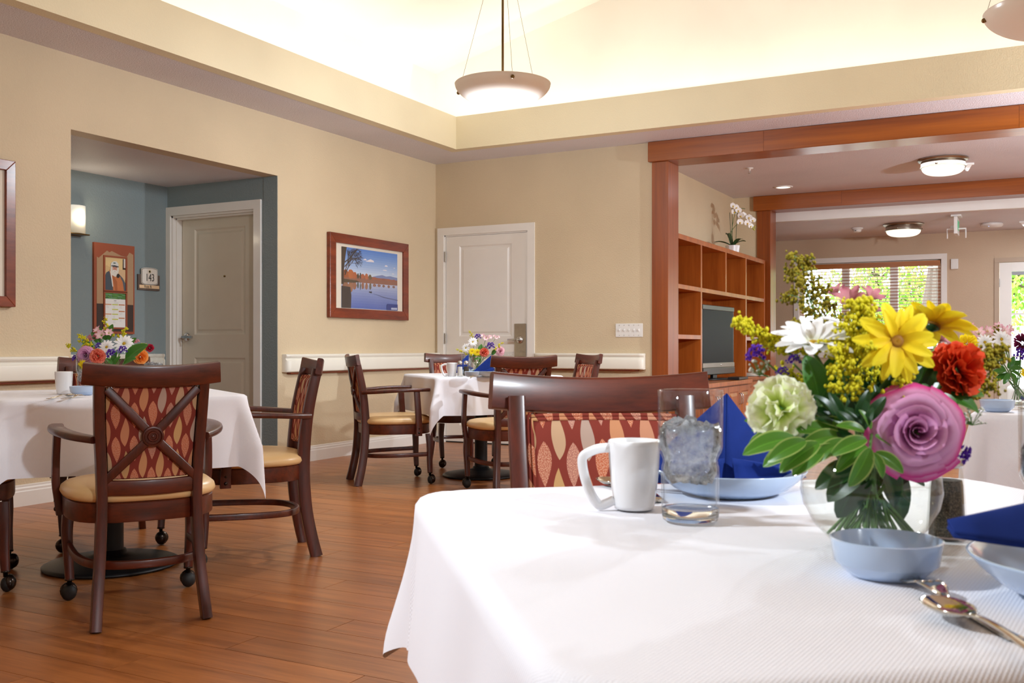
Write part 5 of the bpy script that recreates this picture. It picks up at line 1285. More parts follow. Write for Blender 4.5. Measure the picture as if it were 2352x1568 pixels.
def make_glass(label, loc, rotz=0, water=True):
    """tumbler with a waist: outer wall, thick foot, water and crushed ice"""
    o = empty('water_glass', loc, rotz, label, 'glass', 'tumblers of iced water')
    outer = [(0.0004, 0.0), (0.030, 0.0), (0.0345, 0.0015), (0.0355, 0.006), (0.0360, 0.020), (0.0368, 0.060), (0.0360, 0.068), (0.0345, 0.073), (0.0345, 0.077), (0.0365, 0.082), (0.0395, 0.087), (0.0405, 0.093), (0.0407, 0.125), (0.0410, 0.163), (0.0404, 0.1645), (0.0394, 0.1640)]
    inner = [(0.0390, 0.125), (0.0388, 0.095), (0.0376, 0.090), (0.0345, 0.084), (0.0325, 0.078), (0.0325, 0.072), (0.0340, 0.066), (0.0345, 0.058), (0.0335, 0.024), (0.030, 0.017), (0.0004, 0.016)]
    MB().lathe(outer[3:]+[(0.0388, 0.1635)]+inner[:-2], 48, cap=False).build('tumbler', M_tglass, o, smooth=True)
    MB().lathe([(0.0004, 0.0), (0.030, 0.0), (0.0345, 0.0015), (0.0355, 0.006), (0.0357, 0.0155), (0.030, 0.0158), (0.0004, 0.0156)], 48, cap=False).build('thick_foot', M_glass, o, smooth=True)
    if water:
        wp_ = [(0.0004, 0.0158), (0.0301, 0.0168), (0.0337, 0.024), (0.0347, 0.058), (0.0342, 0.066), (0.0327, 0.072), (0.0327, 0.078), (0.0347, 0.084), (0.0378, 0.090), (0.0390, 0.095), (0.0391, 0.117), (0.0380, 0.1165), (0.0004, 0.1165)]
        MB().lathe(wp_, 48, cap=False).build('water', M_twater, o, smooth=True)
        r = random.Random(17); n = 40; vs = []; fs = []
        sl = [(0.0004, 0.052), (0.028, 0.053), (0.0335, 0.060), (0.0338, 0.066), (0.0322, 0.072), (0.0322, 0.078), (0.0342, 0.084), (0.0373, 0.090), (0.0386, 0.096), (0.0387, 0.114), (0.035, 0.121), (0.024, 0.119), (0.012, 0.122), (0.0004, 0.120)]
        for k, (rr2, z) in enumerate(sl):
            for i in range(n):
                a = 2*PI*i/n; zz2 = z+(r.uniform(-0.0028, 0.0035) if k >= 10 else (r.uniform(-0.006, 0.004) if k < 2 else 0)); vs.append((rr2*math.cos(a), rr2*math.sin(a), zz2))
        for k in range(len(sl)-1):
            for i in range(n): fs.append((k*n+i, k*n+(i+1) % n, (k+1)*n+(i+1) % n, (k+1)*n+i))
        MB().add(vs, fs).build('crushed_ice', M_ice, o, smooth=True)['kind'] = 'stuff'
        for k in range(9):
            a = r.uniform(0, 6.28); rr2 = 0.024*math.sqrt(r.random()); sz = r.uniform(0.006, 0.009)
            M_ = Matrix.Translation((rr2*math.cos(a), rr2*math.sin(a), 0.1185)) @ Matrix.Rotation(r.uniform(0, 6), 4, Vector((r.gauss(0, 1), r.gauss(0, 1), r.gauss(0, 1))).normalized())
            m = MB(); m.box(-sz, -sz*r.uniform(0.6, 1), -sz*r.uniform(0.5, 0.9), sz, sz*r.uniform(0.6, 1), sz*r.uniform(0.5, 0.9), M_)
            m.build('ice_chip', M_ice, o)
    return o
def make_plate(label, loc, R=0.112):
    o = empty('dinner_plate', loc, 0, label, 'plate', 'pale blue dinner plates')
    k = R/0.112
    MB().lathe([(0.0004, 0.004), (0.058*k, 0.004), (0.060*k, 0), (0.064*k, 0.0006), (0.085*k, 0.010), (0.102*k, 0.024), (0.111*k, 0.0345), (0.112*k, 0.0365), (0.109*k, 0.0365), (0.098*k, 0.0255), (0.080*k, 0.0125), (0.064*k, 0.0075), (0.0004, 0.007)], 64, cap=False).build('body', M_bluechina, o, smooth=True)
    return o
def make_bowl(label, loc):
    o = empty('small_bowl', loc, 0, label, 'bowl', 'small pale blue bowls')
    MB().lathe([(0.0004, 0.003), (0.029, 0.003), (0.0305, 0), (0.033, 0.0005), (0.040, 0.006), (0.0465, 0.0125), (0.0478, 0.0135), (0.0510, 0.0335), (0.0516, 0.0355), (0.0500, 0.0362), (0.0486, 0.0345), (0.0462, 0.018), (0.040, 0.010), (0.025, 0.0065), (0.0004, 0.006)], 56, cap=False).build('body', M_bluechina, o, auto=50)
    return o
def make_spoon(label, loc, rotz, L=0.165):
    o = empty('teaspoon', loc, rotz, label, 'spoon', 'steel spoons')
    m = MB(); a, b = 0.030, 0.0185
    def f(u, v):
        t = -math.cos(PI*v); w = b*math.sqrt(max(0.0004, 1-t*t))*(1+0.10*t); s_ = -1+2*u
        return Vector((a*t, s_*w, 0.009-0.008*(1-t*t)*(1-s_*s_)+0.001))
    m.grid(f, 10, 14); m.build('bowl', M_cutlery, o, smooth=True, solid=0.0014)
    hp = smooth_path([(-0.027, 0, 0.0085), (-0.040, 0, 0.0115), (-0.07, 0, 0.0105), (-0.11, 0, 0.0055), (-L+0.02, 0, 0.0028), (-L+0.005, 0, 0.0030)], 5)
    MB().sweep(hp, lambda t: rrect(0.0055+0.011*max(0, t-0.35)*1.2, 0.0030-0.001*t, 0.4), (0, 0, 1)).build('handle', M_cutlery, o, smooth=True)
    return o
def make_fork(label, loc, rotz, L=0.185):
    o = empty('dinner_fork', loc, rotz, label, 'fork', 'steel forks')
    def zc_(x): return 0.0015+0.010*math.exp(-((x-0.045)/0.030)**2)+0.003*max(0, (x-0.075)/0.02)
    for k in range(4):
        y = -0.0093+0.0062*k
        pth = [(x, y, zc_(x)) for x in sub(0.050, 0.095, 7)]
        MB().sweep(pth, lambda t: rrect(0.0036-0.0014*t, 0.0020, 0.3), (0, 0, 1)).build('tine', M_cutlery, o, smooth=True)
    m = MB()
    def f(u, v):
        x = 0.020+0.033*v; w = 0.0042+0.0068*math.sin(PI/2*min(1, v*1.25)); return Vector((x, (-1+2*u)*w, zc_(x)-0.0012*(1-(-1+2*u)**2)))
    m.grid(f, 6, 8); m.build('root', M_cutlery, o, smooth=True, solid=0.0018)
    hp = [(x, 0, zc_(x)) for x in sub(0.022, -L+0.095, 16)]
    MB().sweep(hp, lambda t: rrect(0.0060+0.010*max(0, t-0.3)*1.1, 0.0032-0.001*t, 0.4), (0, 0, 1)).build('handle', M_cutlery, o, smooth=True)
    return o
def make_shaker(label, loc, fill, fname):
    o = empty('salt_shaker' if fname == 'salt' else 'pepper_shaker', loc, 0.2, label, 'shaker')
    seg = 8
    def oct_(r): return r
    MB().lathe([(0.0004, 0), (0.0215, 0), (0.0222, 0.003), (0.0185, 0.060), (0.0160, 0.078), (0.0150, 0.082)], seg, cap=False).build('glass_body', thin_glass('shaker_glass', (0.93, 0.94, 0.93, 1), 0.8) if False else M_shaker, o)
    MB().lathe([(0.0004, 0.004), (0.0195, 0.004), (0.0168, 0.060), (0.0158, 0.066), (0.0004, 0.067)], seg, cap=False).build(fname, fill, o)
    MB().lathe([(0.0165, 0.080), (0.0172, 0.083), (0.0172, 0.092), (0.0150, 0.101), (0.0085, 0.106), (0.0004, 0.1065)], 20).build('cap', M_chrome, o, smooth=True)
    return o
M_shaker = thin_glass('shaker_glass', (0.93, 0.94, 0.93, 1), 0.9)
M_pepper = bpy.data.materials.new('ground_pepper'); M_pepper.use_nodes = True
def _pep():
    nt = M_pepper.node_tree; p = nt.nodes['Principled BSDF']; v = coords(nt); f = noise(nt, v, 900, 2, 0.7)
    nt.links.new(ramp(nt, f, [(0.4, rgb(34, 28, 24)), (0.55, rgb(78, 64, 52)), (0.68, rgb(140, 122, 100))]), p.inputs['Base Color']); p.inputs['Roughness'].default_value = 0.9
_pep()
def make_napkin(label, loc, rotz, h=0.150):
    """square napkin folded to a triangle and stood up as a tent: two leaning leaves meeting in an upright fold"""
    o = empty('folded_napkin', loc, rotz, label, 'napkin', 'navy folded napkins')
    w = 0.128; m = MB()
    def leaf(sgn, dpt):
        def f(u, v):
            # u along the base from the middle fold outward, v up to the apex
            x = sgn*w*u*(1-v)*1.05; y = dpt*u*(1-v)+0.010*(1-v)-0.006*math.sin(PI*u)*(1-v); z = h*v+0.004*math.sin(PI*u)*(1-v)
            return Vector((x, y, z))
        return f
    # local: -Y looks at the sitter; the front fold stands at x = 0
    for nm, sgn, dpt in (('left_leaf', -1, 0.085), ('right_leaf', 1, 0.085)):
        MB().grid(leaf(sgn, dpt), 8, 10).build(nm, M_napkin, o, smooth=True, solid=0.003)
    # under layer turned outward at the base
    for sgn in (-1, 1):
        def g(u, v): return Vector((sgn*(0.012+w*1.12*u)*(1-v*0.55), -0.012+0.10*u*(1-v)+0.004, 0.006+h*0.30*v*(1-u*0.3)))
        MB().grid(g, 6, 4).build('turned_hem', M_napkin, o, smooth=True, solid=0.003)
    return o
# ---- nearest table
def zz(v, z): return Vector((v.x, v.y, z))
HANDLE = YAW+PI
make_mug('white mug at the left of the nearest table, handle to the left', P(0.1655, 1.352, Z3), HANDLE+0.12)
make_glass('waisted tumbler of ice water beside the white mug on the nearest table', P(0.2255, 1.262, Z3))
make_glass('tumbler of water cut by the right picture edge on the nearest table', P(0.548, 0.99, Z3), 1.0)
pl1 = make_plate('pale blue plate behind the tumbler on the nearest table, under the standing napkin', P(0.326, 1.492, Z3))
pl2 = dup(pl1, P(0.514, 0.860, Z3), 0, 'pale blue plate cut by the lower right picture edge')
np1 = make_napkin('navy napkin standing as a tent behind the tumbler on the nearest table', P(0.315, 1.465, Z3+0.0085), YAW+0.08, 0.142)
bowl1 = make_bowl('small pale blue bowl before the big bouquet on the nearest table', P(0.358, 0.955, Z3))
fk = make_fork('fork with four tines at lower right on the nearest table, partly under the spoon', P(0.3710, 0.8330, Z3), YAW+math.radians(93))
sn = make_spoon('spoon laid over the fork at lower right on the nearest table', P(0.3490, 0.796, Z3+0.003), YAW+math.radians(96), 0.185)
dup(sn, P(0.153, 1.575, Z3), YAW+math.radians(104), 'teaspoon behind the white mug on the nearest table, only its tip showing')
kn = empty('table_knife', P(0.205, 1.50, Z3), YAW+math.radians(92), 'knife between mug and tumbler behind them on the nearest table', 'knife')
MB().sweep([(x, 0, 0.0025) for x in sub(-0.09, 0.005, 6)], rrect(0.013, 0.005, 0.4), (0, 0, 1)).build('handle', M_cutlery, kn, smooth=True)
MB().prism([(0.0, -0.007), (0.10, -0.008), (0.118, -0.002), (0.112, 0.006), (0.0, 0.006)], 0.0015, 0.0028).build('blade', M_cutlery, kn)
pep = make_shaker('glass pepper shaker half hidden behind the fish-bowl vase of the nearest table', P(0.497, 1.140, Z3), M_pepper, 'pepper')
pep.scale = (1.02,)*3
# napkin folded in a wedge on the right plate, its point reaching over the rim
nw = empty('folded_napkin', P(0.514, 0.860, Z3+0.0375), YAW, 'navy napkin folded to a wedge on the plate at the right picture edge', 'napkin', 'navy folded napkins')
m = MB()
def wedge(u, v):   # u: tip (0) to the far end (1), v: front edge to ridge
    x = -0.137+0.27*u; hgt = (0.008+0.058*u)*math.sin(min(1, v*1.02)*PI/2); y = -0.035*u-0.010+(0.075*u+0.014)*v
    return Vector((x, y, 0.012+0.010*(1-u)+hgt-0.010*math.sin(PI*u)*(1-v)))
MB().grid(wedge, 12, 8).build('top_fold', M_napkin, nw, smooth=True, solid=0.004)
def wedge2(u, v):
    x = -0.137+0.27*u; y = -0.010-0.035*u+(0.075*u+0.014)*v+0.012*v*u
    return Vector((x, y, 0.010+0.010*(1-u)-0.008*math.sin(PI*u)*(1-v)+0.006*v))
MB().grid(wedge2, 12, 6).build('under_fold', M_napkin, nw, smooth=True, solid=0.004)
# ---- left table
def T1(px, py, z=Z1):
    d = (EYE-z)*2292/(py-797); return P((px-1176)/2292*d, d, z)
mug0 = bpy.data.objects['coffee_mug']; gl0 = bpy.data.objects['water_glass']
dup(mug0, P(-1.855, 4.13, Z1), YAW+PI/2+0.3, 'white mug in shade on the left table, by the edge of the front chair')
dup(gl0, P(-1.800, 4.22, Z1), 0.4, 'tumbler of water on the left table, in front of the bouquet\'s left side')
dup(gl0, P(-1.565, 4.36, Z1), 2.0, 'tumbler on the left table showing above the front chair\'s top rail, right of the bouquet')
dup(bowl1, P(-1.735, 4.035, Z1), 0, 'small pale blue bowl on the left table, left of the front chair\'s back')
dup(sn, P(-1.725, 3.89, Z1), YAW+PI/2, 'spoon on the left table, beside the fork left of the front chair')
dup(fk, P(-1.672, 3.80, Z1), YAW+PI/2, 'fork on the left table, tines just left of the front chair\'s back')
# ---- middle table
dup(mug0, P(-0.408, 6.78, Z2), HANDLE+0.05, 'white mug on the middle table, handle to the left')
slt = make_shaker('salt shaker on the middle table, right of the mug', P(-0.352, 6.75, Z2), M_salt, 'salt')
dup(pep, P(-0.312, 6.80, Z2), 0, 'pepper shaker on the middle table, beside the salt').scale = (1, 1, 1)
dup(bowl1, P(-0.268, 6.66, Z2), 0, 'small pale blue bowl on the middle table, in front of its bouquet')
dup(pl1, P(-0.135, 6.80, Z2), 0, 'pale blue plate on the middle table behind the front chair\'s rail')
dup(np1, P(-0.135, 6.82, Z2+0.0085), YAW+0.9, 'navy napkin standing on the middle table\'s front plate, beside the bouquet')
dup(pl1, P(-0.315, 7.28, Z2), 0, 'pale blue plate at the back of the middle table, behind the shakers')
dup(np1, P(-0.315, 7.27, Z2+0.0085), YAW+1.2, 'navy napkin at the back of the middle table, behind the shakers')
dup(sn, P(-0.262, 6.50, Z2), YAW+PI/2, 'spoon on the middle table in front of the small bowl')
dup(gl0, P(-0.335, 7.42, Z2), 0, 'tumbler at the back of the middle table, left of the bouquet')
dup(gl0, P(-0.030, 7.25, Z2), 0, 'tumbler of the middle table showing just above the front chair\'s rail')
# ---- right table
dup(bowl1, P(1.500, 3.085, Z4), 0, 'small pale blue bowl on the right table under its bouquet')
dup(sn, P(1.615, 3.12, Z4), YAW+math.radians(150), 'spoon on the right table at the right picture edge')
dup(nw, P(1.900, 3.46, Z4-0.004), YAW, 'navy napkin lying on the right table at the right picture edge')
# ================================================================== BOUQUETS
def grad(name, stops, rough=0.6, sss=0.0, trans=0.25, vein=0):
    """petal or leaf colour running along the piece (UV v), a little light passing through"""
    m, nt, p = new_mat(name)
    tc = nd(nt, 'ShaderNodeTexCoord'); sp = nd(nt, 'ShaderNodeSeparateXYZ'); nt.links.new(tc.outputs['UV'], sp.inputs[0])
    nz = noise(nt, coords(nt, 'Object'), 90, 2)
    f = math_n(nt, 'ADD', sp.outputs[1], math_n(nt, 'MULTIPLY_ADD', nz, 0.12, -0.06))
    c = ramp(nt, f, [(a, rgb(*b)) for a, b in stops])
    nt.links.new(c, p.inputs['Base Color']); p.inputs['Roughness'].default_value = rough; p.inputs['Specular IOR Level'].default_value = 0.3
    if trans:
        t = nd(nt, 'ShaderNodeBsdfTranslucent'); nt.links.new(c, t.inputs[0]); mx = nd(nt, 'ShaderNodeMixShader'); mx.inputs[0].default_value = trans
        out = [n_ for n_ in nt.nodes if n_.type == 'OUTPUT_MATERIAL'][0]
        nt.links.new(p.outputs[0], mx.inputs[1]); nt.links.new(t.outputs[0], mx.inputs[2]); nt.links.new(mx.outputs[0], out.inputs[0])
    return m
PM = dict(
    rose=grad('lavender_rose_petal', [(0.0, (120, 40, 96)), (0.45, (184, 106, 164)), (0.85, (228, 172, 212)), (1.0, (234, 166, 210))]),  # dark purple base paints in the shade deep between the petals
    rose_out=grad('lavender_rose_outer_petal', [(0.0, (170, 80, 140)), (0.55, (226, 172, 210)), (0.86, (234, 164, 206)), (0.97, (226, 70, 150))]),
    red=grad('orange_red_carnation', [(0.0, (120, 18, 6)), (0.6, (206, 50, 18)), (1.0, (226, 82, 40))]),
    coral=grad('coral_carnation', [(0.0, (190, 60, 40)), (0.6, (232, 106, 82)), (1.0, (244, 150, 124))]),
    green=grad('pale_green_carnation', [(0.0, (190, 214, 96)), (0.5, (228, 240, 156)), (0.9, (248, 250, 220)), (1.0, (250, 250, 236))]),
    orange=grad('orange_carnation', [(0.0, (214, 90, 20)), (0.7, (244, 142, 50)), (1.0, (250, 176, 96))]),
    white=grad('white_daisy_petal', [(0.0, (226, 230, 200)), (0.3, (248, 248, 248)), (1.0, (254, 254, 255))]),
    yellow=grad('yellow_daisy_petal', [(0.0, (206, 146, 10)), (0.25, (248, 218, 24)), (1.0, (255, 238, 50))]),
    pink=grad('pink_alstroemeria', [(0.0, (226, 206, 130)), (0.35, (246, 222, 222)), (0.75, (240, 196, 206)), (1.0, (226, 150, 176))]),
    dusky=grad('dusky_pink_alstroemeria', [(0.0, (140, 90, 70)), (0.35, (200, 136, 140)), (0.75, (204, 132, 144)), (1.0, (186, 104, 124))]),
    maroon=grad('maroon_mum', [(0.0, (50, 6, 26)), (0.7, (104, 18, 58)), (1.0, (132, 36, 80))]),
    crimson=grad('crimson_mum', [(0.0, (90, 6, 20)), (0.7, (160, 20, 44)), (1.0, (190, 40, 70))]),
    pinkrose=grad('pink_rose_petal', [(0.0, (190, 110, 130)), (0.6, (226, 168, 182)), (1.0, (236, 190, 200))]),
    purple=grad('purple_statice', [(0.0, (60, 24, 120)), (0.6, (92, 44, 170)), (1.0, (124, 74, 200))], trans=0.15),
    gold=grad('goldenrod_floret', [(0.0, (176, 168, 22)), (0.5, (220, 210, 28)), (1.0, (240, 228, 60))], trans=0.2),
    golddark=grad('olive_goldenrod_floret', [(0.0, (100, 92, 18)), (0.5, (146, 130, 24)), (1.0, (178, 162, 40))], trans=0.2),
    baby=grad('white_filler_floret', [(0.0, (216, 216, 196)), (1.0, (240, 240, 232))]),
    centre=grad('daisy_centre', [(0.0, (110, 110, 30)), (0.5, (170, 130, 20)), (1.0, (206, 170, 40))], trans=0),
    ybrown=grad('brown_daisy_centre', [(0.0, (120, 84, 16)), (0.6, (150, 100, 20)), (1.0, (190, 140, 20))], trans=0),
    stem=grad('flower_stem', [(0.0, (96, 132, 70)), (1.0, (110, 150, 66))], trans=0, rough=0.45))
def leaf_mat(name, mid, edge, pale=0.86, rough=0.32):
    """leaf blade: midrib and margin drawn from the blade's own cross coordinate (UV u)"""
    m, nt, p = new_mat(name)
    tc = nd(nt, 'ShaderNodeTexCoord'); sp = nd(nt, 'ShaderNodeSeparateXYZ'); nt.links.new(tc.outputs['UV'], sp.inputs[0])
    e = math_n(nt, 'ABSOLUTE', math_n(nt, 'MULTIPLY_ADD', sp.outputs[0], 2, -1))
    lite = tuple(min(255, int(v*1.25+14)) for v in mid)
    c = ramp(nt, e, [(0.0, rgb(*lite)), (0.06, rgb(*mid)), (pale-0.1, rgb(*mid)), (pale, rgb(*edge))])
    nz = noise(nt, coords(nt, 'Object'), 60, 2)
    c2 = mix_c(nt, math_n(nt, 'MULTIPLY', nz, 0.35), c, rgb(*[int(v*0.6) for v in mid]))
    nt.links.new(c2, p.inputs['Base Color']); p.inputs['Roughness'].default_value = rough
    t = nd(nt, 'ShaderNodeBsdfTranslucent'); nt.links.new(c2, t.inputs[0]); mx = nd(nt, 'ShaderNodeMixShader'); mx.inputs[0].default_value = 0.22
    out = [n_ for n_ in nt.nodes if n_.type == 'OUTPUT_MATERIAL'][0]
    nt.links.new(p.outputs[0], mx.inputs[1]); nt.links.new(t.outputs[0], mx.inputs[2]); nt.links.new(mx.outputs[0], out.inputs[0])
    return m
LM = dict(pit=leaf_mat('variegated_leaf', (84, 140, 40), (176, 200, 110), 0.90), mid=leaf_mat('mid_green_leaf', (62, 118, 40), (92, 146, 62), 0.94), dark=leaf_mat('dark_green_leaf', (30, 74, 34), (60, 104, 50), 0.95))
CACHE = {}
def petal_mesh(kind):
    """one petal, unit long, lying along +X, rising to +Z"""
    if ('p', kind) in CACHE: return CACHE[('p', kind)]
    m = MB()
    def f(u, v):
        s_ = 2*u-1; w = 0.165*math.sin(PI*min(1, v*0.80+0.13))**0.62*(1 if v < 0.93 else 0.86)
        if v > 0.999: w = 0.035
        x = 0.10+0.90*v; z = 0.03*math.sin(v*PI)-0.10*v*v+0.05*abs(s_)**1.5*math.sin(v*PI)-0.016*math.cos(s_*2*PI)*v*0.5
        return Vector((x, s_*w, z))
    m.grid(f, 6, 9); CACHE[('p', kind)] = m.mesh('petal', PM[kind], True); return CACHE[('p', kind)]
def join_mesh(parts, mat, name):
    """parts: list of (mesh builder, matrix) joined as one head"""
    m = MB()
    for q, M_ in parts: m.add([M_ @ Vector(v) for v in q.v], q.f, q.uv)
    return m.mesh(name, mat, True)
def daisy_petal_mb(nu=3, nv=5):
    m = MB()
    m.grid(lambda u, v: Vector((0.10+0.90*v, (2*u-1)*0.14*math.sin(PI*min(1, v*0.80+0.13))**0.62*(0.3 if v > 0.999 else 1), 0.03*math.sin(v*PI)-0.10*v*v+0.04*abs(2*u-1)*math.sin(v*PI))), nu, nv); return m
def spread_daisy(n, layers, r): return [(2*PI*k/n+0.13*l+r.uniform(-0.07, 0.07), r.uniform(-0.06, 0.12)+0.20*l, r.uniform(0.9, 1.05)*(1-0.14*l)) for l in range(layers) for k in range(n)]
def rose_petals():
    """(mesh builder, outer?) for every petal, unit radius, opening to +Z"""
    out = []; r = random.Random(4)
    for li, (n, rt, h, lip, dl) in enumerate(((2, 0.12, 0.74, 0.00, 2.0), (2, 0.24, 0.80, 0.02, 1.7), (3, 0.38, 0.80, 0.03, 1.45), (3, 0.56, 0.74, 0.07, 1.35), (4, 0.74, 0.60, 0.13, 1.15), (5, 0.92, 0.40, 0.20, 0.98), (4, 0.98, 0.20, 0.22, 1.0))):
        for k in range(n):
            ph = 2*PI*k/n+li*1.1+r.uniform(-0.25, 0.25); jr = r.uniform(-0.02, 0.02)+0.035*(k % 2)-0.03*(k == 0); jh = r.uniform(-0.05, 0.05); pt = 0.13 if li >= 4 else 0.05
            def f(u, v, ph=ph, rt=rt, h=h, lip=lip, dl=dl, jr=jr, jh=jh, pt=pt):
                s_ = 2*u-1; vv = v
                rad = (rt+jr)*(0.22+0.78*math.sin(vv*PI/2)**1.1)+lip*max(0, vv-0.72)/0.28*(1+0.5*abs(s_))
                z = (h+jh)*vv*(1-0.16*s_*s_)-lip*1.3*max(0, (vv-0.78)/0.22)**2
                tip = pt*max(0, vv-0.7)/0.3*max(0, 1-abs(s_)*1.8); rad += tip
                a = ph+dl*s_*(0.55+0.45*math.sin(min(1, vv*1.3)*PI/2))*(1-0.12*vv)
                rad += 0.06*s_*vv-0.03*abs(s_)**2
                return Vector((rad*math.cos(a), rad*math.sin(a), z-0.38))
            q = MB(); q.grid(f, 9, 9); out.append((q, li >= 5))
    return out
def ruffle_petals(n, seed, wid=0.42, maxang=1.75, ruffle=0.09, r0=0.18, nu=6, nv=4):
    r = random.Random(seed); out = []
    for k in range(n):
        t = (k+0.5)/n; th = maxang*math.sqrt(t); ph = k*2.39996+r.uniform(-0.2, 0.2)
        d = Vector((math.sin(th)*math.cos(ph), math.sin(th)*math.sin(ph), math.cos(th)))
        tw = r.uniform(0, PI) if th < 0.8 else ph+PI/2+r.uniform(-0.5, 0.5)
        sd = Vector((math.cos(tw), math.sin(tw), 0)); sd = (sd-d*sd.dot(d)).normalized(); nn = d.cross(sd)
        L_ = r.uniform(0.86, 1.04)*(1.0 if th > 0.4 else 0.93); p1 = r.uniform(0, 6.28); p2 = r.uniform(0, 6.28); bend = r.uniform(-0.15, 0.15); W_ = wid*r.uniform(0.8, 1.2)
        def f(u, v):
            s_ = 2*u-1; rad = r0+(L_-r0)*v-0.10*s_*s_*v*L_+0.03*math.sin(17*u+p2)*v; w = W_*(0.12+0.88*v)
            o = ruffle*v*v*(math.sin(9*u+p1)+0.5*math.sin(19*u+p2))+bend*v*v
            return d*rad+sd*(s_*w)+nn*o
        q = MB(); q.grid(f, nu, nv); out.append(q)
    return out
def head(kind, col):
    """(name, mesh) pieces of a small flower head, unit radius facing +Z, made once and shared"""
    key = (kind, col)
    if key in CACHE: return CACHE[key]
    I = Matrix.Identity(4); r = random.Random(9)
    if kind == 'daisy':
        pet = daisy_petal_mb(); ps = [(pet, Matrix.Rotation(a, 4, 'Z') @ Matrix.Rotation(-el, 4, 'Y') @ Matrix.Scale(s_, 4)) for a, el, s_ in spread_daisy(13, 2, r)]
        c = MB(); c.lathe([(0.0003, 0.10), (0.10, 0.085), (0.18, 0.03), (0.19, -0.03)][::-1], 14)
        res = [('petals', join_mesh(ps, PM[col], 'petals')), ('flower_centre', c.mesh('flower_centre', PM['centre'], True))]
    elif kind == 'rose':
        ps = rose_petals(); res = [('petals', join_mesh([(q, I) for q, o in ps], PM[col], 'petals'))]
    elif kind == 'carnation': res = [('petals', join_mesh([(q, I) for q in ruffle_petals(46, 5)], PM[col], 'petals'))]
    elif kind == 'mum': res = [('petals', join_mesh([(q, I) for q in ruffle_petals(80, 6, 0.14, 1.8, 0.02, 0.2, 2, 3)], PM[col], 'petals'))]
    elif kind == 'alstroemeria':
        ps = []
        for hx, hy, hs in ((0, 0, 1.0), (0.75, 0.25, 0.8), (-0.55, 0.55, 0.75)):
            for k in range(6):
                q = MB(); L_ = 1.0 if k % 2 else 0.92; wd = 0.30 if k % 2 == 0 else 0.20
                q.grid(lambda u, v: Vector((0.06+L_*(0.35*v+0.40*v*v), (2*u-1)*wd*math.sin(PI*min(1, v*0.82+0.08))**0.8*(0.35 if v > 0.999 else 1), L_*0.80*v-0.28*v**3+0.10*abs(2*u-1)*v)), 4, 6)
                ps.append((q, Matrix.Translation((hx, hy, -0.35)) @ Matrix.Rotation(hx*0.7, 4, 'Y') @ Matrix.Rotation(-hy*0.7, 4, 'X') @ Matrix.Scale(hs*0.86, 4) @ Matrix.Rotation(2*PI*k/6, 4, 'Z')))
        res = [('petals', join_mesh(ps, PM[col], 'petals'))]
    elif kind == 'statice':
        m = MB()
        for k in range(34):
            a = r.uniform(0, 6.28); rr2 = math.sqrt(r.random()); p_ = Vector((rr2*math.cos(a), rr2*math.sin(a)*0.8, r.uniform(-0.25, 0.25)+0.35*(1-rr2*rr2)))
            n_ = (Vector((p_.x*0.8, p_.y*0.8, 1))+Vector((r.gauss(0, 0.3), r.gauss(0, 0.3), 0))).normalized(); q = n_.to_track_quat('Z', 'Y').to_matrix().to_4x4()
            ns = 10; M_ = Matrix.Translation(p_) @ q @ Matrix.Scale(r.uniform(0.8, 1.2), 4)
            vs = [Vector((0, 0, -0.12))]; uvs = [(0, 0)]
            for i in range(ns):
                b = 2*PI*i/ns; k2 = 0.20 if i % 2 else 0.13; vs.append(Vector((k2*math.cos(b), k2*math.sin(b), 0.10+r.uniform(-0.03, 0.03)))); uvs.append((0, 1))
            m.add([M_ @ v for v in vs], [(0, 1+i, 1+(i+1) % ns) for i in range(ns)], uvs)
        res = [('florets', m.mesh('florets', PM[col], False))]
    CACHE[key] = res; return res
def cam_dir(n): return (RT*n[0]+Vector((0, 0, n[1]))-FW*n[2]).normalized()
class Vase:
    def __init__(s, loc, k, label, waterz=0.066, water=True):
        s.c = loc; s.k = k; s.mouth = loc+Vector((0, 0, 0.112*k)); s.r = random.Random(int(loc.x*1000) & 255)
        o = empty('fish_bowl_vase', loc, 0, label, 'vase', 'round glass flower vases')
        prof = [(0.0004, 0.0005), (0.030, 0.0005), (0.042, 0.006), (0.060, 0.024), (0.0715, 0.046), (0.0745, 0.062), (0.0725, 0.080), (0.064, 0.098), (0.053, 0.109), (0.050, 0.114), (0.0505, 0.117)]
        MB().lathe([(r*k, z*k) for r, z in prof], 56, cap=False).build('glass', M_vglass, o, smooth=True)
        MB().lathe([(0.0004, 0.0008), (0.028*k, 0.0008), (0.034*k, 0.004*k), (0.026*k, 0.008*k), (0.0004, 0.009*k)], 40, cap=False).build('thick_foot', M_glass, o, smooth=True)
        if water:
            wpf = [(r*k*0.975, z*k+0.001) for r, z in prof if z <= waterz-0.004]+[(0.0725*k, waterz*k), (0.0004, waterz*k)]
            MB().lathe(wpf, 56, cap=False).build('water', M_vwater, o, smooth=True)
        s.o = o
    def stem_pts(s, p, n, sag=0.3):
        """stem from the vase floor through the mouth to a head at p that faces n"""
        off = (p-s.mouth); h = Vector((off.x, off.y, 0)); hl = h.length or 1e-4
        mo = s.mouth+h/hl*min(hl*0.5, 0.042*s.k)+Vector((s.r.uniform(-1, 1), s.r.uniform(-1, 1), 0))*0.008*s.k
        a = s.r.uniform(0, 6.28); opp = -h/hl*min(hl*0.6, 0.034*s.k)
        bot = s.c+Vector((opp.x+0.014*s.k*math.cos(a), opp.y+0.014*s.k*math.sin(a), 0.014*s.k))
        return smooth_path([bot, bot.lerp(mo, 0.55), mo, mo.lerp(p, 0.55)+Vector((0, 0, 0.012)), p-n*0.012*0.6], 4)
def stem(root, base, pts, r): MB().tube([q-base for q in pts], r, 6).build('stem', PM['stem'], root, smooth=True)
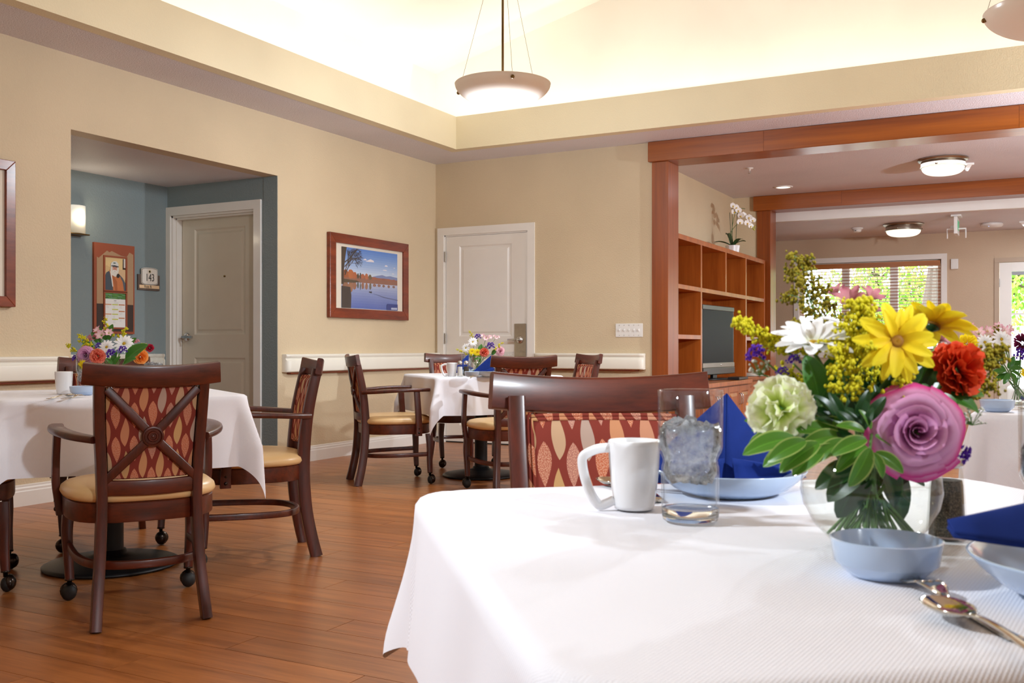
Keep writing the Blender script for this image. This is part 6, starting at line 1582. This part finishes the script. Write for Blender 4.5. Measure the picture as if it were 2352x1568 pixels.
M_vglass = thin_glass('vase_glass', (0.96, 0.972, 0.965, 1), 0.9, 1.75)
M_vwater = thin_glass('vase_water', (0.97, 0.98, 0.96, 1), 0.35, 1.33)
def flower(vase, kind, col, px, py, d, rpx, n, label, name=None, group=None, roll=None):
    p = at(px, py, d); rad = rpx*d/2292; n = cam_dir(n); pts = vase.stem_pts(p, n); base = pts[0]
    root = empty(name or {'carnation': 'carnation', 'mum': 'chrysanthemum', 'daisy': 'daisy', 'rose': 'rose', 'alstroemeria': 'alstroemeria', 'statice': 'statice'}[kind], base, 0, label, 'flower', group)
    stem(root, base, pts, max(0.0011, min(0.0022, rad*0.06)))
    q = n.to_track_quat('Z', 'Y')
    if roll: q = q @ Quaternion((0, 0, 1), roll)
    for nm, me in head(kind, col):
        o = inst(nm, me, root, p-base, q, rad)
        if nm == 'florets': o['kind'] = 'stuff'
    return root
def hero_daisy(vase, col, px, py, d, rpx, n, label, seed, layers=2, npet=12, centre='centre', cup=0.0):
    p = at(px, py, d); rad = rpx*d/2292; n = cam_dir(n); pts = vase.stem_pts(p, n); base = pts[0]
    root = empty('daisy', base, 0, label, 'flower'); stem(root, base, pts, 0.0021)
    q = n.to_track_quat('Z', 'Y'); me = petal_mesh(col); r = random.Random(seed)
    for a, el, s_ in spread_daisy(npet, layers, r):
        qq = q @ Quaternion((0, 0, 1), a) @ Quaternion((0, 1, 0), -(el+cup)) @ Quaternion((1, 0, 0), r.uniform(-0.25, 0.25))
        inst('petal', me, root, p-base, qq, (rad*s_, rad*s_*r.uniform(0.85, 1.2), rad*s_))
    c = MB(); c.lathe([(0.19, -0.03), (0.18, 0.03), (0.13, 0.075), (0.06, 0.085), (0.0003, 0.07)], 18); rr3 = random.Random(seed)
    for k in range(60):
        t = k/60; a = k*2.39996; c.ball((0.17*math.sqrt(t)*math.cos(a), 0.17*math.sqrt(t)*math.sin(a), 0.075-0.04*t), 0.018, 5, 3)
    inst('flower_centre', c.mesh('flower_centre', PM[centre], True), root, p-base, q, rad)
    MB().lathe([(0.03, -0.16), (0.12, -0.10), (0.17, -0.05), (0.16, -0.03)], 12).build('calyx', LM['dark'], root, smooth=True)
    o = CH[root.name][-1]; o.location = p-base; o.rotation_mode = 'QUATERNION'; o.rotation_quaternion = q; o.scale = (rad,)*3
    return root
def hero_rose(vase, px, py, d, rpx, n, label):
    p = at(px, py, d); rad = rpx*d/2292; n = cam_dir(n); pts = vase.stem_pts(p, n); base = pts[0]
    root = empty('rose', base, 0, label, 'flower'); stem(root, base, pts, 0.0026); q = n.to_track_quat('Z', 'Y')
    for mb, outer in rose_petals(): inst('petal', mb.mesh('petal', PM['rose_out' if outer else 'rose'], True), root, p-base, q, rad)
    return root
def goldenrod(vase, tip, basept, d, wpx, label, mat='gold', nb=16, seed=1, bend=0.0, d2=None, dense=1.0):
    """plume: main stem with arching side sprays set with tiny florets"""
    pt = at(tip[0], tip[1], d2 or d); pb = at(basept[0], basept[1], d); ax = (pt-pb); Lx = ax.length; r = random.Random(seed)
    pts = vase.stem_pts(pb, ax.normalized())[:-1]; base = pts[0]
    root = empty('goldenrod', base, 0, label, 'flower', 'goldenrod sprays')
    mid = pb.lerp(pt, 0.5)+RT*bend*Lx; main = smooth_path([pb, mid, pt], 8)
    sm_ = MB(); sm_.tube([q-base for q in pts+main], lambda t: 0.0017*(1-0.6*t), 6)
    fl = MB(); W_ = wpx*d/2292
    for k in range(nb):
        t = 0.10+0.88*k/nb; o = main[min(len(main)-1, int(t*(len(main)-1)))]-base; a = k*2.4+r.uniform(-0.4, 0.4)
        out = (RT*math.cos(a)+FW*math.sin(a)*0.8).normalized(); Ls = W_*(1.05-0.75*t)*r.uniform(0.7, 1.1)
        e = o+out*Ls+ax.normalized()*Ls*0.55; m1 = o+out*Ls*0.5+ax.normalized()*Ls*0.5
        sp2 = smooth_path([o, m1, e], 5); sm_.tube(sp2, 0.0006, 4)
        cnt = int((6+Ls*420)*dense)
        for j in range(cnt):
            u = r.uniform(0.25, 1.03); c = sp2[min(len(sp2)-1, int(u*(len(sp2)-1)))]+Vector((r.gauss(0, 1), r.gauss(0, 1), r.gauss(0.3, 1)))*0.0026
            s_ = r.uniform(0.0011, 0.0024)*(1.0 if d < 2 else 1.5); fl.ball(c, s_, 5, 4, (1, 1, 1.2))
    for j in range(int(14*dense)): fl.ball(main[-1]-base+Vector((r.gauss(0, 1), r.gauss(0, 1), r.gauss(-1, 1.5)))*0.003, 0.0018, 5, 4)
    sm_.build('stem', PM['stem'], root, smooth=True)
    fl.build('florets', PM[mat], root, smooth=True)['kind'] = 'stuff'
    return root
def leaf_mesh(mat, ratio=0.42, curl=0.12):
    key = ('leaf', mat, ratio, curl)
    if key in CACHE: return CACHE[key]
    m = MB()
    def f(u, v):
        s_ = 2*u-1; w = ratio/2*(math.sin(PI*min(1, 0.06+0.90*v**0.85))**0.75)
        if v > 0.999: w *= 0.3
        return Vector((v, s_*w, 0.16*abs(s_)*w*2+0.10*math.sin(v*PI*0.8)-curl*v*v))
    m.grid(f, 8, 12); CACHE[key] = m.mesh('leaf', LM[mat], True); return CACHE[key]
def sprig(vase, leaves, label, mat='pit', ratio=0.40, d0=1.0, group=None, stemto=None, name='leaf_sprig'):
    """leaves: (base px, base py, tip px, tip py, distance, tilt) - each blade laid from base to tip"""
    ends = [at(l[0], l[1], l[4]) for l in leaves]; c = sum(ends, Vector())/len(ends)
    pts = vase.stem_pts(c, Vector((0, 0, 1))); base = pts[0]
    root = empty(name, base, 0, label, 'leaf sprig', group)
    stem(root, base, pts, 0.0015)
    me = leaf_mesh(mat, ratio)
    for (bx, by, tx, ty, d, *rest) in leaves:
        dd = rest[1] if len(rest) > 1 else d
        a, b = at(bx, by, d), at(tx, ty, dd); x = (b-a); L_ = x.length; x.normalize()
        up = (Vector((0, 0, 0.75))-FW*0.8+RT*(rest[0] if rest else 0)); z = (up-x*up.dot(x)).normalized(); y = z.cross(x)
        M_ = Matrix((x, y, z)).transposed()
        inst('leaf', me, root, a-base, M_.to_quaternion(), L_)
    return root
# ---------------------------------------------------------------- the nearest table's bouquet
VC = P(0.3935, 1.095, Z3); v3 = Vase(VC, 1.0, 'round fish-bowl vase of water holding the big bouquet on the nearest table')
hero_rose(v3, 2108, 990, 0.985, 88, (-0.22, 0.12, 1), 'large lavender rose with magenta edges in the nearest bouquet')
def hero_ruffle(col, px, py, d, rpx, n, label, cnt=54, seed=5, sq=(1, 1, 1)):
    p = at(px, py, d); rad = rpx*d/2292; n = cam_dir(n); pts = v3.stem_pts(p, n); base = pts[0]
    root = empty('carnation', base, 0, label, 'flower'); stem(root, base, pts, 0.0024); q = n.to_track_quat('Z', 'Y')
    for mb in ruffle_petals(cnt, seed, 0.40, 1.85, 0.085, 0.15, 8, 5): inst('petal', mb.mesh('petal', PM[col], True), root, p-base, q, rad)
    MB().lathe([(0.05, -0.75), (0.20, -0.55), (0.24, -0.2), (0.30, 0.0)], 14).build('calyx', LM['mid'], root, smooth=True)
    o = CH[root.name][-1]; o.location = p-base; o.rotation_mode = 'QUATERNION'; o.rotation_quaternion = q; o.scale = (rad,)*3
hero_ruffle('red', 2195, 850, 1.05, 68, (0.45, 0.25, 0.75), 'orange-red carnation at the right of the nearest bouquet, above the rose', 50, 8)
hero_ruffle('green', 1794, 938, 1.02, 78, (-0.50, 0.15, 0.8), 'pale green carnation at the left of the nearest bouquet', 56, 5)
hero_ruffle('orange', 1748, 925, 1.09, 34, (-0.8, 0.1, 0.25), 'orange carnation half hidden behind the pale green one in the nearest bouquet', 30, 3)
hero_daisy(v3, 'white', 1868, 792, 1.05, 100, (-0.08, 0.90, 0.42), 'large white daisy opening upward at the left of the nearest bouquet', 2, 2, 11, 'centre', 0.22)
hero_daisy(v3, 'white', 1948, 752, 1.13, 72, (0.30, 0.80, 0.15), 'white daisy behind the large one in the nearest bouquet', 5, 1, 10)
hero_daisy(v3, 'yellow', 2060, 784, 0.995, 96, (-0.12, 0.10, 1), 'yellow daisy facing the viewer in the nearest bouquet, brown centre showing', 3, 2, 10, 'ybrown')
hero_daisy(v3, 'yellow', 2142, 748, 1.08, 94, (0.42, 0.82, -0.28), 'yellow daisy at the upper right of the nearest bouquet, seen from its side', 7, 2, 11, 'ybrown', 0.15)
hero_daisy(v3, 'yellow', 1765, 888, 1.10, 42, (-0.5, 0.6, 0.2), 'small yellow daisy peeping out above the pale green carnation, nearest bouquet', 9, 1, 10, 'ybrown')
goldenrod(v3, (1838, 592), (1915, 800), 1.20, 92, 'tall olive goldenrod spray at the top left of the nearest bouquet, against the window', 'golddark', 28, 2, -0.06, None, 1.5)
goldenrod(v3, (1698, 738), (1835, 825), 1.08, 56, 'bright goldenrod spray reaching out left toward the television, nearest bouquet', 'gold', 20, 3, 0.0, None, 1.7)
goldenrod(v3, (1975, 702), (1965, 860), 1.03, 88, 'bright goldenrod plume in the middle of the nearest bouquet, between white and yellow daisies', 'gold', 30, 4, 0.0, None, 2.0)
goldenrod(v3, (1925, 800), (1950, 930), 1.01, 60, 'lower goldenrod spray under the white daisy in the nearest bouquet', 'gold', 18, 5, 0, None, 1.6)
goldenrod(v3, (2085, 850), (2040, 935), 1.01, 34, 'short goldenrod spray between yellow daisy and rose in the nearest bouquet', 'gold', 14, 6, 0, None, 1.6)
goldenrod(v3, (2290, 800), (2185, 900), 1.12, 74, 'olive goldenrod spray at the right of the nearest bouquet, behind the red carnation', 'golddark', 24, 7, 0, None, 1.6)
goldenrod(v3, (2292, 880), (2200, 920), 1.10, 34, 'low olive goldenrod spray under the red carnation at the right of the nearest bouquet', 'golddark', 10, 8)
goldenrod(v3, (1800, 845), (1860, 900), 1.09, 34, 'goldenrod spray behind the pale green carnation in the nearest bouquet', 'gold', 10, 9)
flower(v3, 'alstroemeria', 'dusky', 1952, 682, 1.20, 56, (-0.15, 0.5, 0.4), 'dusky pink alstroemeria at the back of the nearest bouquet before the window')
flower(v3, 'alstroemeria', 'dusky', 2010, 708, 1.22, 34, (0.3, 0.6, 0.2), 'smaller dusky pink alstroemeria right of the other before the window, nearest bouquet')
flower(v3, 'alstroemeria', 'dusky', 2166, 775, 1.14, 34, (0.5, 0.4, 0.3), 'pink alstroemeria between the yellow daisies and the red carnation, nearest bouquet')
flower(v3, 'statice', 'purple', 1735, 812, 1.07, 26, (-0.6, 0.4, 0.6), 'purple statice at the far left of the nearest bouquet')
flower(v3, 'statice', 'purple', 1797, 853, 1.05, 15, (-0.2, 0.5, 0.7), 'purple statice just above the pale green carnation, nearest bouquet')
flower(v3, 'statice', 'purple', 1822, 826, 1.06, 16, (-0.2, 0.5, 0.7), 'purple statice under the big white daisy, nearest bouquet')
flower(v3, 'statice', 'purple', 2212, 1043, 1.00, 27, (0.7, -0.2, 0.6), 'purple statice at the lower right of the nearest bouquet beside the rose')
flower(v3, 'statice', 'purple', 2180, 948, 1.03, 18, (0.6, 0.2, 0.6), 'small purple statice right above the rose, nearest bouquet')
def baby(px, py, d, w, label, seed):
    p = at(px, py, d); r = random.Random(seed); n = Vector((0, 0, 1)); pts = v3.stem_pts(p, n); base = pts[0]
    root = empty('filler_spray', base, 0, label, 'flower', 'white filler sprays'); stem(root, base, pts, 0.0010)
    f = MB(); s_ = MB(); W_ = w*d/2292
    for k in range(26):
        q = p+RT*r.uniform(-W_, W_)+Vector((0, 0, r.uniform(-W_, W_)*0.6))+FW*r.uniform(-W_, W_)*0.5
        f.ball(q-base, r.uniform(0.0010, 0.0019), 6, 4); s_.tube([p-base-Vector((0, 0, 0.01)), q-base], 0.0003, 4)
    f.build('florets', PM['baby'], root, smooth=True)['kind'] = 'stuff'; s_.build('stem', PM['stem'], root)
baby(2232, 955, 1.06, 32, 'tiny white filler flowers at the right of the nearest bouquet under the leaves', 4)
baby(1745, 842, 1.08, 24, 'tiny white filler flowers at the left of the nearest bouquet beside the purple statice', 5)
sprig(v3, [(1830, 1000, 1722, 1012, 1.01, -0.3), (1825, 1005, 1706, 1040, 0.99, -0.2), (1850, 1012, 1762, 1058, 0.97, 0.2), (1858, 1015, 1752, 1068, 1.0, -0.1), (1880, 1018, 1790, 1082, 0.97, 0.0), (1825, 995, 1728, 985, 1.04, 0.1), (1895, 1020, 1820, 1090, 0.98, 0.2), (1815, 992, 1712, 962, 1.05, 0.0), (1800, 985, 1735, 945, 1.06, 0.2),
      (1935, 1000, 1840, 1020, 0.985, 0.1), (1925, 990, 1826, 988, 1.0, 0.3), (1940, 1010, 1868, 1062, 0.975, -0.1), (1950, 985, 1880, 962, 1.0, 0.0)],
      'branch of pale-edged leaves spreading left under the pale green carnation, nearest bouquet', 'pit', 0.44)
sprig(v3, [(1990, 1008, 1908, 1044, 0.965, 0.1), (1998, 1030, 1952, 1118, 0.955, 0.4), (2010, 1040, 2078, 1085, 0.96, -0.4), (2004, 1040, 2030, 1098, 0.955, 0.0), (1985, 990, 1922, 975, 0.98, 0.2), (2000, 985, 1975, 940, 0.99, 0.3), (1990, 1024, 1920, 1082, 0.97, -0.3), (2010, 1000, 2060, 1030, 0.99, 0.2)],
      'pale-edged leaves hanging over the vase front, left of the rose', 'pit', 0.44)
sprig(v3, [(1920, 960, 1868, 905, 1.01, 0.2), (1935, 965, 1905, 900, 1.0, -0.2), (1950, 970, 1950, 905, 1.01, 0.1), (1970, 965, 1995, 895, 1.0, 0.0), (1985, 970, 2035, 910, 1.0, 0.3), (1940, 985, 1878, 958, 1.0, 0.0), (1965, 990, 1925, 942, 0.99, 0.1), (1985, 985, 2005, 935, 0.99, -0.2), (1960, 1000, 1900, 1005, 0.985, 0.2), (1975, 1005, 1945, 1040, 0.98, 0.1), (2000, 960, 2060, 860, 1.02, 0.2), (2020, 940, 2100, 880, 1.04, 0.0), (2050, 920, 2120, 840, 1.05, 0.2), (2120, 900, 2150, 830, 1.05, 0.1)],
      'dark narrow leaves between pale green carnation and rose, nearest bouquet', 'dark', 0.38)
sprig(v3, [(1900, 900, 1850, 850, 1.05, 0.1), (1900, 890, 1930, 810, 1.06, 0.2), (2090, 900, 2050, 830, 1.05, 0.0), (2110, 890, 2130, 800, 1.07, 0.1), (1960, 900, 1925, 860, 1.04, 0.0), (2150, 930, 2120, 880, 1.04, 0.0), (2180, 930, 2215, 880, 1.06, 0.2), (1850, 930, 1820, 870, 1.07, 0.2)],
      'mid green leaves scattered under the daisies of the nearest bouquet', 'mid', 0.46)
sprig(v3, [(2170, 900, 2262, 905, 1.05, 0.3), (2165, 905, 2252, 945, 1.04, 0.1), (2160, 905, 2205, 955, 1.03, 0.2), (2160, 900, 2165, 955, 1.03, 0.0), (2170, 895, 2245, 880, 1.08, 0.2), (2160, 905, 2130, 945, 1.04, 0.0)],
      'green leaves at the right of the nearest bouquet under the red carnation', 'mid', 0.50)
sprig(v3, [(1880, 910, 1852, 815, 1.03, -0.1), (1890, 915, 1915, 820, 1.05, 0.2), (1895, 920, 1945, 850, 1.06, 0.3)], 'broad green leaves standing under the big white daisy, nearest bouquet', 'mid', 0.62)
sprig(v3, [(2000, 990, 1925, 905, 1.04, 0.0), (2010, 985, 2010, 880, 1.05, 0.2), (2020, 990, 2085, 885, 1.04, 0.1), (1990, 995, 1905, 950, 1.03, -0.2), (2040, 990, 2130, 905, 1.06, 0.2), (1990, 1000, 1960, 925, 1.02, 0.0), (2030, 960, 2090, 820, 1.07, 0.2), (2030, 960, 2120, 860, 1.09, 0.2)],
      'dark green leaves filling the middle of the nearest bouquet', 'dark', 0.36)
sprig(v3, [(1960, 960, 1890, 880, 1.08, 0.0), (1960, 950, 1950, 850, 1.10, 0.1), (2000, 940, 2020, 800, 1.10, 0.1), (2060, 940, 2130, 830, 1.12, 0.3), (1930, 980, 1860, 935, 1.06, 0.0), (2080, 950, 2170, 880, 1.11, 0.2), (2100, 980, 2190, 960, 1.09, 0.3)],
      'dark leaves deep at the back of the nearest bouquet', 'dark', 0.45)
sprig(v3, [(1990, 1060, 1900, 1150, 1.07, 0.0), (2010, 1060, 2095, 1150, 1.09, 0.1), (1990, 1060, 1955, 1160, 1.11, 0.1), (2020, 1050, 2060, 1165, 1.06, 0.2), (1975, 1065, 1872, 1120, 1.08, 0.0), (2030, 1065, 2128, 1112, 1.09, 0.2), (1985, 1060, 1925, 1190, 1.09, 0.2), (2015, 1060, 2080, 1195, 1.11, 0.0)], 'dark leaves hanging inside the glass vase of the nearest table', 'dark', 0.50)
goldenrod(v3, (2010, 770), (2000, 900), 1.09, 60, 'goldenrod spray behind the front yellow daisy in the nearest bouquet', 'gold', 18, 21, 0, None, 1.5)
goldenrod(v3, (1960, 745), (1930, 850), 1.16, 50, 'olive goldenrod spray under the dusky pink blooms at the back of the nearest bouquet', 'golddark', 16, 22, 0, None, 1.5)
sprig(v3, [(1950, 1000, 1830, 1000, 1.06, 0.0), (1950, 1000, 1850, 965, 1.08, 0.1), (1960, 1005, 1845, 1040, 1.04, -0.1), (2080, 1000, 2180, 1010, 1.08, 0.2), (2080, 990, 2200, 985, 1.10, 0.2), (2010, 1000, 2060, 930, 1.03, 0.1), (1990, 985, 1940, 935, 1.00, -0.2), (2030, 985, 2035, 900, 1.02, 0.2)],
      'dark leaves round the mouth of the nearest vase', 'dark', 0.42)
sprig(v3, [(2000, 960, 1990, 815, 1.14, 0.0), (1950, 950, 1900, 830, 1.15, -0.1), (2060, 950, 2095, 800, 1.15, 0.1), (2110, 950, 2175, 830, 1.16, 0.2), (1900, 960, 1830, 880, 1.14, 0.0), (2030, 930, 2050, 770, 1.18, 0.1), (2130, 930, 2150, 800, 1.17, 0.2)],
      'broad dark leaves hidden deep behind the daisies of the nearest bouquet', 'dark', 0.55)
# ---------------------------------------------------------------- left table
v1 = Vase(P(-1.722, 4.30, Z1), 1.0, 'round glass vase on the left table, hidden behind the front chair')
for a in (('alstroemeria', 'pink', 231, 768, 4.28, 20, (-0.1, 0.35, 1), 'pale pink alstroemeria at the top of the left bouquet'),
          ('alstroemeria', 'dusky', 205, 779, 4.36, 17, (-0.5, 0.4, 0.6), 'dusky pink alstroemeria at the upper left of the left bouquet'),
          ('daisy', 'white', 245, 797, 4.20, 19, (0, 0.25, 1), 'white daisy in the middle of the left bouquet, green centre showing'),
          ('daisy', 'white', 285, 789, 4.24, 24, (0.25, 0.35, 1), 'larger white daisy right of the middle in the left bouquet'),
          ('rose', 'rose', 194, 815, 4.20, 17, (-0.1, 0.1, 1), 'lavender rose in the left bouquet'),
          ('carnation', 'coral', 225, 818, 4.17, 18, (0, 0.1, 1), 'coral carnation beside the rose in the left bouquet'),
          ('statice', 'purple', 254, 812, 4.18, 13, (0, 0.3, 1), 'purple statice below the white daisies in the left bouquet'),
          ('statice', 'purple', 281, 803, 4.19, 11, (0.2, 0.3, 1), 'purple statice under the larger white daisy in the left bouquet'),
          ('statice', 'purple', 226, 794, 4.22, 9, (-0.2, 0.3, 1), 'purple statice left of the smaller white daisy in the left bouquet'),
          ('statice', 'purple', 172, 822, 4.24, 9, (-0.5, 0.2, 1), 'dark purple statice at the left end of the left bouquet'),
          ('daisy', 'yellow', 190, 839, 4.18, 15, (-0.4, -0.2, 1), 'yellow daisy at the lower left of the left bouquet'),
          ('daisy', 'yellow', 331, 797, 4.36, 12, (0.5, 0.4, 0.8), 'yellow daisy at the right end of the left bouquet'),
          ('mum', 'crimson', 344, 799, 4.36, 10, (0.5, 0.3, 0.8), 'crimson chrysanthemum at the right tip of the left bouquet'),
          ('carnation', 'orange', 322, 819, 4.30, 18, (0.6, 0.1, 0.8), 'orange carnation behind the tumbler at the right of the left bouquet'),
          ('alstroemeria', 'dusky', 311, 784, 4.42, 9, (0.5, 0.4, 0.5), 'magenta-pink bloom behind the right leaves of the left bouquet')):
    flower(v1, *a)
for a in (((241, 732), (252, 780), 4.34, 14, 'goldenrod spray at the very top of the left bouquet, before the schedule', 'gold', 9, 1), ((288, 754), (268, 792), 4.34, 14, 'goldenrod spray at the upper right of the left bouquet', 'gold', 9, 2),
          ((154, 791), (196, 822), 4.26, 14, 'goldenrod spray at the left end of the left bouquet', 'gold', 9, 3), ((184, 769), (214, 806), 4.24, 18, 'goldenrod spray above the rose in the left bouquet', 'gold', 10, 4)): goldenrod(v1, *a)
sprig(v1, [(290, 828, 338, 790, 4.22, 0.2), (285, 835, 312, 822, 4.18, 0.1), (290, 806, 312, 775, 4.34, 0.0)], 'broad green leaves at the right of the left bouquet', 'mid', 0.55)
sprig(v1, [(258, 836, 243, 822, 4.16, 0), (258, 836, 268, 808, 4.18, 0.1), (262, 838, 276, 818, 4.17, 0.2), (215, 812, 190, 780, 4.34, -0.1), (245, 780, 222, 752, 4.34, 0), (250, 780, 258, 744, 4.33, 0.1), (230, 790, 210, 762, 4.36, 0)], 'green leaves among the blooms of the left bouquet', 'mid', 0.46)
# ---------------------------------------------------------------- middle table
v2 = Vase(P(-0.246, 7.02, Z2), 0.95, 'round glass vase of stems on the middle table')
for a in (('daisy', 'white', 1086, 785, 6.98, 12, (-0.05, 0.2, 1), 'white daisy with green centre at the top left of the middle bouquet'),
          ('daisy', 'white', 1070, 799, 7.00, 12, (-0.5, 0.2, 0.9), 'white daisy turned left at the left of the middle bouquet'),
          ('daisy', 'yellow', 1084, 807, 6.96, 9, (-0.2, 0.2, 1), 'yellow daisy left of the coral carnation in the middle bouquet'),
          ('daisy', 'yellow', 1096, 809, 6.95, 10, (0, 0.1, 1), 'yellow daisy touching the coral carnation in the middle bouquet'),
          ('carnation', 'coral', 1112, 809, 6.94, 11, (0.1, 0.1, 1), 'coral carnation in the middle bouquet'),
          ('statice', 'purple', 1126, 794, 6.98, 10, (0.2, 0.3, 1), 'purple statice above the carnation in the middle bouquet'),
          ('statice', 'purple', 1097, 773, 7.02, 8, (-0.1, 0.4, 1), 'purple statice at the top of the middle bouquet'),
          ('alstroemeria', 'pink', 1116, 776, 7.02, 11, (0, 0.4, 1), 'pink alstroemeria at the top of the middle bouquet'),
          ('alstroemeria', 'pink', 1140, 775, 7.04, 7, (0.3, 0.4, 1), 'small pink alstroemeria at the top right of the middle bouquet'),
          ('rose', 'pinkrose', 1150, 806, 7.00, 9, (0.4, 0.1, 1), 'pale pink rose at the right of the middle bouquet, by the chair rail')):
    flower(v2, *a)
for a in (((1078, 760), (1094, 788), 7.04, 7, 'goldenrod spray at the top left of the middle bouquet', 'gold', 7, 1), ((1152, 787), (1132, 812), 7.00, 10, 'goldenrod spray at the right of the middle bouquet', 'gold', 9, 2), ((1049, 801), (1082, 818), 7.00, 8, 'goldenrod spray at the left of the middle bouquet', 'gold', 7, 3)): goldenrod(v2, *a)
sprig(v2, [(1102, 822, 1090, 826, 6.93, 0), (1104, 822, 1100, 832, 6.92, 0.1), (1100, 818, 1106, 790, 7.0, 0.1), (1100, 818, 1118, 796, 7.0, 0.2), (1130, 815, 1142, 800, 7.0, 0.2), (1100, 815, 1085, 818, 6.97, 0)], 'green leaves of the middle bouquet', 'mid', 0.5)
# ---------------------------------------------------------------- right table
v4 = Vase(P(1.752, 3.46, Z4), 0.95, 'round glass vase on the right table, behind the nearest bouquet')
for a in (('mum', 'yellow', 2222, 789, 3.44, 24, (-0.4, 0.3, 1), 'yellow chrysanthemum at the left of the right-hand bouquet'),
          ('alstroemeria', 'pink', 2248, 764, 3.48, 24, (-0.3, 0.4, 0.9), 'pale pink alstroemeria at the upper left of the right-hand bouquet'),
          ('alstroemeria', 'pink', 2310, 760, 3.50, 22, (0.2, 0.4, 0.9), 'pale pink alstroemeria at the top right of the right-hand bouquet'),
          ('daisy', 'white', 2300, 779, 3.42, 25, (0.1, 0.3, 1), 'white daisy in the middle of the right-hand bouquet'),
          ('daisy', 'white', 2262, 786, 3.42, 22, (-0.2, 0.3, 1), 'white daisy beside the yellow bloom of the right-hand bouquet'),
          ('mum', 'maroon', 2348, 788, 3.44, 24, (0.3, 0.2, 1), 'maroon pompon chrysanthemum at the right picture edge'),
          ('statice', 'purple', 2346, 813, 3.42, 18, (0.2, 0.2, 1), 'purple statice at the right picture edge under the maroon bloom'),
          ('daisy', 'yellow', 2352, 855, 3.36, 12, (0.3, 0, 1), 'yellow daisy at the right picture edge below the leaves')): flower(v4, *a)
for a in (((2196, 790), (2245, 815), 3.46, 22, 'olive goldenrod spray at the left of the right-hand bouquet', 'golddark', 12, 1), ((2290, 745), (2285, 790), 3.52, 14, 'small goldenrod spray between the pink blooms of the right-hand bouquet', 'golddark', 8, 2)): goldenrod(v4, *a)
sprig(v4, [(2315, 858, 2285, 875, 3.40, 0), (2318, 858, 2305, 882, 3.38, 0), (2322, 856, 2335, 882, 3.38, 0.1), (2322, 852, 2348, 868, 3.40, 0.2), (2320, 848, 2352, 846, 3.42, 0.2), (2318, 846, 2346, 828, 3.44, 0.2), (2316, 846, 2330, 818, 3.44, 0.1), (2310, 850, 2290, 840, 3.42, 0), (2312, 852, 2275, 858, 3.40, 0)], 'whorl of dark glossy leaves at the right of the right-hand bouquet', 'mid', 0.46)
sprig(v4, [(2290, 830, 2250, 820, 3.46, 0), (2290, 830, 2262, 845, 3.44, 0), (2295, 830, 2275, 800, 3.48, 0.1), (2300, 830, 2300, 800, 3.48, 0.1)], 'dark leaves inside the right-hand bouquet', 'dark', 0.5)
